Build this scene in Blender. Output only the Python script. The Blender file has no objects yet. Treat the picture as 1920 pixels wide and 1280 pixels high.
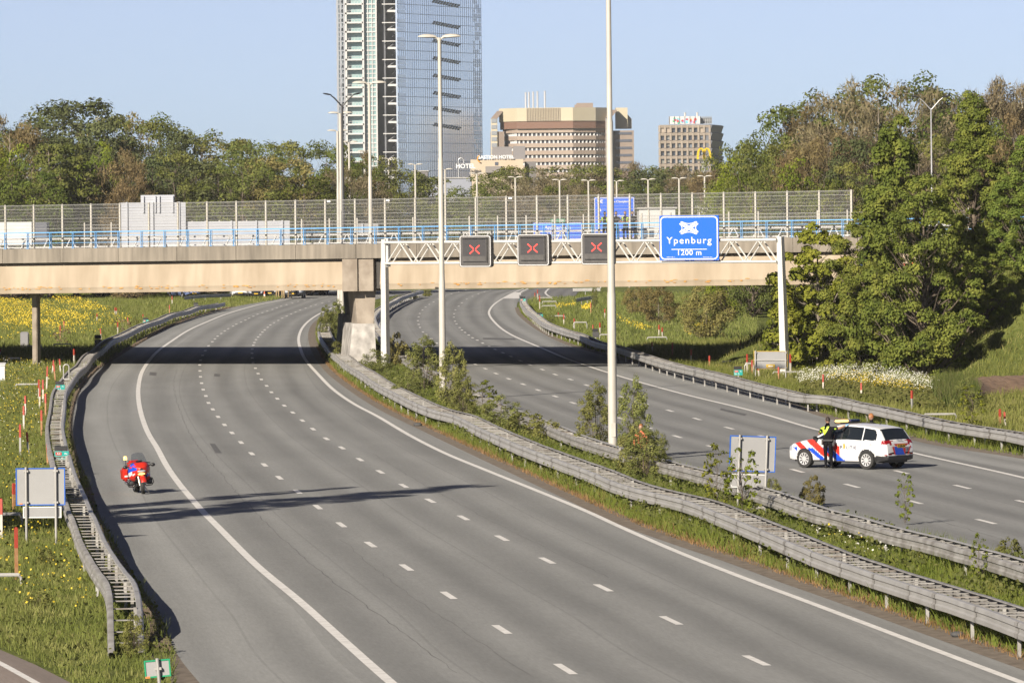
import bpy, bmesh, math, random
import numpy as np
from mathutils import Vector, Matrix

S = bpy.context.scene
COL = S.collection
R_ = math.radians

# ------------------------------------------------------------------ camera
# the optical model: F = focal length in photo pixels (1920 wide), HC = eye height, horizon row YH, camera roll RO
F, HC, YH, RO = 11000.0, 9.0, 400.0, 0.010
cam_d = bpy.data.cameras.new('camera')
cam = bpy.data.objects.new('camera', cam_d)
COL.objects.link(cam)
cam_d.sensor_width = 36.0
cam_d.lens = F / 1920.0 * 36.0
cam_d.shift_x = 0.00125
cam_d.shift_y = -(640.0 - YH) / 1920.0
cam_d.clip_start = 1.0
cam_d.clip_end = 12000.0
_c, _s = math.cos(RO), math.sin(RO)
cam.matrix_world = Matrix(((_c, _s, 0, 0), (0, 0, -1, 0), (-_s, _c, 0, HC), (0, 0, 0, 1)))
S.camera = cam

# ------------------------------------------------------------------ world and sun
SUN_EL, SUN_DIR = 27.0, (-0.51, -0.86)            # the sun stands behind the camera, to the left
w = bpy.data.worlds.new("World")
S.world = w
w.use_nodes = True
wt = w.node_tree
wt.nodes.clear()
sky = wt.nodes.new('ShaderNodeTexSky')
sky.sky_type = 'NISHITA'
sky.sun_disc = False
sky.sun_elevation = R_(SUN_EL)
sky.sun_rotation = math.atan2(SUN_DIR[0], SUN_DIR[1])
sky.altitude = 0.0
sky.air_density = 0.5
sky.dust_density = 0.3
sky.ozone_density = 5.0
bg = wt.nodes.new('ShaderNodeBackground')
bg.inputs['Strength'].default_value = 0.0535
wo = wt.nodes.new('ShaderNodeOutputWorld')
gm_ = wt.nodes.new('ShaderNodeGamma')                # the sky falls off a little faster towards the zenith
gm_.inputs['Gamma'].default_value = 1.25
hs_ = wt.nodes.new('ShaderNodeHueSaturation')
hs_.inputs['Saturation'].default_value = 0.62
hs_.inputs['Value'].default_value = 0.53
hs_.inputs['Hue'].default_value = 0.512
wt.links.new(sky.outputs[0], gm_.inputs[0])
wt.links.new(gm_.outputs[0], hs_.inputs['Color'])
wt.links.new(hs_.outputs[0], bg.inputs[0])
wt.links.new(bg.outputs[0], wo.inputs[0])
sl = bpy.data.lights.new('sun', 'SUN')
sl.energy = 5.0
sl.angle = R_(0.53)
sl.color = (1.0, 0.90, 0.76)
so = bpy.data.objects.new('sun', sl)
COL.objects.link(so)
_e = R_(SUN_EL)
_d = Vector((-SUN_DIR[0] * math.cos(_e), -SUN_DIR[1] * math.cos(_e), -math.sin(_e)))
so.rotation_euler = _d.to_track_quat('-Z', 'Y').to_euler()
so.location = (-60, -100, 80)

S.render.engine = 'CYCLES'
S.view_settings.view_transform = 'Standard'
S.view_settings.look = 'None'
S.view_settings.exposure = 1.12
S.view_settings.gamma = 1.0
S.cycles.use_denoising = True
S.cycles.max_bounces = 6
S.cycles.transparent_max_bounces = 12
S.cycles.diffuse_bounces = 3
S.cycles.volume_bounces = 1
S.cycles.use_adaptive_sampling = True
S.cycles.adaptive_threshold = 0.015

# ------------------------------------------------------------------ where things stand
def lev(px, py):
    u, v = px - 960.0, py - 640.0
    return u - RO * v, v + RO * u + 640.0
def G(px, py, z=0.0):                              # the point of the horizontal plane z seen at a photo pixel
    a, b = lev(px, py)
    y = F * (HC - z) / (b - YH)
    return Vector((a * y / F, y, z))
def P(px, py, y):                                  # the point at depth y
    a, b = lev(px, py)
    return Vector((a * y / F, y, HC - (b - YH) * y / F))
def spline(pts, n=8):
    pts = [Vector(p) for p in pts]
    q = [pts[0] * 2 - pts[1]] + pts + [pts[-1] * 2 - pts[-2]]
    out = []
    for i in range(1, len(q) - 2):
        p0, p1, p2, p3 = q[i - 1:i + 3]
        for k in range(n):
            t = k / n
            out.append(0.5 * ((2 * p1) + (p2 - p0) * t + (2 * p0 - 5 * p1 + 4 * p2 - p3) * t * t + (3 * p1 - p0 - 3 * p2 + p3) * t ** 3))
    out.append(pts[-1])
    return out
def resample(pts, step):
    out, acc = [pts[0]], 0.0
    for a, b in zip(pts[:-1], pts[1:]):
        d = (b - a).length
        if d < 1e-9: continue
        t = step - acc
        while t <= d:
            out.append(a.lerp(b, t / d)); t += step
        acc = d - (t - step)
    return out
def smooth_line(pts, rounds=2):
    for _ in range(rounds):
        pts = [pts[0]] + [(pts[i - 1] + pts[i] * 2 + pts[i + 1]) / 4 for i in range(1, len(pts) - 1)] + [pts[-1]]
    return pts

# ------------------------------------------------------------------ mesh builder
class MB:
    def __init__(s): s.v, s.f, s.m = [], [], []
    def add(s, v, f, m=0):
        o = len(s.v)
        s.v += [tuple(x) for x in v]
        s.f += [tuple(i + o for i in t) for t in f]
        s.m += [m] * len(f)
        return s
    def box(s, c, d, m=0, M=None):
        x, y, z = d[0] / 2, d[1] / 2, d[2] / 2
        v = [Vector((sx * x, sy * y, sz * z)) for sx in (-1, 1) for sy in (-1, 1) for sz in (-1, 1)]
        if M is not None: v = [M @ p for p in v]
        v = [p + Vector(c) for p in v]
        return s.add(v, [(0, 1, 3, 2), (4, 6, 7, 5), (0, 4, 5, 1), (2, 3, 7, 6), (0, 2, 6, 4), (1, 5, 7, 3)], m)
    def bbox(s, c, d, b=0.02, m=0):                # box with bevelled edges
        x, y, z = d[0] / 2, d[1] / 2, d[2] / 2
        bm = bmesh.new()
        bmesh.ops.create_cube(bm, size=1.0)
        bmesh.ops.scale(bm, vec=d, verts=bm.verts)
        bmesh.ops.bevel(bm, geom=bm.edges[:], offset=b, segments=2, affect='EDGES')
        bm.verts.index_update()
        s.add([p.co + Vector(c) for p in bm.verts], [[q.index for q in f.verts] for f in bm.faces], m)
        bm.free()
        return s
    def beam(s, p0, p1, w, h, m=0, up=(0, 0, 1)):
        p0, p1 = Vector(p0), Vector(p1)
        d = (p1 - p0)
        L = d.length
        if L < 1e-6: return s
        d /= L
        upv = Vector(up)
        if abs(d.dot(upv)) > 0.98: upv = Vector((0, 1, 0))
        r = d.cross(upv).normalized()
        u = r.cross(d)
        v = [p + r * (a * w / 2) + u * (b * h / 2) for p in (p0, p1) for a, b in ((-1, -1), (1, -1), (1, 1), (-1, 1))]
        return s.add(v, [(3, 2, 1, 0), (4, 5, 6, 7), (0, 1, 5, 4), (1, 2, 6, 5), (2, 3, 7, 6), (3, 0, 4, 7)], m)
    def tube(s, pts, rad, n=8, m=0, cap=True):
        pts = [Vector(p) for p in pts]
        if not hasattr(rad, '__len__'): rad = [rad] * len(pts)
        rings, v, f = [], [], []
        ref = None
        for i, p in enumerate(pts):
            d = (pts[min(i + 1, len(pts) - 1)] - pts[max(i - 1, 0)])
            d = d.normalized() if d.length > 1e-9 else Vector((0, 0, 1))
            if ref is None or abs(ref.dot(d)) > 0.95:
                ref = Vector((1, 0, 0)) if abs(d.x) < 0.8 else Vector((0, 1, 0))
            a = (ref - d * ref.dot(d)).normalized()
            ref = a
            b = d.cross(a)
            for k in range(n):
                t = 2 * math.pi * k / n
                v.append(p + (a * math.cos(t) + b * math.sin(t)) * rad[i])
        for i in range(len(pts) - 1):
            for k in range(n):
                k2 = (k + 1) % n
                f.append((i * n + k, i * n + k2, (i + 1) * n + k2, (i + 1) * n + k))
        if cap:
            f.append(tuple(range(n - 1, -1, -1)))
            f.append(tuple(range((len(pts) - 1) * n, len(pts) * n)))
        return s.add(v, f, m)
    def prism(s, poly, z0, z1, m=0, top=None):     # polygon in xy pulled up from z0 to z1 (counter-clockwise)
        n = len(poly)
        v = [(p[0], p[1], z0) for p in poly] + [(p[0], p[1], z1) for p in poly]
        f = [tuple(range(n - 1, -1, -1)), tuple(range(n, 2 * n))] + [(i, (i + 1) % n, n + (i + 1) % n, n + i) for i in range(n)]
        return s.add(v, f, m)
    def extr(s, poly, o, ax, ay, d, m=0):          # polygon in the plane (o; ax, ay) given the thickness vector d
        o, ax, ay, d = Vector(o), Vector(ax), Vector(ay), Vector(d)
        n = len(poly)
        v = [o + ax * p[0] + ay * p[1] for p in poly]
        v += [p + d for p in v]
        f = [tuple(range(n - 1, -1, -1)), tuple(range(n, 2 * n))] + [(i, (i + 1) % n, n + (i + 1) % n, n + i) for i in range(n)]
        return s.add(v, f, m)
    def ball(s, c, r, nu=12, nv=8, m=0, M=None):
        c = Vector(c)
        if not hasattr(r, '__len__'): r = (r, r, r)
        v, f = [], []
        for j in range(nv + 1):
            th = math.pi * j / nv
            for i in range(nu):
                ph = 2 * math.pi * i / nu
                p = Vector((r[0] * math.sin(th) * math.cos(ph), r[1] * math.sin(th) * math.sin(ph), r[2] * math.cos(th)))
                if M is not None: p = M @ p
                v.append(c + p)
        for j in range(nv):
            for i in range(nu):
                i2 = (i + 1) % nu
                f.append((j * nu + i, (j + 1) * nu + i, (j + 1) * nu + i2, j * nu + i2))
        return s.add(v, f, m)
    def lathe(s, prof, c, axis='z', n=24, m=0):    # profile of (radius, height)
        c = Vector(c)
        v, f = [], []
        for r, h in prof:
            for k in range(n):
                t = 2 * math.pi * k / n
                a, b = r * math.cos(t), r * math.sin(t)
                p = {'z': (a, b, h), 'y': (a, h, b), 'x': (h, a, b)}[axis]
                v.append(c + Vector(p))
        for j in range(len(prof) - 1):
            for k in range(n):
                k2 = (k + 1) % n
                f.append((j * n + k, j * n + k2, (j + 1) * n + k2, (j + 1) * n + k))
        return s.add(v, f, m)
    def xf(s, M, start=0):
        for i in range(start, len(s.v)): s.v[i] = tuple(M @ Vector(s.v[i]))
        return s
    def build(s, name, mats, parent=None, smooth=None, loc=None):
        me = bpy.data.meshes.new(name)
        me.from_pydata([tuple(p) for p in s.v], [], s.f)
        if not isinstance(mats, (list, tuple)): mats = [mats]
        for q in mats: me.materials.append(q)
        if len(mats) > 1: me.polygons.foreach_set('material_index', s.m)
        if smooth is not None:
            me.polygons.foreach_set('use_smooth', [True] * len(s.f))
            me.set_sharp_from_angle(angle=R_(smooth))
        me.update()
        return link(name, me, parent, loc)
def link(name, me, parent=None, loc=None):
    o = bpy.data.objects.new(name, me)
    COL.objects.link(o)
    if parent is not None: o.parent = parent
    if loc is not None: o.location = loc
    return o
def tag(o, label=None, cat=None, group=None, kind=None):
    if label: o['label'] = label
    if cat: o['category'] = cat
    if group: o['group'] = group
    if kind: o['kind'] = kind
    return o
def thing(name, label, cat, loc=(0, 0, 0), rz=0.0, group=None):
    o = bpy.data.objects.new(name, None)
    COL.objects.link(o)
    o.location = loc
    o.rotation_euler = (0, 0, rz)
    o.empty_display_size = 0.3
    return tag(o, label, cat, group)
KIDS = {}
def dup(root, loc, rz=None, label=None, scale=None):
    r = root.copy(); COL.objects.link(r)
    r.location = loc
    if rz is not None: r.rotation_euler = (0, 0, rz)
    if scale is not None: r.scale = scale if hasattr(scale, '__len__') else (scale,) * 3
    if label: r['label'] = label
    for ch in list(root.children):
        c = ch.copy(); COL.objects.link(c); c.parent = r
        for g in list(ch.children):
            d = g.copy(); COL.objects.link(d); d.parent = c
    return r
def ordinal(n):
    return ['first', 'second', 'third', 'fourth', 'fifth', 'sixth', 'seventh', 'eighth', 'ninth', 'tenth', 'eleventh', 'twelfth', 'thirteenth',
            'fourteenth', 'fifteenth', 'sixteenth', 'seventeenth', 'eighteenth', 'nineteenth', 'twentieth', 'twenty-first', 'twenty-second',
            'twenty-third', 'twenty-fourth', 'twenty-fifth', 'twenty-sixth', 'twenty-seventh', 'twenty-eighth'][n]
_font_cache = {}
def text_mesh(body, height, mat, name, parent, origin, ax, ay, depth=0.004, align='CENTER', track=1.0, bold=0.0):
    """flat raised lettering: cap height `height`, its baseline at `origin`, written along ax with ay up"""
    cu = bpy.data.curves.new('lettering', 'FONT')
    cu.body = body
    cu.size = height / 0.69
    cu.align_x = align
    cu.extrude = depth / 2
    cu.space_character = track
    cu.offset = bold
    cu.resolution_u = 3
    t = bpy.data.objects.new('lettering', cu)
    COL.objects.link(t)
    dg = bpy.context.evaluated_depsgraph_get()
    me = bpy.data.meshes.new_from_object(t.evaluated_get(dg))
    bpy.data.objects.remove(t); bpy.data.curves.remove(cu)
    ax, ay = Vector(ax).normalized(), Vector(ay).normalized()
    az = ax.cross(ay)
    M = Matrix(((ax.x, ay.x, az.x, origin[0]), (ax.y, ay.y, az.y, origin[1]), (ax.z, ay.z, az.z, origin[2]), (0, 0, 0, 1)))
    me.transform(M)
    me.materials.clear(); me.materials.append(mat)
    return link(name, me, parent)

# ------------------------------------------------------------------ materials
MATS = {}
ALB, ALBL = 0.66, 0.80                              # overall reflectance of built surfaces and of leaves
def mat(name, col, rough=0.6, metal=0.0, col2=None, scale=4.0, detail=4.0, bump=0.0, bscale=None, emit=None, estr=1.0, spec=None, coord='Object', stretch=None, lo=0.35, hi=0.65):
    if name in MATS: return MATS[name]
    if metal < .5:
        col = tuple(c * ALB for c in col)
        if col2 is not None: col2 = tuple(c * ALB for c in col2)
    m = bpy.data.materials.new(name)
    m.use_nodes = True
    nt = m.node_tree
    b = nt.nodes['Principled BSDF']
    b.inputs['Base Color'].default_value = (*col, 1)
    b.inputs['Roughness'].default_value = rough
    b.inputs['Metallic'].default_value = metal
    if spec is not None: b.inputs['Specular IOR Level'].default_value = spec
    if emit:
        b.inputs['Emission Color'].default_value = (*emit, 1)
        b.inputs['Emission Strength'].default_value = estr
    if col2 is not None or bump:
        tc = nt.nodes.new('ShaderNodeTexCoord')
        src = tc.outputs[coord]
        if stretch:
            mp = nt.nodes.new('ShaderNodeMapping')
            mp.inputs['Scale'].default_value = stretch
            nt.links.new(src, mp.inputs[0]); src = mp.outputs[0]
    if col2 is not None:
        n = nt.nodes.new('ShaderNodeTexNoise')
        n.inputs['Scale'].default_value = scale
        n.inputs['Detail'].default_value = detail
        nt.links.new(src, n.inputs['Vector'])
        r = nt.nodes.new('ShaderNodeValToRGB')
        r.color_ramp.elements[0].position = lo; r.color_ramp.elements[0].color = (*col, 1)
        r.color_ramp.elements[1].position = hi; r.color_ramp.elements[1].color = (*col2, 1)
        nt.links.new(n.outputs[0], r.inputs[0])
        nt.links.new(r.outputs[0], b.inputs['Base Color'])
    if bump:
        n2 = nt.nodes.new('ShaderNodeTexNoise')
        n2.inputs['Scale'].default_value = bscale or scale * 4
        n2.inputs['Detail'].default_value = 5
        nt.links.new(src, n2.inputs['Vector'])
        bp = nt.nodes.new('ShaderNodeBump')
        bp.inputs['Strength'].default_value = bump
        bp.inputs['Distance'].default_value = 0.02
        nt.links.new(n2.outputs[0], bp.inputs['Height'])
        nt.links.new(bp.outputs[0], b.inputs['Normal'])
    MATS[name] = m
    return m
def leaf_mat(name, cols, trans=0.3, scale=0.35, tint=(0.85, 1.2)):
    """leaves: colours mixed clump by clump, a little different on every plant, part of the light passing through"""
    if name in MATS: return MATS[name]
    m = bpy.data.materials.new(name)
    m.use_nodes = True
    nt = m.node_tree
    nt.nodes.clear()
    out = nt.nodes.new('ShaderNodeOutputMaterial')
    tc = nt.nodes.new('ShaderNodeTexCoord')
    n = nt.nodes.new('ShaderNodeTexNoise')
    n.inputs['Scale'].default_value = scale; n.inputs['Detail'].default_value = 6; n.inputs['Roughness'].default_value = 0.75
    nt.links.new(tc.outputs['Object'], n.inputs['Vector'])
    r = nt.nodes.new('ShaderNodeValToRGB')
    els = r.color_ramp.elements
    cols = [tuple(c * ALBL for c in q) for q in cols]
    while len(els) < len(cols): els.new(0.5)
    for i, c in enumerate(cols):
        els[i].position = 0.30 + 0.40 * i / (len(cols) - 1)
        els[i].color = (*c, 1)
    nt.links.new(n.outputs[0], r.inputs[0])
    oi = nt.nodes.new('ShaderNodeObjectInfo')
    mr = nt.nodes.new('ShaderNodeMapRange')
    mr.inputs['To Min'].default_value, mr.inputs['To Max'].default_value = tint
    nt.links.new(oi.outputs['Random'], mr.inputs[0])
    hs = nt.nodes.new('ShaderNodeHueSaturation')
    nt.links.new(mr.outputs[0], hs.inputs['Value'])
    mr2 = nt.nodes.new('ShaderNodeMapRange')
    mr2.inputs['To Min'].default_value, mr2.inputs['To Max'].default_value = 0.485, 0.515
    ml = nt.nodes.new('ShaderNodeMath'); ml.operation = 'MULTIPLY'; ml.inputs[1].default_value = 7.31
    fr = nt.nodes.new('ShaderNodeMath'); fr.operation = 'FRACT'
    nt.links.new(oi.outputs['Random'], ml.inputs[0]); nt.links.new(ml.outputs[0], fr.inputs[0]); nt.links.new(fr.outputs[0], mr2.inputs[0])
    nt.links.new(mr2.outputs[0], hs.inputs['Hue'])
    nt.links.new(r.outputs[0], hs.inputs['Color'])
    d = nt.nodes.new('ShaderNodeBsdfDiffuse')
    t = nt.nodes.new('ShaderNodeBsdfTranslucent')
    mx = nt.nodes.new('ShaderNodeMixShader'); mx.inputs[0].default_value = trans
    nt.links.new(hs.outputs[0], d.inputs[0]); nt.links.new(hs.outputs[0], t.inputs[0])
    nt.links.new(d.outputs[0], mx.inputs[1]); nt.links.new(t.outputs[0], mx.inputs[2])
    nt.links.new(mx.outputs[0], out.inputs[0])
    MATS[name] = m
    return m

GALV = mat('galvanised_steel', (0.40, 0.39, 0.37), 0.5, 0.3, (0.49, 0.48, 0.46), 1.2)
GALV_OLD = mat('weathered_galvanised_steel', (0.25, 0.235, 0.215), 0.6, 0.25, (0.43, 0.42, 0.40), 1.7, bump=0.1)
RUST = mat('rusty_steel', (0.20, 0.16, 0.13), 0.8, 0.1, (0.38, 0.36, 0.33), 2.2)
POLE_PAINT = mat('pale_grey_pole_paint', (0.56, 0.53, 0.47), 0.5, 0.0, (0.49, 0.465, 0.41), 1.3)
WHITE = mat('white_paint', (0.78, 0.78, 0.77), 0.35, 0.0, (0.70, 0.70, 0.69), 1.5)
BLACK = mat('black_plastic', (0.018, 0.018, 0.02), 0.45)
DARK = mat('dark_grey_plastic', (0.06, 0.06, 0.065), 0.5)
RUBBER = mat('tyre_rubber', (0.022, 0.021, 0.02), 0.8)
CHROME = mat('bright_steel', (0.62, 0.62, 0.63), 0.25, 0.9)
RED = mat('red_paint', (0.55, 0.035, 0.025), 0.4)
SIGN_BLUE = mat('sign_blue_film', (0.003, 0.125, 0.80), 0.45)
SIGN_WHITE = mat('sign_white_film', (0.82, 0.82, 0.82), 0.45)
BLUE_PAINT = mat('blue_railing_paint', (0.10, 0.36, 0.74), 0.45, 0.0, (0.14, 0.42, 0.78), 2.0)
GLASS_D = mat('dark_tinted_glass', (0.012, 0.016, 0.020), 0.06, spec=0.7)
ALU = mat('bare_aluminium_sheet', (0.56, 0.58, 0.62), 0.45, 0.25, (0.50, 0.52, 0.57), 0.8)
SIGN_GREY = mat('grey_sign_back', (0.36, 0.36, 0.36), 0.55, 0.1, (0.32, 0.32, 0.32), 1.2)
TEAL = mat('green_blue_sign_film', (0.0, 0.34, 0.30), 0.45)
BARK = mat('bark', (0.075, 0.055, 0.038), 0.9, 0.0, (0.19, 0.15, 0.11), 3.0, bump=0.3)
BARK_PALE = mat('pale_bark', (0.20, 0.17, 0.13), 0.9, 0.0, (0.34, 0.29, 0.23), 3.0, bump=0.3)
# ================================================================== the lie of the land
BR0 = Vector((-9.4, 344.0, 0.0))                   # the bridge: a point of its near face, its run and its depth direction
_bl = math.hypot(50.1, 21.5)
BD = Vector((50.1 / _bl, -21.5 / _bl, 0)); BN = Vector((21.5 / _bl, 50.1 / _bl, 0))
BANG = math.atan2(BD.y, BD.x)
BRW = 36.0
def blocal(x, y):
    dx, dy = x - BR0.x, y - BR0.y
    return dx * BD.x + dy * BD.y, dx * BN.x + dy * BN.y
def bworld(xl, yl, z=0.0): return BR0 + BD * xl + BN * yl + Vector((0, 0, z))
def _st(t):
    t = np.clip(t, 0, 1)
    return t * t * (3 - 2 * t)
def hgt(x, y):
    x, y = np.asarray(x, float), np.asarray(y, float)
    xl, yl = blocal(x, y)
    foot = -2.5 - np.clip(xl - 29, 0, 40) * 1.15
    e = _st((yl - foot) / -foot) * _st((BRW + 16 - yl) / 16)
    z = 6.5 * np.clip((xl - 18.9 - np.clip((9 - yl) * .8, 0, 8)) / 11.0, 0, 1) * e
    z2 = 6.5 * np.clip((-52 - xl) / 11.0, 0, 1) * _st((yl + 12) / 12) * _st((BRW + 14 - yl) / 14)
    return np.maximum(z, z2)
def hz(x, y): return float(hgt(x, y))
def on_ground(px, py):                              # the first point of the land seen at a photo pixel
    a, b = lev(px, py)
    y = F * HC / (b - YH)
    for _ in range(30):
        yy = F * (HC - hz(a * y / F, y)) / (b - YH)
        y += (yy - y) * 0.4
    return Vector((a * y / F, y, hz(a * y / F, y)))

def axis(parts):
    out = []
    for a, b, st in parts: out += list(np.arange(a, b, st))
    return np.array(out + [parts[-1][1]])
gx = axis([(-2500, -400, 150), (-400, -60, 20), (-60, 80, 2.0), (80, 400, 20), (400, 2500, 150)])
gy = axis([(60, 120, 10), (120, 420, 2.0), (420, 760, 10), (760, 1500, 60), (1500, 9000, 400)])
XX, YY = np.meshgrid(gx, gy, indexing='ij')
ZZ = hgt(XX, YY)
me = bpy.data.meshes.new('ground')
nx, ny = len(gx), len(gy)
idx = np.arange(nx * ny).reshape(nx, ny)
me.from_pydata(np.stack([XX, YY, ZZ], -1).reshape(-1, 3).tolist(), [],
               np.stack([idx[:-1, :-1], idx[1:, :-1], idx[1:, 1:], idx[:-1, 1:]], -1).reshape(-1, 4).tolist())
me.polygons.foreach_set('use_smooth', [True] * len(me.polygons))
def ground_mat():
    m = bpy.data.materials.new('meadow_ground'); m.use_nodes = True
    nt = m.node_tree; b = nt.nodes['Principled BSDF']
    b.inputs['Roughness'].default_value = 0.95; b.inputs['Specular IOR Level'].default_value = 0.1
    tc = nt.nodes.new('ShaderNodeTexCoord')
    def noise(sc, det=5):
        n = nt.nodes.new('ShaderNodeTexNoise'); n.inputs['Scale'].default_value = sc; n.inputs['Detail'].default_value = det
        n.inputs['Roughness'].default_value = 0.65
        nt.links.new(tc.outputs['Object'], n.inputs['Vector']); return n.outputs[0]
    r = nt.nodes.new('ShaderNodeValToRGB')
    e = r.color_ramp.elements
    e[0].position, e[0].color = 0.30, (0.045, 0.058, 0.014, 1)
    e[1].position, e[1].color = 0.70, (0.19, 0.175, 0.07, 1)
    q = e.new(0.48); q.color = (0.09, 0.108, 0.026, 1)
    q = e.new(0.60); q.color = (0.13, 0.142, 0.040, 1)
    mx = nt.nodes.new('ShaderNodeMath'); mx.operation = 'MULTIPLY_ADD'; mx.inputs[1].default_value = 0.5
    ml = nt.nodes.new('ShaderNodeMath'); ml.operation = 'MULTIPLY'; ml.inputs[1].default_value = 0.5
    nt.links.new(noise(0.12), ml.inputs[0]); nt.links.new(noise(2.5), mx.inputs[0]); nt.links.new(ml.outputs[0], mx.inputs[2])
    nt.links.new(mx.outputs[0], r.inputs[0]); nt.links.new(r.outputs[0], b.inputs['Base Color'])
    bp = nt.nodes.new('ShaderNodeBump'); bp.inputs['Distance'].default_value = 0.25; bp.inputs['Strength'].default_value = 0.8
    nt.links.new(noise(4.0, 8), bp.inputs['Height']); nt.links.new(bp.outputs[0], b.inputs['Normal'])
    return m
me.materials.append(ground_mat())
tag(link('ground', me), kind='structure')

# ================================================================== carriageways, traced where they lie
L_EDGE = [(800, 1330), (735, 1280), (640, 1196), (560, 1124), (480, 1058), (412, 990), (382, 960), (360, 935), (335, 905), (312, 872), (295, 840), (277, 810), (265, 777), (259.5, 747),
          (260, 722), (266, 697), (281, 674), (297, 657), (322, 639), (353, 619), (386, 604), (423, 589), (470, 575), (504, 567), (537, 561), (590, 553.5), (650, 547), (720, 541)]
L_RLINE = [(2080, 1340), (1920, 1280), (1522, 1130), (1414, 1090), (1280, 1037.6), (1170, 990), (1103, 959), (1036, 931), (969, 904), (902, 877), (834, 849), (767, 815), (708, 780), (664, 757),
           (625, 730), (598, 703), (574, 676), (564, 656), (560, 632), (571, 609), (598, 588.5), (640, 571), (700, 556), (790, 543)]
L_ASPH_L = [(420, 1330), (375, 1280), (330, 1222), (302, 1155), (272, 1109), (236, 1050), (190, 971), (170, 910), (150, 865), (137, 815), (138, 775), (150, 735), (172, 706), (195, 685), (230, 664),
            (270, 640), (312, 617), (360, 597), (410, 583), (435, 577), (465, 568), (491, 561), (535, 553), (600, 546), (660, 541)]
L_ASPH_R = [(2160, 1330), (1920, 1247), (1582, 1125), (1481, 1090), (1381, 1053), (1271, 1016.6), (1170, 979.6), (1070, 932.6), (969, 885.5), (861, 835), (784, 798), (720, 767), (664, 732), (622, 700),
            (602, 676), (588, 650), (584, 625), (592, 606), (615, 590), (660, 573), (715, 559), (810, 543)]
R_LLINE = [(2080, 1090), (1920, 1052), (1700, 1003), (1565, 968), (1414, 922), (1280, 881), (1150, 846), (1050, 813), (960, 780), (880, 745), (800, 709), (745, 672), (722, 640), (711, 612), (713, 598), (726, 583.6), (748, 569),
           (774, 557), (796, 551), (825, 543.6), (840, 541)]
R_RLINE = [(2080, 938), (1920, 895), (1710, 848), (1528, 804), (1414, 770.5), (1280, 738), (1160, 704.5), (1072, 675.5), (1041, 663), (1013, 651), (984, 639), (960, 628), (940.6, 616), (927.5, 604),
           (919, 593), (917, 583.6), (925, 571.6), (940.6, 560.6), (962.5, 548.6), (982, 541)]
R_ASPH_L = [(2080, 1105), (1920, 1065), (1700, 1014), (1565, 977), (1414, 930), (1280, 889), (1150, 853), (1050, 820), (960, 787), (880, 752), (795, 714), (738, 676), (712, 640), (701, 612), (703, 597), (716, 582), (738, 567),
            (764, 555), (786, 549), (815, 542.6), (825, 541)]
R_ASPH_R = [(2080, 888), (1920, 858), (1784, 838), (1717, 824), (1616, 797.5), (1536, 777), (1437, 740), (1318, 708), (1222, 686), (1177, 676), (1094, 654), (1050, 639), (1006, 615), (975.6, 591), (969, 576), (971, 565)]
def mono(tr):                                       # a trace as x of y
    t = sorted(tr, key=lambda p: p[1])
    return np.array([p[1] for p in t]), np.array([p[0] for p in t])
def smooth_trace(tr, n=6):
    return [(p[0], p[1]) for p in spline([(x, y, 0) for x, y in tr], n)]
def strip(name, pa, pb, m, z, kind='structure', uv0=None):
    """a sheet between two lines of points"""
    v, f, uv = [], [], []
    L = 0.0
    for i, (a, b) in enumerate(zip(pa, pb)):
        if i: L += ((a + b) / 2 - (pa[i - 1] + pb[i - 1]) / 2).length
        W = (b - a).length
        K = 8 if uv0 else 1
        for k in range(K + 1):
            p = a.lerp(b, k / K)
            v.append((p.x, p.y, z)); uv.append((W * k / K, L))
        if i:
            o = (i - 1) * (K + 1)
            for k in range(K): f.append((o + k, o + k + 1, o + K + 2 + k, o + K + 1 + k))
    me = bpy.data.meshes.new(name)
    me.from_pydata(v, [], f)
    ul = me.uv_layers.new(name='UVMap')
    lv = np.zeros(len(me.loops), int); me.loops.foreach_get('vertex_index', lv)
    ul.data.foreach_set('uv', np.array(uv)[lv].ravel())
    if me.polygons and me.polygons[0].normal.z < 0: me.flip_normals()
    me.materials.append(m)
    return tag(link(name, me), kind=kind)
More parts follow.
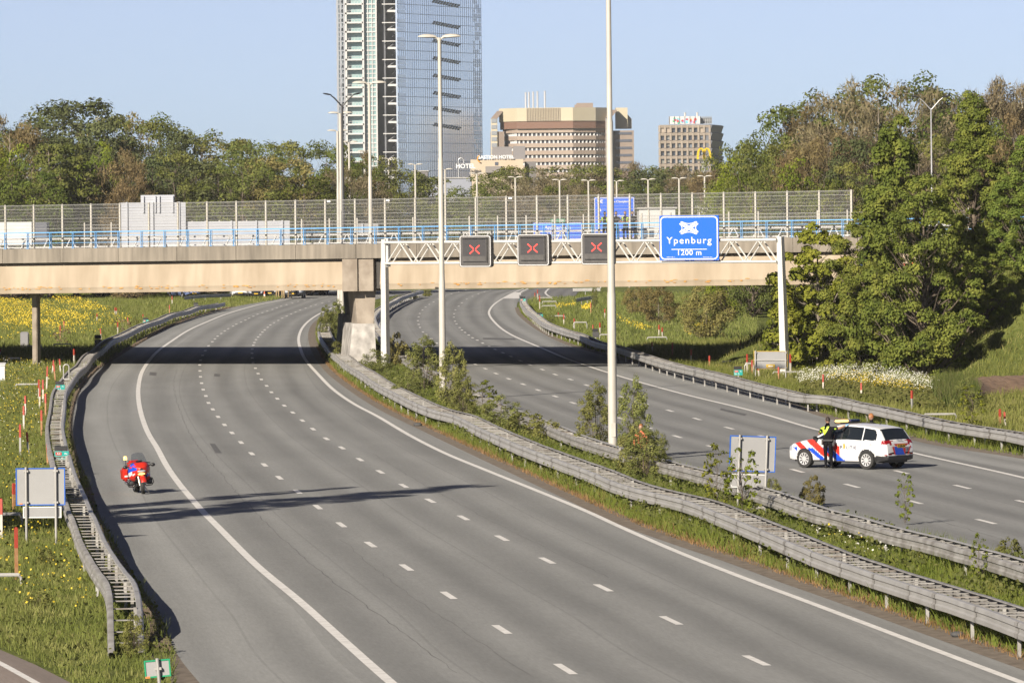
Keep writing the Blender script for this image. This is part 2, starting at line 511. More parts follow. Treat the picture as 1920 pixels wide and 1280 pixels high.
def asphalt(name, base, lane0, lanew, sh0=None, sh1=None):
    """asphalt along a strip: u is metres across, v metres along; wheel paths worn darker, long streaks, patches and fine grain"""
    m = bpy.data.materials.new(name); m.use_nodes = True
    nt = m.node_tree; N = nt.nodes.new; Lk = nt.links.new
    b = nt.nodes['Principled BSDF']; b.inputs['Roughness'].default_value = 0.85; b.inputs['Specular IOR Level'].default_value = 0.25
    tc = N('ShaderNodeTexCoord')
    def mapped(sx, sy, scale, det, rough=0.6):
        mp = N('ShaderNodeMapping'); mp.inputs['Scale'].default_value = (sx, sy, 1)
        Lk(tc.outputs['UV'], mp.inputs[0])
        n = N('ShaderNodeTexNoise'); n.inputs['Scale'].default_value = scale; n.inputs['Detail'].default_value = det; n.inputs['Roughness'].default_value = rough
        Lk(mp.outputs[0], n.inputs['Vector']); return n.outputs[0]
    def math_(op, a, bb=None, c=None):
        q = N('ShaderNodeMath'); q.operation = op
        for i, x in enumerate((a, bb, c)):
            if x is None: continue
            if isinstance(x, (int, float)): q.inputs[i].default_value = x
            else: Lk(x, q.inputs[i])
        return q.outputs[0]
    sx = N('ShaderNodeSeparateXYZ'); Lk(tc.outputs['UV'], sx.inputs[0])
    wig = math_('MULTIPLY_ADD', mapped(0.05, 0.03, 1.0, 2), 0.8, -0.4)
    u = math_('ADD', sx.outputs['X'], wig)
    ph = math_('MULTIPLY', math_('SUBTRACT', u, lane0), 4 * math.pi / lanew)
    track = math_('MULTIPLY_ADD', math_('COSINE', ph), -0.5, 0.5)          # two wheel paths in each lane
    tn = math_('MULTIPLY', track, mapped(0.6, 0.012, 1.0, 3))
    streak = mapped(1.6, 0.02, 1.0, 6)
    big = mapped(0.12, 0.04, 1.0, 4)
    grain = mapped(9.0, 2.0, 1.0, 6, 0.8)
    speck = mapped(16.0, 1.1, 1.0, 3, 0.7)
    stain = mapped(0.55, 0.10, 1.0, 7, 0.7)
    v = math_('MULTIPLY_ADD', tn, -0.48, 1.10)
    v = math_('MULTIPLY', v, math_('MULTIPLY_ADD', streak, 0.36, 0.82))
    v = math_('MULTIPLY', v, math_('MULTIPLY_ADD', big, 0.36, 0.82))
    v = math_('MULTIPLY', v, math_('MULTIPLY_ADD', grain, 0.40, 0.80))
    v = math_('MULTIPLY', v, math_('MULTIPLY_ADD', speck, 0.44, 0.78))
    v = math_('MULTIPLY', v, math_('MULTIPLY_ADD', math_('SMOOTH_MIN', math_('MULTIPLY', math_('SUBTRACT', stain, 0.40), 4.0), 1.0, 0.2), 0.08, 0.93))
    for edge, op in ((sh0, 'LESS_THAN'), (sh1, 'GREATER_THAN')):          # the hard shoulder is a paler surfacing
        if edge is not None:
            v = math_('MULTIPLY', v, math_('MULTIPLY_ADD', math_(op, sx.outputs['X'], edge), 0.17, 1.0))
    # straight joints between the paved lanes and a few cross joints
    seam = math_('LESS_THAN', math_('ABSOLUTE', math_('SUBTRACT', math_('FRACT', math_('DIVIDE', math_('SUBTRACT', sx.outputs['X'], lane0 + 0.22), lanew)), 0.5)), 0.008)
    v = math_('MULTIPLY', v, math_('MULTIPLY_ADD', seam, -0.14, 1.0))
    hsv = N('ShaderNodeMix'); hsv.data_type = 'RGBA'; hsv.blend_type = 'MULTIPLY'; hsv.inputs['Factor'].default_value = 1.0
    cmb = N('ShaderNodeCombineColor')
    for k in range(3): Lk(v, cmb.inputs[k])
    hsv.inputs['A'].default_value = (*[c * ALB for c in base], 1)
    Lk(cmb.outputs[0], hsv.inputs['B'])
    Lk(hsv.outputs['Result'], b.inputs['Base Color'])
    bp = N('ShaderNodeBump'); bp.inputs['Strength'].default_value = 0.35; bp.inputs['Distance'].default_value = 0.01
    Lk(grain, bp.inputs['Height']); Lk(bp.outputs[0], b.inputs['Normal'])
    return m
ZR, ZM = 0.020, 0.026
ysL = np.concatenate([np.arange(1330, 700, -6), np.arange(700, 543, -2.0)])
ya, xa = mono(smooth_trace(L_ASPH_L)); yb, xb = mono(smooth_trace(L_ASPH_R))
LA = [G(float(np.interp(y, ya, xa)), float(y), ZR) for y in ysL]; LB = [G(float(np.interp(y, yb, xb)), float(y), ZR) for y in ysL]
strip('road', LA, LB, asphalt('asphalt', (0.258, 0.261, 0.252), 3.35, 3.85, 3.2, 15.3), ZR, uv0=1)
ysR = np.concatenate([np.arange(1100, 700, -5), np.arange(700, 541, -2.0)])
ya, xa = mono(smooth_trace(R_ASPH_L)); yb, xb = mono(smooth_trace(R_ASPH_R) + [(1040, 541)])
yb_, xb_ = mono(smooth_trace(R_ASPH_R))
def rr_x(y):                                        # beyond the nose of the slip road the asphalt runs on under the gore
    if y < 566: return 971 + (566 - y) * 3.2
    return float(np.interp(y, yb_, xb_))
ysR = [y for y in ysR]
RA = [G(float(np.interp(y, ya, xa)), float(y), ZR) for y in ysR]; RB = [G(rr_x(y), float(y), ZR) for y in ysR]
RA2, RB2 = [], []
strip('road', RA, RB, asphalt('asphalt_right', (0.247, 0.250, 0.243), 1.1, 3.85, None, 12.2), ZR, uv0=1)
# the slip road that leaves behind the gore
sl_l = [G(x, y, ZR + .003) for x, y in [(972, 566), (974, 556), (980, 549), (992, 543), (1004, 540)]]
sl_r = [G(x, y, ZR + .003) for x, y in [(1075, 560), (1078, 556), (1082, 549), (1092, 543), (1110, 540)]]
strip('slip_road', sl_l, sl_r, asphalt('asphalt_slip', (0.20, 0.20, 0.195), 1.0, 3.5), ZR + .003, uv0=1)
# the ramp in the near corner
rp_r = [G(x, y, ZR) for x, y in [(-70, 1180), (0, 1217), (66, 1245), (121, 1273), (190, 1310), (260, 1350)]]
rp_l = [p + Vector((-9, 1.5, 0)) for p in rp_r]
strip('ramp_road', rp_l, rp_r, asphalt('asphalt_ramp', (0.27, 0.225, 0.195), 1.0, 3.5), ZR, uv0=1)

def paint_mat():
    return mat('road_marking_paint', (0.84, 0.82, 0.78), 0.6, 0.0, (0.64, 0.62, 0.58), 3.0, detail=8, lo=0.42, hi=0.72)
PAINT = paint_mat()
def line_on(name, tr, w, z=ZM, m=PAINT):
    pts = resample(smooth_line(spline([G(x, y, z) for x, y in tr], 8), 3), 1.5)
    a, b = [], []
    for i, p in enumerate(pts):
        d = (pts[min(i + 1, len(pts) - 1)] - pts[max(i - 1, 0)]).normalized()
        n = Vector((-d.y, d.x, 0))
        a.append(p + n * w / 2); b.append(p - n * w / 2)
    return strip(name, a, b, m, z)
line_on('road_marking', L_EDGE, 0.22); line_on('road_marking', L_RLINE, 0.20)
line_on('road_marking', R_LLINE, 0.20); line_on('road_marking', R_RLINE, 0.20)
line_on('road_marking', [(-40, 1222), (0, 1242), (69, 1280), (130, 1316)], 0.16)
line_on('road_marking', [(975, 553), (975, 549), (981, 545), (990, 541)], 0.22, ZM + .003)
line_on('road_marking', [(1040, 558), (1030, 555.5), (1024, 551), (1023, 547.5), (1029, 541)], 0.22, ZM + .003)
DA1 = [(1185, 1330), (1060, 1253), (941, 1179), (841, 1115), (762, 1063), (695, 1020), (640, 983), (596, 950), (558, 921), (524, 895), (496, 871), (472, 850), (452, 829), (435, 811), (421, 796), (409, 781), (399, 767),
       (391, 755), (386, 742), (381, 730), (378, 718), (376, 706), (375, 695), (374.5, 684), (376, 675), (380, 666), (385, 657), (391, 648), (398, 640.5), (403, 635), (408, 630), (415, 625), (421.6, 620), (428, 616), (437, 611), (443, 607.5),
       (452, 603.6), (460, 600), (467, 596.5), (475, 592.7), (483, 589), (492, 586), (501, 583), (511, 580), (519, 576.8), (527, 574), (537.5, 571), (548, 568), (559, 565), (571, 562.5), (584, 560), (598, 557.5), (613, 555), (630, 552.5)]
DA2 = [(1600, 1318), (1418, 1237), (1258, 1162), (1131, 1101), (1026, 1050), (941, 1008), (869, 970), (807, 938), (757, 910), (713, 884), (675, 861), (641, 839), (612, 822), (587, 804), (567, 788), (549, 773), (533, 760), (520, 747), (509, 735),
       (500, 723), (490, 711), (484, 700), (479, 690), (474.5, 680), (473, 671), (472.6, 662), (473, 654), (475, 647), (477, 642), (480, 636.5), (484, 631.5), (488, 627), (492, 622.5), (496.5, 618), (502, 613.5), (507, 609), (514, 604.7), (522, 600.5), (529, 596.5),
       (537.5, 592.5), (546, 588.5), (554, 585), (563, 581), (573, 577.5), (583, 574), (592, 571), (604, 568), (617, 565), (631, 562), (646, 559)]
DB1 = [(2010, 1015), (1849, 977), (1713, 940), (1597, 910), (1495, 882), (1410, 858), (1335, 837), (1270, 818), (1215, 801), (1164, 784), (1117, 768.5), (1074.5, 755), (1041, 742.6), (1009, 731), (981, 720), (954, 710), (930, 700), (910, 691), (891, 682.7), (875, 674),
       (859, 666), (844, 658), (830, 650), (819, 643), (809, 635), (799, 627), (793, 622), (787.5, 613.6), (785, 608), (783.6, 601), (785, 594), (787, 587.5), (792, 581), (798, 575.5), (805, 570.5), (813, 566), (823, 560.5), (834.5, 555.6), (846.6, 551), (860, 547), (873, 543.6)]
DB2 = [(2050, 973), (1922, 941), (1804, 912), (1690, 884.5), (1590, 859), (1505, 837), (1432, 818), (1367, 802), (1307, 785), (1256, 769.6), (1209, 756), (1167, 744), (1132, 732.5), (1100, 721.8), (1069.7, 711), (1041, 701.7), (1017, 692.5), (994, 684), (975.6, 676), (958, 668), (943, 661), (928.6, 654.7),
       (916.6, 648.6), (905, 643), (895, 637.5), (886, 633), (879, 628), (872, 623), (866, 618.5), (862, 614), (856, 607), (853, 602), (851, 594.5), (851.6, 588), (854, 581), (860, 574), (866, 567.6), (875, 561), (886, 555.6), (897, 551), (908, 547), (919, 543.5)]
for tr in (DA1, DA2, DB1, DB2):
    b = MB()
    pts = [G(x, y, ZM) for x, y in tr]
    for i, p in enumerate(pts):
        d = (pts[min(i + 1, len(pts) - 1)] - pts[max(i - 1, 0)]).normalized()
        n = Vector((-d.y, d.x, 0)) * 0.085; h = d * 1.35
        b.add([p - h - n, p - h + n, p + h + n, p + h - n], [(3, 2, 1, 0)] if (d.cross(n)).z > 0 else [(0, 1, 2, 3)])
    o = b.build('lane_marking', PAINT)
    if o.data.polygons[0].normal.z < 0: o.data.flip_normals()
    tag(o, kind='structure')
b = MB()                                            # the white gore at the nose of the slip road
g = [G(x, y, ZM + .004) for x, y in [(941, 559.5), (974, 559.5), (973, 553), (975, 548), (966, 548)]]
b.add(g, [tuple(range(len(g)))])
o = b.build('road_marking', PAINT); tag(o, kind='structure')
if o.data.polygons[0].normal.z < 0: o.data.flip_normals()
# a darker mended patch in the left lane, tar on the right carriageway
TAR = mat('tar', (0.05, 0.05, 0.052), 0.8, 0.0, (0.085, 0.085, 0.085), 6.0)
def patch(pts, m=TAR):
    b = MB(); b.add([G(x, y, ZM - .002) for x, y in pts], [tuple(range(len(pts)))])
    o = b.build('road_patch', m); tag(o, kind='structure')
    if o.data.polygons[0].normal.z < 0: o.data.flip_normals()
MEND = mat('mended_asphalt', (0.085, 0.085, 0.085), 0.85, 0.0, (0.11, 0.11, 0.108), 3.0)
patch([(393, 831), (403, 831), (416, 849), (404, 849)], MEND)

def crack(tr, w, m=None):
    pts = resample(spline([G(x, y, ZM - .003) for x, y in tr], 8), 1.2)
    q = random.Random(int(tr[0][0])); a, c = [], []
    for i, p in enumerate(pts):
        d = (pts[min(i + 1, len(pts) - 1)] - pts[max(i - 1, 0)]).normalized(); n = Vector((-d.y, d.x, 0))
        j = q.uniform(-.05, .05); ww = w * q.uniform(.4, 1.2)
        a.append(p + n * (j + ww / 2)); c.append(p + n * (j - ww / 2))
    strip('road_crack', a, c, m or MEND, ZM - .003)
crack([(332, 690), (326, 715), (330, 745), (345, 790), (372, 838), (412, 885), (455, 935), (520, 1000), (600, 1070), (720, 1160), (860, 1262)], .022)
crack([(640, 1010), (700, 1062), (780, 1122), (880, 1190), (1010, 1275)], .018)
crack([(700, 850), (790, 905), (900, 965), (1010, 1020), (1150, 1085)], .018)
crack([(1180, 738), (1260, 758), (1350, 782), (1460, 812)], .025); crack([(1500, 905), (1620, 936), (1760, 975), (1915, 1022)], .025)
for pts_ in ([(281, 697), (294, 698), (293, 704), (280, 703)], [(402, 700), (413, 701), (412, 706), (401, 705)], [(752, 655), (850, 660), (848, 663), (750, 658)], [(905, 633), (965, 634), (968, 637), (906, 636)], [(1352, 765), (1400, 776), (1396, 779), (1349, 768)]): patch(pts_, MEND)

# edge strips: broken bricks along the left shoulder, bare gravelly soil beside the other edges
def edge_strip(name, tr, w0, w1, m, y0, y1, z, side=1):
    pts = resample(smooth_line(spline([G(x, y, z) for x, y in tr if y0 <= y <= y1], 6), 2), 1.0)
    rng = random.Random(7)
    a, c = [], []
    for i, p in enumerate(pts):
        d = (pts[min(i + 1, len(pts) - 1)] - pts[max(i - 1, 0)]).normalized()
        n = Vector((-d.y, d.x, 0)) * side
        a.append(p + n * w0); c.append(p + n * (w1 + rng.uniform(-.15, .15)))
    return strip(name, a, c, m, z)
SOIL = mat('dry_gravel_soil', (0.115, 0.088, 0.062), 0.95, 0.0, (0.215, 0.175, 0.13), 3.5, detail=8, bump=0.5, bscale=9)
STRAW = mat('dry_grass_soil', (0.13, 0.085, 0.035), 0.95, 0.0, (0.24, 0.15, 0.07), 1.2, detail=8, bump=0.5, bscale=9)
BRICK = mat('brown_brick_edging', (0.12, 0.085, 0.055), 0.9, 0.0, (0.20, 0.15, 0.10), 5.0, bump=0.4)
edge_strip('gravel_verge', L_ASPH_R, -0.25, 0.55, SOIL, 560, 1330, ZR + .004, -1)
edge_strip('dry_verge', L_ASPH_R, 0.4, 1.7, STRAW, 640, 1330, ZR - .004, -1)
edge_strip('gravel_verge', R_ASPH_R, -0.2, 0.9, SOIL, 566, 900, ZR + .004, -1)
edge_strip('gravel_verge', L_ASPH_L, -0.7, 0.15, SOIL, 560, 1330, ZR - .006, -1)
_kp = resample(smooth_line(spline([G(x, y, 0) for x, y in L_ASPH_L if 575 < y < 1230], 6), 2), 0.62)
b = MB()                                            # the row of half-sunk bricks
_rk = random.Random(3)
for i in range(1, len(_kp) - 1):
    d = (_kp[i + 1] - _kp[i - 1]).normalized(); n = Vector((-d.y, d.x, 0))
    c = _kp[i] + n * (0.30 + _rk.uniform(-.02, .02))
    ang = math.atan2(d.y, d.x) + _rk.uniform(-.05, .05)
    b.box((c.x, c.y, 0.05), (0.36, 0.42, 0.13 + _rk.uniform(-.015, .015)), 0, Matrix.Rotation(ang, 3, 'Z'))
tag(b.build('kerb', BRICK), kind='structure')

# the pond beyond the right verge and its brown bank
WATER = mat('pond_water', (0.045, 0.036, 0.018), 0.08, spec=0.6, bump=0.06, bscale=3.0, coord='Object')
pond = [G(x, y, 0.03) for x, y in [(1838, 768), (1850, 780), (1890, 800), (1960, 812), (2080, 815), (2080, 745), (1930, 744), (1870, 748), (1846, 756)]]
b = MB(); b.add(pond, [tuple(range(len(pond)))]); o = b.build('pond_water', WATER); tag(o, kind='structure')
if o.data.polygons[0].normal.z < 0: o.data.flip_normals()
BANK = mat('bare_brown_bank', (0.13, 0.075, 0.042), 0.95, 0.0, (0.27, 0.175, 0.11), 2.5, detail=9, bump=0.8, bscale=6)
v, f = [], []
ctr = [G(x, y, 0) for x, y in [(1790, 752), (1820, 743), (1860, 737), (1910, 735), (1980, 735), (2060, 735)]]
ctr = spline(ctr, 6)
rng = random.Random(5)
K = 10
for i, p in enumerate(ctr):
    t = i / (len(ctr) - 1)
    hh = 0.75 * min(1, t * 5)
    for k in range(K + 1):
        s_ = k / K
        v.append((p.x + rng.uniform(-.1, .1), p.y - 4 + 13 * s_, -0.02 + hh * math.sin(math.pi * s_) ** 0.8 * rng.uniform(.85, 1.1) if 0 < k < K else -0.02))
    if i:
        o_ = (i - 1) * (K + 1)
        for k in range(K): f.append((o_ + k, o_ + K + 1 + k, o_ + K + 2 + k, o_ + k + 1))
b = MB(); b.add(v, f); tag(b.build('earth_bank', BANK, smooth=60), kind='structure')

# ================================================================== guardrails: two beams joined by slats like a ladder
def offset_line(pts, w):
    out = []
    for i, p in enumerate(pts):
        d = (pts[min(i + 1, len(pts) - 1)] - pts[max(i - 1, 0)])
        d.z = 0; d.normalize()
        out.append(p + Vector((-d.y, d.x, 0)) * w)
    return out
WPROF = [(-0.10, 0.735), (-0.09, 0.757), (0.0, 0.757), (0.03, 0.735), (0.042, 0.66), (0.005, 0.625), (0.005, 0.55), (0.042, 0.515), (0.036, 0.425), (0.0, 0.405), (-0.02, 0.40)]
def sweep(b, pts, prof, side, m=0):
    """profile of (outwards, height) along a line of ground points"""
    n = len(prof)
    v, f = [], []
    for i, p in enumerate(pts):
        d = (pts[min(i + 1, len(pts) - 1)] - pts[max(i - 1, 0)]); d.z = 0; d.normalize()
        o = Vector((-d.y, d.x, 0)) * side
        for a, z in prof: v.append((p.x + o.x * a, p.y + o.y * a, p.z + z))
    for i in range(len(pts) - 1):
        for k in range(n - 1): f.append((i * n + k, i * n + k + 1, (i + 1) * n + k + 1, (i + 1) * n + k))
    b.add(v, f, m)
def guardrail(tr, label, width, side, slat_step, post_step=5.0, world=None, slats=True, group='guardrails along the motorway', dive=False, wob=0.03):
    """tr: photo trace of the top edge of the beam on the road side; side: +1 when the back beam lies to the left of the run"""
    pts = world or [G(x, y, 0.75) for x, y in tr]
    pts = resample(spline([Vector((p.x, p.y, 0)) for p in pts], 8), 1.5)
    rng = random.Random(len(pts))
    pts = [Vector((p.x, p.y, wob * math.sin(i * .21 + 1.3 * math.sin(i * .045)) + rng.uniform(-.006, .006))) for i, p in enumerate(pts)]
    if dive:                                        # the end sinks into the ground
        for i in range(4): pts[i].z -= 0.62 * (1 - i / 4)
    c = pts[len(pts) // 2]
    root = thing('guardrail', label, 'guardrail', (c.x, c.y, 0), 0, group)
    sh = Matrix.Translation((-c.x, -c.y, 0))
    b = MB(); sweep(b, pts, WPROF, -side)
    
    for q in resample(pts, 4.3)[1:-1]:               # the overlaps where two lengths of beam are bolted
        i = min(range(len(pts)), key=lambda j: (pts[j] - q).length_squared)
        if 0 < i < len(pts) - 1:
            d = (pts[i + 1] - pts[i - 1]).normalized()
            sweep(b, [pts[i] - d * .16, pts[i] + d * .16], [(a_ + .012, z_) for a_, z_ in WPROF], -side, 1)
    b.xf(sh).build('front_rail', [GALV, GALV_OLD], root, smooth=22)
    back = offset_line(pts, side * width)
    if slats:
        b = MB(); sweep(b, back, WPROF, side); b.xf(sh).build('back_rail', GALV_OLD, root, smooth=40)
        sm = MB()
        base = resample(pts, slat_step)
        bk = offset_line(base, side * (width - 0.05))
        fr = offset_line(base, side * 0.06)
        for i in range(1, len(base) - 1):
            z = 0.69 + rng.uniform(-.012, .012)
            sm.beam((fr[i].x, fr[i].y, base[i].z + z), (bk[i].x + rng.uniform(-.03, .03), bk[i].y + rng.uniform(-.05, .05), base[i].z + z), 0.10, 0.024, rng.choice((0, 0, 0, 0, 0, 0, 1)))
        tag(sm.xf(sh).build('slat_grating', [GALV_OLD, RUST], root), kind='stuff')
    base = resample(pts, post_step)
    for line, w_ in ((base, side * 0.12),):
        for p in offset_line(line, w_)[1:95]:
            q = MB(); q.box((p.x - c.x, p.y - c.y, 0.36), (0.07, 0.11, 0.72)); q.build('post', GALV_OLD, root)
    if slats:
        for p in offset_line(resample(pts, post_step * 2), side * (width - 0.1))[1:60]:
            q = MB(); q.box((p.x - c.x, p.y - c.y, 0.34), (0.07, 0.11, 0.68)); q.build('post', GALV, root)
    return root
GR_L = [(268, 1165), (267, 1158), (262, 1122), (253, 1093), (236, 1070), (213, 1034), (197, 1008), (179, 971), (172, 960), (157, 922), (142, 885), (132, 855), (125, 835), (119, 800), (122, 765), (125, 737), (137, 712), (160, 687), (180, 664),
        (215, 637), (249, 620), (286, 605), (319, 592), (353, 582), (386, 573), (422, 567)]
GR_M = [(1990, 1197), (1920, 1171), (1797, 1128), (1683, 1090), (1616, 1066), (1549, 1043), (1482, 1017), (1414, 991), (1347, 965), (1280, 938), (1237, 931 - 8), (1170, 909), (1103, 882), (1036, 859), (969, 835), (902, 805), (851, 778), (801, 765), (750, 744),
        (698, 714.5), (664, 693), (630, 669), (614, 652), (602, 636), (596, 618), (600, 604)]
GR_M = [p for p in GR_M if p != (1237, 923)]
GR_MR = [(2010, 1077), (1920, 1050), (1851, 1039 - 8), (1784, 1012), (1700, 991), (1616, 966), (1565, 954), (1482, 928), (1414, 908), (1364, 892), (1314, 878), (1271, 866), (1224, 852), (1170, 838), (1103, 818), (1036, 793), (952, 760), (888, 729), (820, 697), (770, 668), (735, 640), (712, 612), (705, 594), (718, 579), (735, 567), (765, 552.5), (795, 545)]
GR_R = [(2010, 838), (1920, 819), (1885, 811), (1817, 799), (1750, 787), (1683, 773), (1616, 760), (1582, 753), (1549, 744), (1496, 739.5), (1457, 730), (1397, 716.5), (1338, 702), (1279, 688.5), (1239, 677), (1180, 659), (1120, 642), (1100, 635), (1072, 624.5), (1045, 615.5),
        (1024, 609), (1005, 596), (988, 582), (977, 570), (975, 562)]
guardrail(GR_L, 'ladder-topped guardrail curving along the left shoulder behind the motorcycle', 0.68, 1, 1.35, dive=True, wob=0.05)
guardrail(GR_M, 'guardrail in the central reservation edging the left carriageway', 0.90, -1, 1.0)
guardrail(GR_MR, 'guardrail half hidden by shrubs in the central reservation, next to the police car lanes', 0.62, 1, 1.0)
guardrail(GR_R, 'guardrail along the right shoulder in front of the white flowers', 0.62, -1, 1.0)
# far rails seen under the bridge
guardrail(None, 'short guardrail beside the far slip road, seen beneath the bridge', 0.5, 1, 3, 6, [P(x, y, 640) - Vector((0, 0, 0)) for x, y in [(1074, 543), (1090, 549), (1115, 552.5), (1145, 552)]], slats=False, group='far guardrails beyond the bridge')
guardrail(None, 'thin guardrail ending low in the far grass under the bridge', 0.5, 1, 3, 6, [G(x, y, .75) for x, y in [(1080, 560), (1100, 557), (1115, 554)]], slats=False, group='far guardrails beyond the bridge')
guardrail(None, 'far guardrail glimpsed above the dark grass slope at the bridge end', 0.5, 1, 3, 6, [G(x, y, .75) for x, y in [(1345, 545.5), (1390, 545.5), (1440, 545)]], slats=False, group='far guardrails beyond the bridge')
guardrail(None, 'far guardrail left of the parked white cars beneath the bridge', 0.5, 1, 3, 6, [G(x, y, .75) for x, y in [(345, 556), (390, 552.5), (436, 550)]], slats=False, group='far guardrails beyond the bridge')
# ================================================================== the viaduct across the motorway
GR = 0.0065                                        # it climbs a little to the right
def conc_parapet(name='stained_concrete', c0=(0.096, 0.084, 0.068), c1=(0.20, 0.175, 0.142), vs=3.5):
    m = bpy.data.materials.new(name); m.use_nodes = True
    nt = m.node_tree; b = nt.nodes['Principled BSDF']; b.inputs['Roughness'].default_value = 0.9
    tc = nt.nodes.new('ShaderNodeTexCoord')
    def noise(sc, st):
        mp = nt.nodes.new('ShaderNodeMapping'); mp.inputs['Scale'].default_value = st; nt.links.new(tc.outputs['Object'], mp.inputs[0])
        n = nt.nodes.new('ShaderNodeTexNoise'); n.inputs['Scale'].default_value = sc; n.inputs['Detail'].default_value = 6; nt.links.new(mp.outputs[0], n.inputs[0]); return n.outputs[0]
    r = nt.nodes.new('ShaderNodeValToRGB'); e = r.color_ramp.elements
    e[0].position, e[0].color = 0.34, (*c0, 1); e[1].position, e[1].color = 0.62, (*c1, 1)
    mx = nt.nodes.new('ShaderNodeMath'); mx.operation = 'MULTIPLY_ADD'; mx.inputs[1].default_value = 0.5
    ml = nt.nodes.new('ShaderNodeMath'); ml.operation = 'MULTIPLY'; ml.inputs[1].default_value = 0.5
    nt.links.new(noise(1.0, (vs, 1, 0.25)), ml.inputs[0]); nt.links.new(noise(0.35, (1, 1, 0.6)), mx.inputs[0]); nt.links.new(ml.outputs[0], mx.inputs[2])
    nt.links.new(mx.outputs[0], r.inputs[0]); nt.links.new(r.outputs[0], b.inputs['Base Color'])
    return m
PARA = conc_parapet()
CONC = conc_parapet('sandy_concrete', (0.215, 0.172, 0.120), (0.315, 0.262, 0.196), 1.6)
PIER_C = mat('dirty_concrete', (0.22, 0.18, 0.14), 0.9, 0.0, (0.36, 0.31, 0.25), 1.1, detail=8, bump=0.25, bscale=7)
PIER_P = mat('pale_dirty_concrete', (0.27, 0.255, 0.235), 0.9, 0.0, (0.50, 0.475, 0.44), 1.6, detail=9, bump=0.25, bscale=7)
LICHEN = mat('orange_lichen', (0.55, 0.24, 0.04), 0.9, 0.0, (0.62, 0.36, 0.12), 5.0)
XL, XR, XA = -62.0, 31.0, 62.0                     # left end, right abutment, end of the approach
bridge = thing('road_bridge', 'long sandy concrete bridge carrying a road across the motorway', 'bridge', BR0, BANG)
def bz(x, z): return z + 0.17 + GR * x
def along(b, x0, x1, y0, y1, z0, z1, m=0, seg=None):
    """a block along the bridge that follows its climb"""
    v = [(x, y, bz(x, z)) for x in (x0, x1) for y in (y0, y1) for z in (z0, z1)]
    return b.add(v, [(0, 1, 3, 2), (4, 6, 7, 5), (0, 4, 5, 1), (2, 3, 7, 6), (0, 2, 6, 4), (1, 5, 7, 3)], m)
b = MB()                                            # edge beam in lengths with open joints
x = XL
while x < XA:
    x1 = min(x + 3.9, XA)
    along(b, x + 0.012, x1 - 0.012, -0.16, 0.45, 6.28, 7.12)
    x = x1
b.build('parapet', PARA, bridge)
b = MB(); along(b, XL, XA, 0.45, BRW, 6.2, 6.98); along(b, XL, XA, BRW, BRW + 0.5, 6.25, 7.1)
b.build('deck', mat('deck_concrete', (0.20, 0.19, 0.18), 0.9, 0.0, (0.27, 0.255, 0.235), 1.5), bridge)
PX = 0.48                                          # pier centre
def girder(x0, x1):
    b = MB()
    # a face that leans out towards its foot
    prof = [(0.34, 6.26), (0.16, 6.02), (0.02, 4.78), (0.06, 4.64), (0.10, 4.44), (2.2, 4.44), (2.2, 6.26)]
    n = len(prof)
    v = [(x, y, bz(x, z)) for x in (x0, x1) for y, z in prof]
    f = [tuple(range(n)), tuple(range(2 * n - 1, n - 1, -1))] + [(i, n + i, n + (i + 1) % n, (i + 1) % n) for i in range(n)]
    b.add(v, f)
    for yy in (7.5, 13, 18.5, 24, 29.5, 33.6):
        along(b, x0, x1, yy, yy + 2.0, 4.46, 6.19)
    return b.build('girder', CONC, bridge)
girder(XL, PX - 1.02); girder(PX + 1.36, XR)
b = MB(); along(b, PX - 1.0, PX - 0.03, -0.10, 2.0, 4.36, 6.27); along(b, PX + 0.03, PX + 0.98, -0.04, 2.0, 4.36, 6.27)
b.build('girder_end', PIER_C, bridge)
b = MB(); along(b, PX + 1.02, PX + 1.33, 0.3, 2.0, 4.5, 6.2); b.build('joint_block', mat('dark_concrete', (0.06, 0.055, 0.05), 0.9), bridge)
rng = random.Random(11)                             # lichen along the foot of the girder
b = MB()
for _ in range(150):
    xx = rng.uniform(-26, 25)
    if abs(xx - PX) < 1.6: continue
    zz = 4.70 + rng.uniform(-.05, .13) ** 1
    w_, h_ = rng.uniform(.04, .22), rng.uniform(.02, .05)
    y0 = 0.045 - (zz - 4.64) * 0.10
    pts = [(xx + w_ * math.cos(t) * rng.uniform(.5, 1), y0 - 0.03, bz(xx, zz) + h_ * math.sin(t) * rng.uniform(.5, 1)) for t in np.linspace(0, 2 * math.pi, 8)[:-1]]
    b.add(pts, [tuple(range(7))])
b.build('lichen', LICHEN, bridge)
# the pier: a splayed foot, a waisted shaft, deep along the bridge's width
def frustum(b, x0, x1, z0, u0, u1, z1, y0, y1, yi=0.0, m=0):
    sh = -.58 * (y1 - y0)                           # the piers stand parallel to the motorway, askew to the bridge
    v = [(x0, y0, z0), (x1, y0, z0), (x1 + sh, y1, z0), (x0 + sh, y1, z0), (u0, y0 + yi, z1), (u1, y0 + yi, z1), (u1 + sh, y1 - yi, z1), (u0 + sh, y1 - yi, z1)]
    return b.add(v, [(3, 2, 1, 0), (4, 5, 6, 7), (0, 1, 5, 4), (1, 2, 6, 5), (2, 3, 7, 6), (3, 0, 4, 7)], m)
_q = P(668, 640, 376.0)
_qx, _qy = blocal(_q.x, _q.y)
for xo, yy in ((0.0, 0.5), (_qx - PX, _qy)):
    pr = MB()
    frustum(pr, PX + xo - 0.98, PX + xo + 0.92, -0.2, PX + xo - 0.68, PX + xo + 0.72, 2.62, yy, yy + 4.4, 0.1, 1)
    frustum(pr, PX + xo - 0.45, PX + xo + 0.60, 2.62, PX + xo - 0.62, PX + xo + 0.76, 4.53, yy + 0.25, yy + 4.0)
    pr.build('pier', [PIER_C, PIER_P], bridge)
_q = P(68, 600, 354.5)                              # a slim pillar under the left span
_qx, _qy = blocal(_q.x, _q.y)
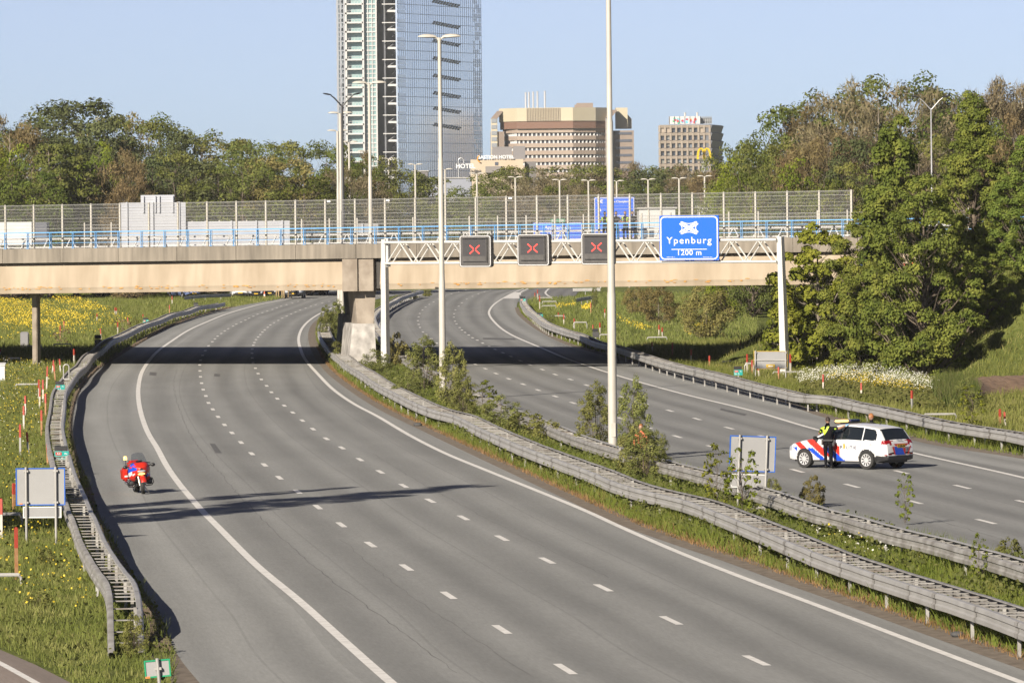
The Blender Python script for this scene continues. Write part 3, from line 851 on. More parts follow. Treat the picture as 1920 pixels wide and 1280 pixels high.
c = MB(); c.bbox((_qx, _qy, 2.15), (0.34, 0.5, 4.3), 0.04); c.box((_qx, _qy, 4.33), (0.62, 0.7, 0.16))
c.build('pillar', PIER_C, bridge)
# abutment and wing wall at the right end
b = MB(); along(b, XR - 0.1, XR + 1.2, 0.3, BRW - 0.5, -0.2, 6.2); b.build('abutment', CONC, bridge)
b = MB(); along(b, XR + 0.02, XA, 0.06, 0.5, -0.2, 6.27); wing = b.build('wing_wall', CONC, bridge)
GO, GB = mat('orange_spray_paint', (0.72, 0.10, 0.02), 0.7), mat('blue_spray_paint', (0.02, 0.08, 0.42), 0.7)
b = MB()
def blob(cx, cz, w_, h_, m, seed):
    q = random.Random(seed)
    n = 12
    b.add([(cx + w_ * math.cos(2 * math.pi * i / n) * q.uniform(.7, 1.15), 0.052, bz(cx, cz) + h_ * math.sin(2 * math.pi * i / n) * q.uniform(.7, 1.15)) for i in range(n)], [tuple(range(n))], m)
for i in range(7): blob(XR + 1.9 + i * .62, 5.35 - .05 * i + .25 * math.sin(i * 2.1), .36, .62, i % 4 == 0, i)
blob(XR + 1.0, 5.2, .42, .8, 1, 20); blob(XR + 1.4, 5.7, .3, .4, 1, 21)
b.build('graffiti', [GO, GB], bridge)

# the blue railing on its edge
ZT = 7.12
rail = thing('bridge_railing', 'light blue railing with flat posts along the near edge of the bridge', 'railing', BR0, BANG)
b = MB(); b.beam((XL, 0.0, bz(XL, 8.08)), (XA, 0.0, bz(XA, 8.08)), 0.07, 0.055); b.build('handrail', BLUE_PAINT, rail)
b = MB(); b.beam((XL, 0.02, bz(XL, 7.86)), (XA, 0.02, bz(XA, 7.86)), 0.02, 0.025); b.beam((XL, 0.02, bz(XL, 7.45)), (XA, 0.02, bz(XA, 7.45)), 0.02, 0.025)
b.build('cross_rail', BLUE_PAINT, rail)
xx = -29.0
while xx < 36:
    b = MB(); b.box((xx - .045, 0.0, bz(xx, 7.60)), (0.03, 0.07, 0.96)); b.box((xx + .055, 0.0, bz(xx, 7.60)), (0.016, 0.07, 0.96)); b.box((xx, 0.0, bz(xx, 7.135)), (0.2, 0.16, 0.02))
    b.build('post', BLUE_PAINT, rail); xx += 1.53
# the tall wire mesh fence just behind it
FPOST = mat('beige_fence_post', (0.50, 0.475, 0.42), 0.55, 0.1, (0.44, 0.41, 0.35), 2.0)
WIRE = mat('galvanised_wire', (0.30, 0.30, 0.29), 0.5, 0.3)
FY = 0.75
fence = thing('mesh_fence', 'tall wire mesh fence on beige posts standing along the bridge deck', 'fence', BR0, BANG)
FX = []
xx = bworld(0, 0).x
x0 = -31.0
step = 1.935
k = 0
XFE = 31.5
while x0 + k * step < XFE: FX.append(x0 + k * step); k += 1
tops = 9.86
for i, xx in enumerate(FX):
    b = MB(); b.box((xx, FY, bz(xx, 8.34)), (0.115, 0.10, 2.84)); b.box((xx, FY, bz(xx, 9.77)), (0.05, 0.05, 0.04))
    b.build('post', FPOST, fence)
for i, (xa, xb) in enumerate(zip(FX[:-1], FX[1:])):
    b = MB()
    n = 38
    for q in range(1, n):                           # upright wires
        xx = xa + (xb - xa) * q / n
        b.beam((xx, FY - .055, bz(xx, 7.05)), (xx, FY - .055, bz(xx, 9.74)), 0.007, 0.007)
    for q in range(14):                             # doubled cross wires
        z = 7.12 + q * 0.198
        b.beam((xa, FY - .064, bz(xa, z)), (xb, FY - .064, bz(xb, z)), 0.008, 0.011 if q % 3 else 0.020)
    b.beam((xa, FY - .06, bz(xa, 9.735)), (xb, FY - .06, bz(xb, 9.735)), 0.014, 0.02)
    b.build('mesh_panel', WIRE, fence)
for xx in (FX[15] + .35, FX[21] + .37, FX[17] + .3):
    b = MB(); b.box((xx - .08, FY - .09, bz(xx, 9.64)), (0.22, 0.02, 0.09)); b.build('number_plate', SIGN_WHITE, fence)
# crash barrier on the deck: two beams on hoop feet
barr = thing('deck_barrier', 'white crash barrier on splayed feet running along the bridge roadway', 'crash barrier', BR0, BANG)
BY = 2.6
b = MB(); b.beam((XL, BY, bz(XL, 7.70)), (XA, BY, bz(XA, 7.70)), 0.16, 0.10); b.build('top_beam', WHITE, barr)
b = MB(); b.beam((XL, BY, bz(XL, 7.20)), (XA, BY, bz(XA, 7.20)), 0.10, 0.06); b.build('lower_beam', WHITE, barr)
xx = -30.5
while xx < 34:
    b = MB(); b.beam((xx - .42, BY, bz(xx, 6.99)), (xx - .06, BY, bz(xx, 7.66)), 0.07, 0.07); b.beam((xx + .42, BY, bz(xx, 6.99)), (xx + .06, BY, bz(xx, 7.66)), 0.07, 0.07)
    b.build('splayed_foot', WHITE, barr); xx += 1.53
# lower fence on the far edge of the deck
fence2 = thing('low_mesh_fence', 'lower wire mesh fence on the far edge of the bridge', 'fence', BR0, BANG)
xx = -36.0
k = 0
while xx < 34:
    b = MB(); b.box((xx, BRW - .3, bz(xx, 7.85)), (0.09, 0.09, 1.75)); b.build('post', FPOST, fence2)
    b = MB()
    for q in range(1, 20): b.beam((xx + q * .1, BRW - .3, bz(xx, 7.05)), (xx + q * .1, BRW - .3, bz(xx, 8.6)), 0.008, 0.008)
    for q in range(7): b.beam((xx, BRW - .3, bz(xx, 7.15 + q * .235)), (xx + 2, BRW - .3, bz(xx, 7.15 + q * .235)), 0.008, 0.018)
    b.build('mesh_panel', WIRE, fence2); xx += 2.0

# ---------------------------------------------- big sign boards on the deck, seen from behind
def backboard(name, label, px0, px1, py0, py1, Y, ribs, group=None, extra=None, mt=ALU, blocks=()):
    """aluminium plank board seen from behind with upright channels and legs; pixel corners at depth Y"""
    a, c = P(px0, py1, Y), P(px1, py0, Y)
    root = thing(name, label, 'sign', (a.x, Y, a.z), 0, group)
    W, H_ = c.x - a.x, c.z - a.z
    b = MB()
    n = max(2, int(H_ / 0.16))
    for i in range(n): b.box((W / 2, 0.0, H_ * (i + .5) / n), (W, 0.045, H_ / n - 0.012))
    b.box((W / 2, 0.012, H_ / 2), (W - .02, 0.02, H_ - .02))
    b.build('board', mt, root)
    for r in ribs:
        b = MB(); b.box((W * r, -0.075, H_ / 2), (0.10, 0.10, H_ + .06)); b.build('channel', ALU, root)
    return root, W, H_
r1, W1, H1 = backboard('aluminium_board', 'tall silver board of horizontal planks on the bridge, seen from behind', 225, 348, 379, 466, 365.0, (.11, .5, .9))
a = P(264, 380, 365.0); c = P(327, 366, 365.0)
b = MB(); q = Vector(r1.location)
for i in range(3): b.box(((a.x + c.x) / 2 - q.x, 0, a.z - q.z + .08 + i * .155), (c.x - a.x, 0.045, 0.145))
b.build('top_board', ALU, r1)
for fx in (.08, .43, .55, .95):
    b = MB(); b.box((a.x - q.x + (c.x - a.x) * fx, -0.085, a.z - q.z - .12), (0.08, 0.10, 1.05)); b.build('channel', ALU, r1)
r2, W2, H2 = backboard('aluminium_board', 'long low silver board of horizontal planks beside the tall one on the bridge', 349, 543, 413.5, 465, 365.2, (.19, .44, .68, .93))
r3, W3, H3 = backboard('aluminium_board', 'small grey sign back above the far edge of the bridge behind the lamp post', 670, 709, 419, 442, 385, (.25, .6), mt=SIGN_GREY)
# a covered trailer at the left end of the deck
tr = P(61, 470, 360)
tl = thing('box_trailer', 'white box trailer parked on the bridge at the left edge', 'trailer', (tr.x - 2.6, 360, bz(blocal(tr.x, 360)[0], 6.98)), 0)
h_ = P(61, 416, 360).z - tl.location.z
b = MB(); b.bbox((0.0, 0.9, 0.35 + (h_ - .35) / 2), (5.2, 2.2, h_ - .35), .03); b.build('box_body', WHITE, tl)
b = MB(); b.box((3.05, 0.98, 0.4 + (h_ - .42) / 2), (0.86, 1.9, h_ - .42)); b.build('shaded_side', mat('shaded_blue_grey_panel', (0.10, 0.11, 0.14), 0.5), tl)  # the box's dark right side, its shade put into the colour
for xx in (-1.2, 1.2):
    b = MB(); b.lathe([(0.0, -.1), (.28, -.1), (.31, -.05), (.31, .05), (.28, .1), (0, .1)], (xx, 0.0, 0.31), 'y', 20); b.build('wheel', RUBBER, tl)

# ================================================================== the signal gantry before the bridge
gl = P(723, 692, 337.0); gl.z = 0
gr = P(1472, 700, 322.5); gr.z = 0
gang = math.atan2(gr.y - gl.y, gr.x - gl.x)
GL = math.hypot(gr.x - gl.x, gr.y - gl.y)
GPAINT = mat('gantry_white_paint', (0.68, 0.67, 0.63), 0.45, 0.05, (0.58, 0.57, 0.54), 1.2)
gantry = thing('signal_gantry', 'white steel truss gantry spanning the right carriageway in front of the bridge', 'gantry', (gl.x, gl.y, 0), gang)
zT, zB = 7.52, 6.20
for k, xx in enumerate((0.0, GL)):
    base = hz(*(gl if k == 0 else gr)[:2])
    b = MB()
    w0, w1 = (.40, .27)
    off = (-.14, .05)[k] if k else 0.0
    b.add([(xx - w0 / 2, -.2, base - .3), (xx + w0 / 2, -.2, base - .3), (xx + w0 / 2, .2, base - .3), (xx - w0 / 2, .2, base - .3),
           (xx - w1 / 2 - (.2 if k else -0.02), -.16, zT + .06), (xx + w1 / 2 - (.2 if k else -0.02), -.16, zT + .06), (xx + w1 / 2 - (.2 if k else -0.02), .16, zT + .06), (xx - w1 / 2 - (.2 if k else -0.02), .16, zT + .06)],
          [(3, 2, 1, 0), (4, 5, 6, 7), (0, 1, 5, 4), (1, 2, 6, 5), (2, 3, 7, 6), (3, 0, 4, 7)])
    leg = b.build('post', GPAINT, gantry)
    b = MB(); b.box((xx + (-.30 if k else .26), 0, zB + .62), (0.16, 0.24, 1.62)); b.build('end_bracket', GPAINT, leg)
def chord(name, z, y, r):
    b = MB(); b.tube([(0.2, y, z), (GL - .3, y, z)], r, 10); return b.build(name, GPAINT, gantry, smooth=40)
chord('top_chord', zT - .12, -.28, .085); chord('top_chord', zT - .12, .28, .085); chord('lower_chord', zB, -.28, .075); chord('lower_chord', zB, .28, .075)
nb = 14
for k in range(nb):
    xa = .35 + (GL - .9) * k / nb; xb = .35 + (GL - .9) * (k + 1) / nb; xm = (xa + xb) / 2
    b = MB()
    for y in (-.28, .28):
        b.tube([(xa, y, zB), (xm, y, zT - .14)], .045, 6); b.tube([(xm, y, zT - .14), (xb, y, zB)], .045, 6)
    b.tube([(xa, -.28, zB), (xa, .28, zB)], .035, 6); b.tube([(xm, -.28, zT - .14), (xm, .28, zT - .14)], .035, 6)
    b.build('truss_diagonal', GPAINT, gantry)
gdir = Vector((math.cos(gang), math.sin(gang), 0))
def gantry_pt(px):                                  # where along the gantry a photo column falls
    lo, hi = 0.0, GL
    for _ in range(40):
        m_ = (lo + hi) / 2
        p = gl + gdir * m_
        if 960 + p.x / p.y * F < px: lo = m_
        else: hi = m_
    return lo
LED = mat('red_led', (0.6, 0.02, 0.02), 0.4, emit=(1.0, 0.10, 0.07), estr=0.75)
SIGF = mat('matrix_sign_black', (0.075, 0.071, 0.068), 0.55, 0.0, (0.10, 0.094, 0.09), 3.0)
SIGD = mat('matrix_sign_panel', (0.058, 0.055, 0.057), 0.4)
def rrect(w_, h_, r, n=6):
    out = []
    for cx, cy, a0 in ((w_ / 2 - r, h_ / 2 - r, 0), (-w_ / 2 + r, h_ / 2 - r, 90), (-w_ / 2 + r, -h_ / 2 + r, 180), (w_ / 2 - r, -h_ / 2 + r, 270)):
        for k in range(n + 1):
            t = R_(a0 + 90 * k / n); out.append((cx + r * math.cos(t), cy + r * math.sin(t)))
    return out
def ring(b, outer, inner, o, ax, ay, d, m=0):
    """a flat frame between two outlines of equal length"""
    n = len(outer)
    o, ax, ay, d = Vector(o), Vector(ax), Vector(ay), Vector(d)
    v = [o + ax * p[0] + ay * p[1] for p in outer] + [o + ax * p[0] + ay * p[1] for p in inner]
    v += [p + d for p in v]
    f = []
    for i in range(n):
        j = (i + 1) % n
        f += [(i, j, n + j, n + i), (2 * n + i, 3 * n + i, 3 * n + j, 2 * n + j), (i, 2 * n + i, 2 * n + j, j), (n + i, n + j, 3 * n + j, 3 * n + i)]
    return b.add(v, f, m)
SIGLAB = ['square black lane signal with a red cross, leftmost of the three on the gantry', 'square black lane signal with a red cross, middle one of the three on the gantry',
          'square black lane signal with a red cross, partly hidden by the nearest lamp post']
X3, Z3 = (1, 0, 0), (0, 0, 1)
for i, (px, py) in enumerate([(892.5, 471), (1001, 468.5), (1121, 466.5)]):
    t = gantry_pt(px + 11.5)
    p = gl + gdir * t
    z = P(px, py, p.y).z
    Wd = 59.5 / F * p.y
    fwd = Vector((gdir.y, -gdir.x, 0))
    root = thing('lane_signal', SIGLAB[i], 'traffic signal', p + fwd * 0.62 + Vector((0, 0, z)), gang, 'red cross lane signals on the gantry')
    root.scale = (1 / math.cos(gang), 1, 1)
    b = MB(); b.extr(rrect(Wd, Wd, .14), (0, .28, 0), X3, Z3, (0, -.28, 0)); b.build('housing', SIGF, root)
    b = MB(); ring(b, rrect(Wd - .06, Wd - .06, .13), rrect(Wd - .125, Wd - .125, .10), (0, 0.0, 0), X3, Z3, (0, -.012, 0)); b.build('white_border', SIGN_WHITE, root)
    w_ = Wd * .74
    b = MB(); b.box((-.01, -.03, .06), (w_, .06, w_ * 1.0)); pn = b.build('display', SIGD, root)
    b = MB(); b.box((-.01, -.075, -Wd * .235), (w_ * 0.98, .03, .29)); b.build('lower_panel', SIGF, root)
    b = MB(); b.box((w_ / 2 + .02, -.05, .05), (.04, .12, w_)); b.box((0, -.09, .06 + w_ / 2 + .02), (w_ + .1, .16, .035)); b.build('hood', SIGF, root)
    b = MB()
    for s1 in (-1, 1):
        for s2 in (-1, 1): b.beam((s1 * .055, -.068, .10 + s2 * .035), (s1 * .275, -.068, .10 + s2 * .235), .012, .062, 0, up=(0, 0, 1))
    b.build('cross', LED, root)
    b = MB(); b.box((-.5, .30, 0), (.08, .1, 1.5)); b.box((.5, .30, 0), (.08, .1, 1.5)); b.build('bracket', GPAINT, root)
# the blue direction sign
def junction_symbol(name, parent, o, ax, ay, nrm, w_, h_):
    """motorway interchange: two crossing bands with a blue centre line, arcs on the four sides"""
    o, ax, ay, nrm = Vector(o), Vector(ax), Vector(ay), Vector(nrm)
    b = MB()
    A, B_ = Vector((-w_ * .42, -h_ * .36)), Vector((w_ * .42, h_ * .36))
    def band(p, q, wd, lift, m):
        d = (q - p).normalized(); n = Vector((-d.y, d.x)) * wd / 2
        b.extr([tuple(p - n), tuple(q - n), tuple(q + n), tuple(p + n)], o + nrm * lift, ax, ay, nrm * .002, m)
    bw = h_ * .25
    band(A, B_, bw, 0.001, 0); band(A, B_, bw * .17, 0.0035, 1)
    C_, D_ = Vector((-w_ * .42, h_ * .36)), Vector((w_ * .42, -h_ * .36))
    band(C_ * .99, D_ * .99, bw * 1.25, 0.0035, 1) if False else None
    band(C_, D_, bw, 0.006, 0); band(C_, D_, bw * .17, 0.0085, 1)
    for s_, horizontal in ((1, 1), (-1, 1), (1, 0), (-1, 0)):
        pts = []
        for k in range(13):
            t = -1 + 2 * k / 12
            if horizontal: pts.append(Vector((w_ * .33 * t, s_ * h_ * (.30 + .14 * t * t))))
            else: pts.append(Vector((s_ * w_ * (.33 + .12 * t * t), h_ * .30 * t)))
        for p, q in zip(pts[:-1], pts[1:]): band(p, q + (q - p) * .15, h_ * .05, 0.011, 0)
    return b.build(name, [SIGN_WHITE, SIGN_BLUE], parent)
t = gantry_pt(1303.5); p = gl + gdir * t
fwd = Vector((gdir.y, -gdir.x, 0))
cz = P(1292.5, 446, p.y).z
SW, SH = 108.5 / F * p.y, 83.5 / F * p.y
sgn = thing('direction_sign', 'blue motorway sign reading Ypenburg 1200 m with an interchange symbol', 'road sign', p + fwd * 0.55 + Vector((0, 0, cz)), gang)
sgn.scale = (1 / math.cos(gang), 1, 1)
b = MB(); b.box((0, .03, 0), (SW, .05, SH)); b.build('panel', SIGN_BLUE, sgn)
b = MB(); ring(b, rrect(SW - .08, SH - .08, .24, 8), rrect(SW - .20, SH - .20, .19, 8), (0, .004, 0), X3, Z3, (0, -.006, 0)); b.build('border', SIGN_WHITE, sgn)
junction_symbol('interchange_symbol', sgn, (0.0, .002, SH * .225), X3, Z3, (0, -1, 0), 1.12, .78)
text_mesh('Ypenburg', .36, SIGN_WHITE, 'lettering', sgn, (0, 0, -SH * .125), X3, Z3, .006, track=1.22, bold=.004)
text_mesh('1200 m', .29, SIGN_WHITE, 'lettering', sgn, (0, 0, -SH * .385), X3, Z3, .006, track=1.08, bold=.003)
b = MB(); b.box((0, .001, -SH * .255), (SW * .60, .006, .035)); b.build('divider', SIGN_WHITE, sgn)
text_mesh('Rijkswaterstaat', .055, SIGN_WHITE, 'small_print', sgn, (SW * .31, 0, -SH * .44), X3, Z3, .004)
text_mesh('4084-R-481-L1', .055, SIGN_WHITE, 'small_print', sgn, (-SW * .31, 0, -SH * .44), X3, Z3, .004)
b = MB(); b.box((-.8, .14, .1), (.08, .17, 1.9)); b.box((.8, .14, .1), (.08, .17, 1.9)); b.build('bracket', GPAINT, sgn)

# blue signs far behind the bridge
def far_sign(name, label, px0, px1, py0, py1, Y, bordered=True, mt=SIGN_BLUE, foot=0.0):
    a, c = P(px0, py1, Y), P(px1, py0, Y)
    W, H_ = c.x - a.x, c.z - a.z
    root = thing(name, label, 'road sign', ((a.x + c.x) / 2, Y, (a.z + c.z) / 2), 0)
    b = MB(); b.box((0, .04, 0), (W, .06, H_)); b.build('panel', mt, root)
    if bordered:
        b = MB(); ring(b, rrect(W - .04, H_ - .04, .2), rrect(W - .16, H_ - .16, .16), (0, .008, 0), X3, Z3, (0, -.012, 0)); b.build('border', SIGN_WHITE, root)
    for s_ in (-.36, .36):
        b = MB(); b.tube([(s_ * W, .14, -root.location.z + foot), (s_ * W, .14, H_ / 2)], .09, 8); b.build('post', GALV, root)
    return root, W, H_
s2, W_, H_ = far_sign('direction_sign', 'big blue sign reading Prins Clausplein with a white arrow, seen through the bridge fence', 1115, 1189, 369.5, 447, 700)
junction_symbol('interchange_symbol', s2, (-W_ * .36, .0, H_ * .40), X3, Z3, (0, -1, 0), .78, .54)
text_mesh('Prins Clausplein', .25, SIGN_WHITE, 'lettering', s2, (W_ * .12, -.01, H_ * .37), X3, Z3, .01, bold=.006)
text_mesh('Den Haag', .28, SIGN_WHITE, 'lettering', s2, (W_ * .08, -.01, H_ * .02), X3, Z3, .01, bold=.006)
b = MB(); b.box((-W_ * .37, 0, -H_ * .12), (.12, .015, H_ * .6)); b.add([(-W_ * .37 - .2, -.006, H_ * .16), (-W_ * .37 + .2, -.006, H_ * .16), (-W_ * .37, -.006, H_ * .29)], [(0, 1, 2)]); b.build('arrow', SIGN_WHITE, s2)
s3, W_, H_ = far_sign('direction_sign', 'wide low blue sign reading Amsterdam Utrecht beyond the bridge, its top above the railing', 1000, 1091, 417, 456, 720)
text_mesh('Amsterdam', .47, SIGN_WHITE, 'lettering', s3, (0, -.01, H_ * .17), X3, Z3, .01, bold=.01)
text_mesh('Utrecht', .47, SIGN_WHITE, 'lettering', s3, (-.2, -.01, -H_ * .17), X3, Z3, .01, bold=.01)
GREEN = mat('green_sign_film', (0.01, 0.22, 0.10), 0.45)
s4, W_, H_ = far_sign('route_sign', 'small green route number sign above the Amsterdam sign', 1032, 1059, 410.5, 417, 719.5, False, GREEN)
text_mesh('E19', .24, SIGN_WHITE, 'lettering', s4, (-W_ * .27, -.01, -.12), X3, Z3, .01, bold=.01); text_mesh('E30', .24, SIGN_WHITE, 'lettering', s4, (W_ * .27, -.01, -.12), X3, Z3, .01, bold=.01)
# ================================================================== motorway lamp posts
def lamp_post(name, label, px, Y, top=17.5, base=0.0, group='double-headed motorway lamp posts', two=True, rad=(.15, .12, .085), lp=None):
    x = lp if lp is not None else P(px, 640, Y).x
    root = thing(name, label, 'lamp post', (x, Y, base), 0, group)
    H_ = top - base
    b = MB()
    b.tube([(0, 0, -.1), (0, 0, H_ * .33), (0, 0, H_ * .335), (0, 0, H_ * .665), (0, 0, H_ * .67), (0, 0, H_)], [rad[0] + .02, rad[0], rad[1] + .015, rad[1], rad[1] - .02, rad[2]], 14)
    b.build('pole', POLE_PAINT, root, smooth=40)
    b = MB(); b.box((.02, -rad[0] - .012, 1.2), (.16, .03, .5)); b.build('service_door', POLE_PAINT, root)
    for s_ in ((-1, 1) if two else (-1,)):
        b = MB(); b.tube([(0, 0, H_ - .25), (s_ * .10, 0, H_ - .02), (s_ * .3, 0, H_ + .02)], .05, 8); arm = b.build('arm', POLE_PAINT, root, smooth=50)
        b = MB()
        prof = [(.14, .06, .05), (.30, .13, .10), (.55, .16, .12), (.80, .15, .10), (.98, .09, .05), (1.04, .03, .02)]
        v, f = [], []
        for (xx, wy, hh) in prof:
            for k in range(12):
                t = 2 * math.pi * k / 12
                v.append((s_ * xx, wy * math.cos(t), H_ + .03 + (hh * 1.25 if math.sin(t) > 0 else hh * .35) * math.sin(t) + .03 * (xx - .5)))
        for i in range(len(prof) - 1):
            for k in range(12): f.append((i * 12 + k, i * 12 + (k + 1) % 12, (i + 1) * 12 + (k + 1) % 12, (i + 1) * 12 + k))
        f += [tuple(range(12)), tuple(range(len(prof) * 12 - 1, len(prof) * 12 - 13, -1))]
        if s_ > 0: f = [t[::-1] for t in f]
        b.add(v, f); b.build('lamp_head', POLE_PAINT, root, smooth=50)
    return root
p = G(1149.5, 868); lamp_post('lamp_post', 'nearest tall cream lamp post, its foot in the central reservation beside the police car lanes', 0, p.y, 18.4, lp=p.x)
p = G(831, 752); l2 = lamp_post('lamp_post', 'tall cream double-headed lamp post rising from shrubs left of the lane signals', 0, p.y, 0, lp=p.x) if False else None
pY = 283.0; lamp_post('lamp_post', 'tall cream double-headed lamp post rising from shrubs left of the lane signals', 829.5, pY, 17.5)
pY = F * 9 / (678 - 2.6 - 400); lamp_post('lamp_post', 'cream double-headed lamp post close in front of the bridge pier', 697, pY, P(691, 157, pY).z)
far = [(640, 213, 494, 'double-headed lamp post directly behind the dark forked lamp, its head below the fork'), (634.5, 246, 594, 'double-headed lamp post just left of the dark forked lamp, its head over the left wood'),
       (656, 267, 687, 'double-headed lamp post whose head stands against the foot of the white balconies'), (685.5, 284, 786, 'double-headed lamp post hidden close behind the cream lamp at the pier'),
       (730, 298, 790, 'double-headed lamp post in front of the dark left corner of the glass tower'), (779.5, 309, 790, 'double-headed lamp post in front of the middle of the glass tower'),
       (835.5, 318, 790, 'small double-headed lamp post beside the pole of a much taller one, below the glass tower'), (895, 326, 790, 'small lamp post in front of the pale hotel wall'),
       (967, 333, 790, 'small lamp post before the woods left of the blue junction sign'), (1050, 338, 790, 'small lamp post behind the green route sign'), (1104, 339, 790, 'small lamp post just left of the tall blue sign'),
       (1157, 340, 790, 'small lamp post beyond the tall blue sign, right of the nearest pole'), (1216, 337, 790, 'small lamp post left of the grey honeycomb office block'), (1274, 335, 790, 'small lamp post below the middle of the grey honeycomb office block'),
       (1322, 331, 790, 'small lamp post standing below the yellow arches')]
for px, py, Y, lab in far:
    q = P(px, py, Y)
    lamp_post('lamp_post', lab, px, Y, q.z, lp=P(px, 420, Y).x, group='far double-headed lamp posts beyond the bridge', rad=(.17, .15, .12))
def fork_lamp(label, pxb, pyb, pxt, pyt, Y, m, mh, sl=1.0):
    a, c = P(pxb, pyb, Y), P(pxt, pyt, Y)
    a.z = 6.9
    root = thing('street_lamp', label, 'street lamp', a, 0, 'forked street lamps on the bridge')
    H_ = c.z - a.z
    b = MB(); b.tube([(0, 0, 0), (0, 0, H_ * .25), (0, 0, H_ * .26), (0, 0, H_)], [.13 * sl, .12 * sl, .09 * sl, .06 * sl], 12); b.build('pole', m, root, smooth=40)
    for s_ in (-1, 1):
        b = MB(); b.tube([(0, 0, H_ - .1), (s_ * .5, 0, H_ + .45), (s_ * .72, 0, H_ + .62)], [.05 * sl, .045 * sl, .04 * sl], 8); b.build('arm', m, root, smooth=40)
        b = MB(); b.ball((s_ * .95, 0, H_ + .70), (.30, .14, .055), 12, 6, 0, Matrix.Rotation(-s_ * .18, 3, 'Y')); b.build('lamp_head', mh, root, smooth=60)
    return root
DKP = mat('dark_lamp_paint', (0.035, 0.036, 0.04), 0.5)
fork_lamp('dark forked street lamp on the bridge in front of the tower balconies', 644, 455, 637, 197, 376, DKP, DKP)
fork_lamp('pale forked street lamp sticking out of the trees at the right', 1748, 440, 1748, 203, 352, mat('pale_lamp_paint', (0.42, 0.42, 0.43), 0.4, .2), DKP, .62)
# ================================================================== trees, shrubs, grass and flowers
# spring foliage: fresh green, olive, yellow-green, and crowns still brown with half-open leaves
M_GREEN = leaf_mat('fresh_green_leaves', [(0.050, 0.072, 0.018), (0.115, 0.142, 0.032), (0.205, 0.225, 0.055)] or [(0.049, 0.088, 0.018), (0.114, 0.172, 0.028), (0.21, 0.263, 0.045)])
M_OLIVE = leaf_mat('olive_leaves', [(0.063, 0.088, 0.025), (0.144, 0.161, 0.044), (0.245, 0.242, 0.074)])
M_LIME = leaf_mat('yellow_green_leaves', [(0.081, 0.115, 0.016), (0.176, 0.209, 0.027), (0.297, 0.284, 0.047)])
M_BROWN = leaf_mat('brown_budding_twigs', [(0.085, 0.070, 0.040), (0.165, 0.138, 0.080), (0.26, 0.22, 0.13)] or [(0.09, 0.063, 0.033), (0.173, 0.132, 0.068), (0.262, 0.203, 0.112)], 0.15)
M_RUSSET = leaf_mat('russet_young_leaves', [(0.085, 0.062, 0.032), (0.165, 0.125, 0.062), (0.26, 0.205, 0.10)] or [(0.087, 0.051, 0.023), (0.181, 0.109, 0.051), (0.29, 0.189, 0.087)], 0.2)
M_GOLD = leaf_mat('golden_catkins_and_leaves', [(0.115, 0.100, 0.034), (0.215, 0.185, 0.066), (0.33, 0.285, 0.12)], 0.25)
M_BLUEG = leaf_mat('grey_green_leaves', [(0.048, 0.064, 0.028), (0.110, 0.130, 0.055), (0.19, 0.205, 0.09)] or [(0.042, 0.067, 0.025), (0.096, 0.131, 0.044), (0.175, 0.206, 0.074)])
M_MAPLE = leaf_mat('maple_leaves', [(0.079, 0.105, 0.018), (0.184, 0.21, 0.032), (0.289, 0.289, 0.052)], 0.35, 0.8)
M_BIG = leaf_mat('dark_olive_spring_leaves', [(0.056, 0.086, 0.021), (0.151, 0.185, 0.039), (0.276, 0.284, 0.063)], 0.3, 0.6)
M_BUSH = leaf_mat('shrub_leaves', [(0.095, 0.110, 0.034), (0.205, 0.218, 0.066), (0.33, 0.32, 0.12)], 0.35, 1.5)
M_BUSHB = leaf_mat('reddish_shrub_leaves', [(0.10, 0.080, 0.030), (0.20, 0.165, 0.062), (0.30, 0.26, 0.10)], 0.3, 1.5)
M_TAN = leaf_mat('dry_tan_stems', [(0.11, 0.083, 0.044), (0.22, 0.165, 0.094), (0.33, 0.264, 0.154)], 0.2, 1.5)

def quads_mesh(name, c, a, b, m):
    """diamond leaves: centre, half-length and half-width vectors as arrays"""
    n = len(c)
    v = np.empty((n * 4, 3), np.float32)
    v[0::4] = c - a; v[1::4] = c + b; v[2::4] = c + a; v[3::4] = c - b
    me = bpy.data.meshes.new(name)
    me.vertices.add(n * 4); me.vertices.foreach_set('co', v.ravel())
    me.loops.add(n * 4); me.loops.foreach_set('vertex_index', np.arange(n * 4, dtype=np.int32))
    me.polygons.add(n); me.polygons.foreach_set('loop_start', np.arange(0, n * 4, 4, dtype=np.int32))
    me.polygons.foreach_set('loop_total', np.full(n, 4, np.int32))
    me.update(calc_edges=True)
    me.materials.append(m)
    return me
def unit(v): return v / np.maximum(np.linalg.norm(v, axis=1, keepdims=True), 1e-9)
def leaf_cloud(name, rng, clumps, n, size, m, outward=1.0, slim=0.55, droop=0.0, shell=0.45):
    """leaves thick on the outside of each clump: (x, y, z, radius, flatness)"""
    cl = np.array(clumps, float)
    w_ = cl[:, 3] ** 2; w_ /= w_.sum()
    k = rng.choice(len(cl), n, p=w_)
    d = unit(rng.normal(size=(n, 3)))
    d[:, 2] = np.where(d[:, 2] < -0.35, -d[:, 2] * 0.6, d[:, 2]); d = unit(d)
    r = cl[k, 3] * (shell + (1.08 - shell) * rng.random(n) ** 0.55)
    c = cl[k, :3] + d * r[:, None] * np.stack([np.ones(n), np.ones(n), cl[k, 4]], 1)
    nrm = unit(d * outward + rng.normal(size=(n, 3)) * 0.45 + np.array([0, 0, 0.25]))
    t = unit(np.cross(nrm, unit(rng.normal(size=(n, 3)))))
    t[:, 2] -= droop; t = unit(t)
    bt = np.cross(nrm, t)
    s_ = size * rng.uniform(0.55, 1.35, n)[:, None]
    return quads_mesh(name, c, t * s_, bt * s_ * slim, m)
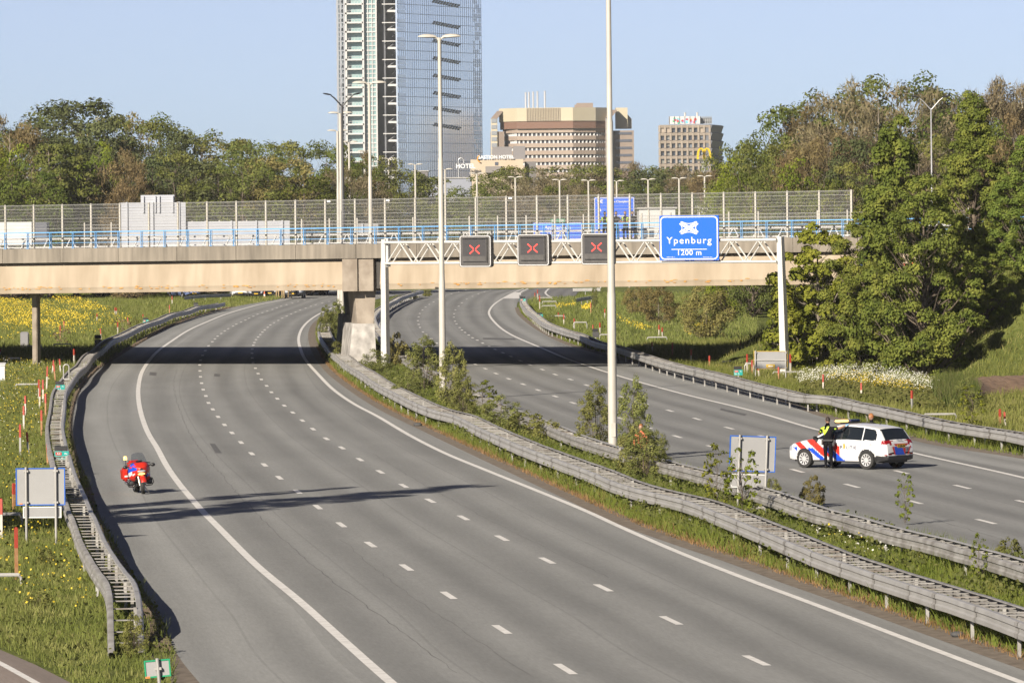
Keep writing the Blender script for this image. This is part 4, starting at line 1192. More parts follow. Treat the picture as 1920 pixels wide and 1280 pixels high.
def crown_clumps(rng, H, z0, R, shape, n, rc=(.16, .28), tall=1.0):
    out = []
    for i in range(n):
        for _ in range(40):
            t = rng.random()
            prof = {'round': math.sin(math.pi * min(1, .12 + .88 * t) ** 0.85) ** 0.6, 'cone': (1 - t) ** 0.75 * min(1, .35 + t * 4) , 'oval': math.sin(math.pi * (0.06 + .90 * t)) ** 0.5,
                    'broad': (1 - t ** 2.6) ** 0.6 * min(1, .45 + 2 * t)}[shape]
            if rng.random() < prof: break
        rr = R * prof * (0.30 + 0.62 * rng.random() ** 0.5)
        a = rng.random() * 2 * math.pi
        r = R * rng.uniform(*rc) * (1 - .30 * t)
        z = z0 + (H - z0) * t
        out.append((rr * math.cos(a), rr * math.sin(a), min(z, H - r * .6), r, tall * rng.uniform(.75, 1.1)))
    return out
def limbs(mb, rng, clumps, H, z0, tr, lean=(0, 0), each=1.0, fine=4, multi=False):
    """a tapered trunk and a limb out to most clumps"""
    n = 7
    tp = [Vector((lean[0] * (i / n) ** 1.5 + rng.normal() * .03 * H * (i / n) * .3, lean[1] * (i / n) ** 1.5 + rng.normal() * .02 * H * (i / n) * .3, H * .92 * i / n - .15)) for i in range(n + 1)]
    mb.tube(tp, [tr * (1.25 if i == 0 else (1 - i / n) ** .8 + .06) for i in range(n + 1)], 8)
    for c in clumps:
        if rng.random() > each: continue
        e = Vector(c[:3])
        zs = max(z0 * .6, min(H * .85, e.z - math.hypot(e.x, e.y) * rng.uniform(.5, 1.1) - .3))
        k = max(0, min(n - 1, int((zs + .15) / (H * .92) * n)))
        u = (zs + .15) / (H * .92) * n - k
        s_ = tp[k].lerp(tp[k + 1], max(0, min(1, u)))
        if multi: s_ = Vector((e.x * .18, e.y * .18, -.05)); zs = H * .3
        m_ = s_.lerp(e, .55) + Vector((rng.normal() * .05, rng.normal() * .05, -.08 * (e - s_).length))
        r0 = max(.006 if multi or H < 5 else .02, tr * (1 - zs / H) * (.25 if multi else .42))
        mb.tube([s_, m_, e + Vector((0, 0, c[3] * .3))], [r0, r0 * .6, r0 * .2], fine, cap=False)
        for _ in range(2):
            q = Vector(unit(rng.normal(size=(1, 3)))[0]) * c[3] * .95
            q.z = abs(q.z)
            mb.tube([m_.lerp(e, .7), e + q], [r0 * .35, r0 * .12], 3, cap=False)
TREE_KINDS = {}
def tree_proto(key, seed, H, z0, R, shape, ncl, nleaf, size, m, bark=BARK, tr=None, rc=(.16, .28), twigs=0, twigm=None, slim=.55, shell=.45, outward=1.05, droop=0., tall=1.0, multi=False):
    rng = np.random.default_rng(seed)
    cl = crown_clumps(rng, H, z0, R, shape, ncl, rc, tall)
    mb = MB(); limbs(mb, rng, cl, H, z0, tr or H * .017, multi=multi)
    crown = leaf_cloud('crown', rng, cl, nleaf, size, m, outward, slim, droop, shell)
    tw = None
    if twigs:                                       # bare upswept twigs through the crown
        cla = np.array(cl)
        k = rng.integers(0, len(cla), twigs)
        d = unit(rng.normal(size=(twigs, 3)) * .55 + np.array([0, 0, .75]) + unit(cla[k, :3] - np.array([0, 0, H * .45])) * .7)
        c = cla[k, :3] + unit(rng.normal(size=(twigs, 3))) * (cla[k, 3] * rng.uniform(.2, 1.05, twigs))[:, None]
        L = rng.uniform(.35, .9, twigs)[:, None] * H * .045
        b = unit(np.cross(d, rng.normal(size=(twigs, 3))))
        tw = quads_mesh('twigs', c, d * L, b * rng.uniform(.014, .03, twigs)[:, None] * H / 14, twigm or M_BROWN)
    TREE_KINDS[key] = (H, R, mb, crown, tw, bark, {})
def plant_tree(key, name, label, x, y, z, h, group, cat='tree', wide=1.0, rz=0.0):
    H, R, mb, crown, tw, bark, cache = TREE_KINDS[key]
    root = thing(name, label, cat, (x, y, z), rz, group)
    s_ = h / H
    root.scale = (s_ * wide, s_ * wide, s_)
    if 'trunk' not in cache:
        cache['trunk'] = mb.build('trunk' if cat == 'tree' else 'stems', bark, root, smooth=60)
        cache['crown'] = link('crown' if cat == 'tree' else 'leaves', crown, root)
        if tw: cache['twigs'] = link('twigs', tw, root)
    else:
        for k in ('trunk', 'crown', 'twigs'):
            if k in cache:
                c = cache[k].copy(); COL.objects.link(c); c.parent = root
    return root
# far wood kinds (14 m prototypes)
for i, (k, m, sh) in enumerate([('green', M_GREEN, 'round'), ('olive', M_OLIVE, 'oval'), ('lime', M_LIME, 'round'), ('gold', M_GOLD, 'oval'), ('greygreen', M_BLUEG, 'broad'), ('olive2', M_OLIVE, 'broad')]):
    tree_proto(k, 100 + i, 14, .5, 5.4, sh, 110, 15000, .135, m, rc=(.14, .26))
tree_proto('poplar', 131, 14, .8, 3.8, 'cone', 90, 14000, .13, M_OLIVE, BARK_PALE, rc=(.15, .26))
tree_proto('brown', 120, 14, .5, 5.4, 'oval', 90, 7000, .11, M_BROWN, BARK_PALE, twigs=11000, rc=(.16, .28))
tree_proto('russet', 121, 14, .5, 5.2, 'round', 90, 8000, .12, M_RUSSET, BARK_PALE, twigs=8000, twigm=M_RUSSET, rc=(.16, .28))
COLW = {'green': 'fresh green', 'olive': 'olive green', 'olive2': 'broad olive', 'lime': 'bright yellow-green', 'gold': 'golden tan', 'greygreen': 'grey-green', 'poplar': 'tapering olive-yellow', 'brown': 'brown twiggy', 'russet': 'russet brown'}
def wood(rows, group, where, rng):
    """rows of (photo column, photo row of the top, depth, kind, width factor)"""
    srt = sorted(range(len(rows)), key=lambda i: rows[i][0])
    cnt = {}
    for i in srt:
        px, pt, Y, k, wd = rows[i]
        q = P(px, pt, Y)
        n = cnt.get(k, 0); cnt[k] = n + 1
        lab = f'{COLW[k]} tree in the {where}, {ordinal(n)} {COLW[k].split()[-1]} one from its left end'
        plant_tree(k, 'tree', lab, q.x, Y, 0, q.z / .985, group, 'tree', wd, rng.uniform(0, 6.28))
rng = random.Random(4)
LW = [  # left wood: tall trees at the far left stepping down to the tower
    (-40, 223, 700, 'green', 1.10), (15, 220, 690, 'russet', 0.99), (60, 213, 730, 'green', 0.99), (95, 201, 745, 'greygreen', 1.16), (150, 192, 720, 'greygreen', 1.21), (195, 230, 715, 'greygreen', 0.99), (215, 220, 780, 'gold', 0.88),
    (265, 224, 735, 'olive', 1.04), (300, 231, 720, 'olive2', 0.94), (335, 248, 710, 'greygreen', 0.77), (378, 254, 740, 'olive', 1.12), (405, 266, 790, 'gold', 1.12), (440, 266, 800, 'olive2', 0.98), (465, 273, 720, 'olive', 0.98), (500, 264, 730, 'green', 0.98),
    (535, 270, 745, 'olive2', 0.98), (575, 273, 770, 'olive', 0.98), (610, 273, 760, 'olive', 0.91), (640, 283, 740, 'green', 0.84), (675, 288, 760, 'russet', 0.84), (710, 298, 740, 'olive', 0.77),
    (-15, 280, 650, 'lime', 0.88), (30, 273, 655, 'lime', 0.83), (92, 248, 650, 'poplar', 1.04), (140, 248, 652, 'poplar', 0.99), (180, 268, 660, 'lime', 0.61), (232, 286, 655, 'russet', 0.94), (285, 298, 668, 'greygreen', 0.99), (330, 290, 660, 'olive2', 0.88),
    (372, 306, 662, 'greygreen', 1.12), (410, 310, 660, 'green', 0.98), (455, 303, 655, 'olive', 0.98), (490, 316, 668, 'green', 0.98), (530, 298, 660, 'gold', 0.98), (570, 316, 655, 'green', 0.98), (600, 310, 664, 'green', 0.91), (650, 314, 666, 'brown', 0.91), (690, 318, 670, 'olive', 0.84),
    (20, 316, 640, 'green', 0.99), (250, 333, 640, 'russet', 0.88), (60, 298, 642, 'green', 0.88)]
wood(LW, 'trees of the left wood behind the bridge', 'left wood', rng)
MW = [  # low wood below the tower, the hotel and the office blocks
    (735, 322, 830, 'olive', 1.24), (770, 329, 840, 'greygreen', 1.40), (810, 335, 850, 'olive2', 1.40), (850, 349, 830, 'green', 1.08), (880, 355, 820, 'olive', 1.08), (905, 347, 870, 'green', 1.24), (940, 327, 880, 'olive', 1.40), (965, 315, 900, 'olive2', 1.40),
    (1005, 317, 890, 'brown', 1.55), (1040, 325, 870, 'brown', 1.40), (1065, 332, 850, 'green', 1.24), (1090, 313, 900, 'olive', 1.55), (1120, 315, 890, 'olive2', 1.40), (1160, 305, 900, 'brown', 1.55), (1190, 315, 880, 'green', 1.40), (1225, 323, 870, 'greygreen', 1.40),
    (1255, 315, 900, 'olive', 1.40), (1290, 315, 890, 'russet', 1.55), (1315, 319, 880, 'brown', 1.40), (1345, 315, 870, 'russet', 1.24), (985, 349, 830, 'brown', 1.24), (1130, 349, 830, 'brown', 1.24), (1270, 345, 830, 'green', 1.08), (1210, 349, 830, 'olive', 1.08), (930, 362, 830, 'green', 1.08)]
wood(MW, 'trees of the low wood below the tower blocks', 'low middle wood', rng)
RW = [  # right wood
    (1375, 280, 560, 'olive', .7), (1400, 255, 580, 'green', .8), (1440, 232, 590, 'green', .85), (1475, 205, 600, 'olive2', .9), (1520, 198, 600, 'russet', .95), (1560, 180, 610, 'olive', .9), (1600, 160, 600, 'green', .9), (1640, 152, 580, 'brown', 1.15), (1690, 150, 600, 'olive', .95),
    (1735, 172, 600, 'olive2', .9), (1790, 170, 590, 'green', .9), (1850, 150, 600, 'brown', 1.0), (1895, 152, 600, 'brown', .9), (1935, 160, 600, 'brown', .9), (1385, 300, 520, 'lime', .75), (1425, 285, 530, 'olive', .75), (1470, 270, 530, 'olive2', .8), (1515, 265, 525, 'russet', .85), (1555, 250, 520, 'russet', .9),
    (1600, 262, 515, 'greygreen', .7), (1500, 300, 500, 'lime', .7), (1545, 310, 495, 'green', .75), (1590, 310, 495, 'olive2', .7), (1450, 320, 500, 'olive', .7), (1410, 325, 495, 'olive', .7), (1365, 335, 505, 'lime', .6), (1640, 240, 520, 'brown', .95), (1720, 260, 510, 'olive', .9), (1850, 230, 520, 'green', .9), (1910, 220, 520, 'russet', .9)]
wood(RW, 'trees of the right wood behind the bridge', 'right wood', rng)

# the trees on the near slope at the right, before the bridge
tree_proto('big', 300, 16, .5, 5.4, 'cone', 150, 42000, .125, M_BIG, BARK, rc=(.12, .21), slim=.6, shell=.4)
tree_proto('big2', 301, 16, .0, 5.4, 'broad', 170, 50000, .125, M_BIG, BARK, rc=(.12, .20), slim=.6, shell=.4)
tree_proto('maple', 302, 9, .0, 3.3, 'broad', 130, 24000, .115, M_MAPLE, BARK_PALE, rc=(.12, .22), slim=.75)
def near_tree(key, label, px, base_py, top_py, Y, wd, name='tree', cat='tree', rz=0.0):
    x = P(px, base_py, Y).x
    z = hz(x, Y)
    h = P(px, top_py, Y).z - z
    return plant_tree(key, name, label, x, Y, z - .1, h, 'trees on the slope in front of the bridge', cat, wd, rz)
near_tree('maple', 'yellow-green maple tree beside the right gantry post, half hiding the bridge end', 1535, 690, 416, 327, 1.05)
near_tree('big', 'tall dark olive tree with a pointed top right of the maple', 1690, 690, 196, 318, .85, rz=.7)
near_tree('big', 'tallest dark tree before the bridge at the right, its pointed top above the wood', 1828, 690, 156, 328, .9, rz=2.2)
near_tree('big2', 'broad olive tree in front of the tall pointed ones, its branches reaching the grass', 1735, 690, 330, 313, .95, rz=1.0)
near_tree('big2', 'dark olive tree cut by the right edge of the photo', 1945, 690, 235, 322, 1.0, rz=4.0)
near_tree('big2', 'rounded olive tree low behind the maple and the graffiti', 1625, 690, 395, 318, .95, rz=5.0)
near_tree('maple', 'dark ivy-covered low tree at the foot of the gantry post', 1450, 690, 590, 328, .7, rz=2.0)
near_tree('big2', 'low leafy tree at the bottom right of the wooded slope', 1850, 690, 440, 318, 1.1, rz=3.1)

# shrubs
tree_proto('bush', 400, 2.4, 0, 1.0, 'broad', 80, 7500, .040, M_BUSH, BARK, tr=.03, rc=(.14, .28), tall=1.6, multi=True)
tree_proto('bushtall', 401, 3.4, 0, 1.05, 'broad', 100, 8000, .046, M_BUSH, BARK, tr=.035, rc=(.13, .26), tall=1.6, multi=True)
tree_proto('bushred', 402, 1.8, 0, .85, 'broad', 50, 4200, .048, M_BUSHB, BARK, tr=.025, rc=(.14, .28), tall=1.6, multi=True)
tree_proto('sapling', 403, 2.2, .25, .46, 'oval', 34, 620, .042, M_MAPLE, BARK, tr=.010, rc=(.14, .28), slim=.8, tall=1.3)
tree_proto('thicket', 404, 4.4, .1, 2.6, 'broad', 80, 9000, .085, M_GOLD, BARK_PALE, tr=.05, rc=(.13, .25), twigs=4000, twigm=M_TAN, tall=1.6, multi=True)
tree_proto('weed', 405, 1.0, 0, .55, 'broad', 44, 1900, .038, M_BUSH, BARK, tr=.010, rc=(.14, .3), tall=1.6, multi=True)
tree_proto('reedclump', 406, 1.3, .05, .6, 'oval', 12, 300, .05, M_TAN, BARK_PALE, tr=.012, twigs=1100, twigm=M_TAN)
def shrub(key, label, px, py, top, wd=1.0, name='shrub', cat='shrub', group='shrubs along the motorway'):
    p = on_ground(px, py)
    h = P(px, top, p.y).z - p.z
    return plant_tree(key, name, label, p.x, p.y, p.z - .03, h, group, cat, wd, (px * 7.7) % 6.28)
MEDG = 'shrubs in the central reservation'
shrub('bush', 'small round shrub at the start of the reservation before the bridge pier', 648, 685, 630, 1.5, group=MEDG)
shrub('bushred', 'brownish shrub right of the left gantry post', 742, 695, 627, .9, group=MEDG)
shrub('bushtall', 'large yellowish-green shrub left of the double-headed lamp post', 795, 740, 630, 1.25, group=MEDG)
shrub('bush', 'low green shrub at the foot of the left gantry post', 705, 708, 655, 1.7, group=MEDG)
shrub('bushtall', 'tall narrow shrub standing against the right side of the double-headed lamp post', 850, 775, 642, .85, group=MEDG)
shrub('bushtall', 'leafy shrub just below the tall narrow one in the reservation', 868, 795, 694, 1.0, group=MEDG)
shrub('sapling', 'thin upright shrub right of the tall narrow one, before the lanes', 905, 790, 704, 1.8, group=MEDG)
shrub('bush', 'low spreading shrub left of the double-headed lamp post, behind the guardrail', 765, 755, 695, 1.4, group=MEDG)
shrub('bush', 'low feathery shrub in the middle of the reservation', 940, 815, 742, 1.8, group=MEDG)
shrub('weed', 'waist-high green weeds between the guardrails', 990, 830, 768, 1.5, group=MEDG)
shrub('weed', 'second clump of weeds between the guardrails, nearer the tall lamp post', 1030, 838, 785, 1.4, group=MEDG)
shrub('bushtall', 'airy green shrub immediately left of the nearest lamp post', 1118, 852, 716, 1.0, group=MEDG)
shrub('bushtall', 'airy shrub with tall shoots right of the nearest lamp post', 1188, 858, 706, .78, group=MEDG)
shrub('bush', 'dense green shrub at the foot of the nearest lamp post', 1192, 902, 800, 1.1, group=MEDG)
shrub('bushtall', 'broad leafy shrub hiding the person in the orange top', 1206, 908, 799, 1.4, group=MEDG)
shrub('bush', 'small shrub leaning over the guardrail right of the nearest lamp post', 1235, 885, 808, .8, group=MEDG)
shrub('sapling', 'leafy sapling growing in front of the left post of the grey sign back', 1345, 968, 815, .9, group=MEDG)
shrub('sapling', 'leafy sapling covering the middle of the grey sign back', 1392, 985, 824, 1.0, group=MEDG)
shrub('bushred', 'reddish-brown round shrub on the guardrail right of the grey sign back', 1525, 952, 893, 1.0, group=MEDG)
shrub('weed', 'small green shrub beside the right post of the grey sign back', 1450, 925, 893, .9, group=MEDG)
shrub('sapling', 'bare thin sapling below the rear of the police car', 1697, 985, 875, .8, group=MEDG)
shrub('sapling', 'dark leafy sapling in the nearer part of the reservation at the right', 1836, 1105, 985, .7, group=MEDG)
shrub('weed', 'weeds with purple heads by the guardrail near the right edge', 1890, 1050, 1005, 1.2, group=MEDG)
shrub('weed', 'bright green weeds in the reservation under the bare sapling', 1665, 1025, 985, 1.8, group=MEDG)
shrub('weed', 'bright green weeds between the rails near the right edge', 1760, 1055, 1015, 1.7, group=MEDG)
shrub('weed', 'low weeds at the foot of the reddish-brown shrub', 1440, 985, 955, 1.4, group=MEDG)
UNG = 'shrubs seen beneath the bridge'
shrub('bushtall', 'tall dark shrub left of the bridge pier', 612, 640, 572, 1.0, group=UNG)
shrub('bushtall', 'shrub close against the left face of the bridge pier', 634, 630, 562, 1.1, group=UNG)
shrub('thicket', 'big tan and green thicket in the meadow beneath the right span', 1325, 634, 535, 1.0, group=UNG)
shrub('thicket', 'tan thicket just left of the biggest one beneath the right span', 1235, 606, 532, 1.0, group=UNG)
shrub('thicket', 'thicket behind the marker posts at the left of the right-hand meadow', 1190, 588, 535, .8, group=UNG)
shrub('bush', 'small dark shrub behind the guardrail and the green marker beneath the bridge', 1031, 612, 585, 1.2, group=UNG)
shrub('bushtall', 'ivy-clad tree stump standing in the meadow beneath the bridge', 1115, 575, 532, .5, group=UNG)
for i, (px, py, tp) in enumerate([(722, 578, 562), (745, 569, 553), (775, 561, 545), (800, 556, 540)]):
    shrub('bush', f'dark hedge clump behind the far guardrail beneath the bridge, {ordinal(i)} from the pier', px, py, tp, 1.8, group='hedge clumps behind the far guardrail')
shrub('reedclump', 'tan tuft of dead reeds behind the left guardrail beneath the bridge', 231, 625, 593, 1.3, group=UNG)
shrub('reedclump', 'dry stalks in the dark shade left of the left guardrail', 118, 645, 612, 1.3, group=UNG)
shrub('bush', 'round dark bush behind the green marker near the far end of the left guardrail', 254, 612, 596, 1.3, group=UNG)
shrub('bushtall', 'upright shrub growing at the near end of the left guardrail, over the bottom edge', 252, 1232, 1146, 1.15, group='shrubs by the left guardrail')
shrub('weed', 'small leafy plant growing up through the slats of the left guardrail', 212, 1090, 1035, .7, group='shrubs by the left guardrail')
shrub('weed', 'dark green thistle clump in the grass left of the guardrail', 72, 1140, 1100, 1.4, group='shrubs by the left guardrail')
shrub('weed', 'leafy clump in the grass below the grey sign back at the left', 88, 1065, 1025, 1.0, group='shrubs by the left guardrail')
shrub('bush', 'green shrub at the edge of the pond', 1812, 772, 708, 1.1, group='shrubs by the pond')
shrub('sapling', 'thin leafy sapling standing in the reeds by the pond', 1823, 808, 712, 1.3, group='shrubs by the pond')
shrub('weed', 'low shrub on the brown bank at the right edge', 1905, 725, 700, 1.5, group='shrubs by the pond')
shrub('weed', 'dark low shrub in the grass above the white flowers', 1690, 705, 690, 1.5, group='shrubs by the pond')

# ---------------------------------------------- grass: single blades in one mass
def in_poly(px, py, poly):
    r = np.zeros(len(px), bool)
    n = len(poly)
    for i in range(n):
        x0, y0 = poly[i]; x1, y1 = poly[(i + 1) % n]
        c = ((y0 > py) != (y1 > py)) & (px < (x1 - x0) * (py - y0) / (y1 - y0 + 1e-12) + x0)
        r ^= c
    return r
def scatter(poly, n, rng):
    q = np.array([(p.x, p.y) for p in poly])
    lo, hi = q.min(0), q.max(0)
    out = np.empty((0, 2))
    while len(out) < n:
        s_ = rng.uniform(lo, hi, (n * 2, 2))
        out = np.concatenate([out, s_[in_poly(s_[:, 0], s_[:, 1], q)]])
    return out[:n]
GRASSM = {}
def grass_mat(name, cols, trans=.35):
    return leaf_mat(name, cols, trans, .5, (1, 1))
G_GREEN = grass_mat('green_grass_blades', [(0.095, 0.118, 0.028), (0.195, 0.215, 0.058), (0.36, 0.325, 0.14)])
G_DRY = grass_mat('dry_grass_blades', [(0.13, 0.12, 0.04), (0.28, 0.19, 0.08), (0.40, 0.27, 0.14)])
G_WEED = grass_mat('weedy_grass_blades', [(0.085, 0.115, 0.022), (0.17, 0.20, 0.04), (0.29, 0.25, 0.09)])
def grass(name, poly, dens, h, wdt, m, seed, label_kind='stuff'):
    rng = np.random.default_rng(seed)
    q = np.array([(p.x, p.y) for p in poly])
    area = abs(np.sum(q[:, 0] * np.roll(q[:, 1], -1) - np.roll(q[:, 0], -1) * q[:, 1])) / 2
    n = int(area * dens)
    s_ = scatter(poly, n, rng)
    patch_ = .5 + .5 * np.sin(s_[:, 0] * 1.1 + 2 * np.sin(s_[:, 1] * .17)) * np.sin(s_[:, 1] * .31 + s_[:, 0] * .4)
    z = hgt(s_[:, 0], s_[:, 1])
    hh = h * rng.uniform(.35, 1.25, n) * (.55 + .75 * patch_)
    a = rng.uniform(0, 2 * np.pi, n)
    w_ = wdt * rng.uniform(.6, 1.4, n)
    lean = rng.normal(size=(n, 2)) * .35 * hh[:, None]
    v = np.empty((n * 3, 3), np.float32)
    dx, dy = np.cos(a) * w_, np.sin(a) * w_
    v[0::3] = np.stack([s_[:, 0] - dx, s_[:, 1] - dy, z - .01], 1)
    v[1::3] = np.stack([s_[:, 0] + dx, s_[:, 1] + dy, z - .01], 1)
    v[2::3] = np.stack([s_[:, 0] + lean[:, 0], s_[:, 1] + lean[:, 1], z + hh], 1)
    me = bpy.data.meshes.new(name)
    me.vertices.add(n * 3); me.vertices.foreach_set('co', v.ravel())
    me.loops.add(n * 3); me.loops.foreach_set('vertex_index', np.arange(n * 3, dtype=np.int32))
    me.polygons.add(n); me.polygons.foreach_set('loop_start', np.arange(0, n * 3, 3, dtype=np.int32)); me.polygons.foreach_set('loop_total', np.full(n, 3, np.int32))
    me.update(calc_edges=True)
    me.materials.append(m)
    return tag(link(name, me), kind='stuff')
def px_poly(pts): return [G(x, y, 0) for x, y in pts]
def band_poly(tr, w0, w1, y0, y1, side):
    pts = resample(smooth_line(spline([G(x, y, 0) for x, y in tr if y0 <= y <= y1], 6), 2), 3.0)
    return offset_line(pts, w0 * side) + offset_line(pts, w1 * side)[::-1]
LV = [(-60, 1190), (0, 1212), (66, 1240), (121, 1270), (180, 1310), (330, 1310), (326, 1225), (298, 1160), (268, 1115), (230, 1052), (184, 972), (164, 912), (144, 865), (131, 815), (130, 775), (140, 738), (160, 708), (150, 690), (-60, 690)]
grass('grass', px_poly(LV), 95, .26, .012, G_GREEN, 1)
LV2 = [(-60, 690), (185, 690), (228, 662), (262, 640), (305, 618), (350, 599), (400, 585), (425, 578), (520, 562), (560, 552), (-60, 552)]
grass('grass', px_poly(LV2), 14, .38, .03, G_GREEN, 2)
# the central reservation, between the two carriageways
mA = [G(x, y, 0) for x, y in L_ASPH_R if y > 590]; mB = [G(x, y, 0) for x, y in R_ASPH_L if y > 590]
mA = [p + Vector((.35, 0, 0)) for p in mA if p.y < 500]; mB = [p - Vector((.25, 0, 0)) for p in mB if p.y < 500]
grass('grass', mA + mB[::-1], 95, .42, .014, G_WEED, 3)
grass('grass', band_poly(L_ASPH_R, .15, 1.9, 640, 1330, -1), 110, .16, .014, G_DRY, 4)
grass('grass', band_poly(L_ASPH_R, 1.1, 2.6, 640, 1330, -1), 38, .38, .016, G_WEED, 41)
# right verge
RV = [(2080, 872), (1920, 846), (1784, 826), (1717, 812), (1616, 786), (1536, 765), (1437, 729), (1318, 698), (1222, 677), (1180, 668), (1180, 650), (1330, 640), (2080, 640)]
grass('grass', [p for p in px_poly(RV)], 26, .42, .026, G_GREEN, 5)
grass('grass', band_poly(R_ASPH_R, .2, 2.3, 566, 900, -1), 50, .36, .016, G_WEED, 6)
RV2 = [(1180, 668), (1100, 652), (1050, 636), (1010, 612), (985, 590), (980, 570), (1000, 560), (1080, 557), (1140, 550), (1420, 550), (1420, 640)]
grass('grass', px_poly(RV2), 8, .34, .035, G_GREEN, 7)
# ---------------------------------------------- flowers
M_STEM = leaf_mat('hogweed_leaves', [(0.060, 0.072, 0.022), (0.125, 0.138, 0.042), (0.22, 0.205, 0.08)], .35, 1.0, (1, 1))
YEL = mat('yellow_petals', (0.58, 0.41, 0.01), 0.7, 0.0, (0.68, 0.53, 0.03), 9)
WHP = mat('white_petals', (0.70, 0.70, 0.62), 0.7)
def flowers(name, poly, n, h, r, m, seed, clump=None):
    rng = np.random.default_rng(seed)
    s_ = scatter(poly, int(n * 1.9) if clump else n, rng)
    if clump:
        k = np.sin(s_[:, 0] * clump[0] + 3 * np.sin(s_[:, 1] * clump[1])) + np.sin(s_[:, 1] * clump[1] * 2.3 + 2 * np.sin(s_[:, 0] * clump[0] * 1.7)) + rng.normal(size=len(s_)) * 1.3
        s_ = s_[np.argsort(-k)[:n]]
    z = hgt(s_[:, 0], s_[:, 1]) + h * rng.uniform(.55, 1.25, n)
    c = np.stack([s_[:, 0], s_[:, 1], z], 1)
    nrm = unit(rng.normal(size=(n, 3)) * .6 + np.array([0, -.35, .6]))
    t = unit(np.cross(nrm, rng.normal(size=(n, 3))))
    bt = np.cross(nrm, t)
    q = r * rng.uniform(.6, 1.4, n)[:, None]
    return tag(link(name, quads_mesh(name, c, t * q, bt * q * .9, m)), kind='stuff')
flowers('yellow_flowers', px_poly([(-40, 563), (25, 567), (70, 578), (120, 588), (165, 600), (160, 618), (110, 621), (60, 618), (0, 612), (-40, 608)]), 3400, .45, .05, YEL, 21, (.35, .05))
flowers('yellow_flowers', px_poly([(-40, 560), (120, 560), (230, 590), (250, 606), (180, 628), (90, 640), (-40, 645)]), 3000, .42, .045, YEL, 20, (.3, .06))
flowers('yellow_flowers', px_poly([(95, 563), (140, 561), (185, 575), (205, 587), (165, 588), (120, 578)]), 700, .45, .055, YEL, 22, (.5, .12))
flowers('yellow_flowers', px_poly([(-20, 682), (60, 676), (96, 690), (98, 720), (88, 760), (84, 800), (60, 850), (40, 835), (-20, 850)]), 800, .42, .026, YEL, 23, (1.4, .3))
flowers('yellow_flowers', px_poly([(-20, 855), (70, 860), (110, 1000), (180, 1090), (190, 1160), (60, 1160), (-20, 1100)]), 420, .35, .028, YEL, 24, (1.8, .5))
flowers('white_flowers', px_poly([(-20, 682), (96, 690), (92, 730), (60, 870), (-20, 850)]), 220, .42, .022, WHP, 25, (1.1, .4))
flowers('white_flowers', px_poly([(1488, 722), (1520, 714), (1570, 706), (1600, 700), (1655, 706), (1705, 716), (1740, 726), (1775, 742), (1775, 752), (1735, 752), (1690, 742), (1640, 736), (1560, 732), (1500, 732)]), 4600, .62, .022, WHP, 26, (.8, .25))
flowers('yellow_flowers', px_poly([(1530, 722), (1600, 716), (1690, 730), (1740, 748), (1690, 748), (1610, 738)]), 1800, .55, .024, YEL, 27, (.9, .3))
flowers('yellow_flowers', px_poly([(1280, 628), (1300, 618), (1345, 604), (1360, 610), (1330, 625), (1290, 636)]), 350, .5, .05, YEL, 28)
flowers('yellow_flowers', px_poly([(1155, 598), (1195, 612), (1225, 622), (1200, 628), (1165, 610)]), 200, .4, .045, YEL, 29)
flowers('yellow_flowers', px_poly([(1040, 577), (1075, 572), (1080, 578), (1042, 582)]), 140, .4, .05, YEL, 30)
flowers('yellow_flowers', px_poly([(1090, 580), (1108, 575), (1108, 583), (1092, 585)]), 160, .4, .07, YEL, 31)
flowers('white_flowers', px_poly([(1480, 985), (1620, 1010), (1750, 1065), (1700, 1075), (1560, 1030)]), 90, .4, .03, WHP, 32, (2, .8))
flowers('yellow_flowers', px_poly([(1500, 985), (1660, 1020), (1700, 1050), (1560, 1030)]), 60, .45, .03, YEL, 33)
flowers('low_foliage', px_poly([(1488, 745), (1560, 738), (1690, 745), (1770, 758), (1770, 775), (1680, 765), (1580, 752)]), 4000, .3, .09, M_STEM, 34)
flowers('undergrowth', mA + mB[::-1], 24000, .42, .050, M_STEM, 36, (1.3, .21))
flowers('undergrowth', band_poly(L_ASPH_R, 1.0, 2.6, 640, 1330, -1), 9000, .20, .05, M_STEM, 37, (1.6, .3))
flowers('undergrowth', px_poly(LV), 5000, .25, .05, M_STEM, 38, (.9, .25))
flowers('low_foliage', px_poly([(1495, 735), (1600, 712), (1770, 745), (1740, 755), (1600, 742)]), 5000, .4, .07, M_STEM, 35)
# reeds by the pond
rngr = np.random.default_rng(9)
s_ = scatter(px_poly([(1745, 745), (1780, 728), (1830, 742), (1840, 760), (1800, 775), (1755, 765)]), 2200, rngr)
c = np.stack([s_[:, 0], s_[:, 1], rngr.uniform(.35, .6, len(s_))], 1)
up = np.stack([rngr.normal(size=len(s_)) * .12, rngr.normal(size=len(s_)) * .12, rngr.uniform(.4, .75, len(s_))], 1)
sd = unit(np.stack([rngr.normal(size=len(s_)), rngr.normal(size=len(s_)), np.zeros(len(s_))], 1)) * .018
tag(link('reeds', quads_mesh('reeds', c, up, sd, leaf_mat('reed_blades', [(0.05, 0.075, 0.02), (0.10, 0.12, 0.035), (0.20, 0.17, 0.08)], .3, .8, (1, 1)))), kind='stuff')
# ================================================================== the towers on the skyline
def px_w(px, Y): return (px - 960) / F * Y
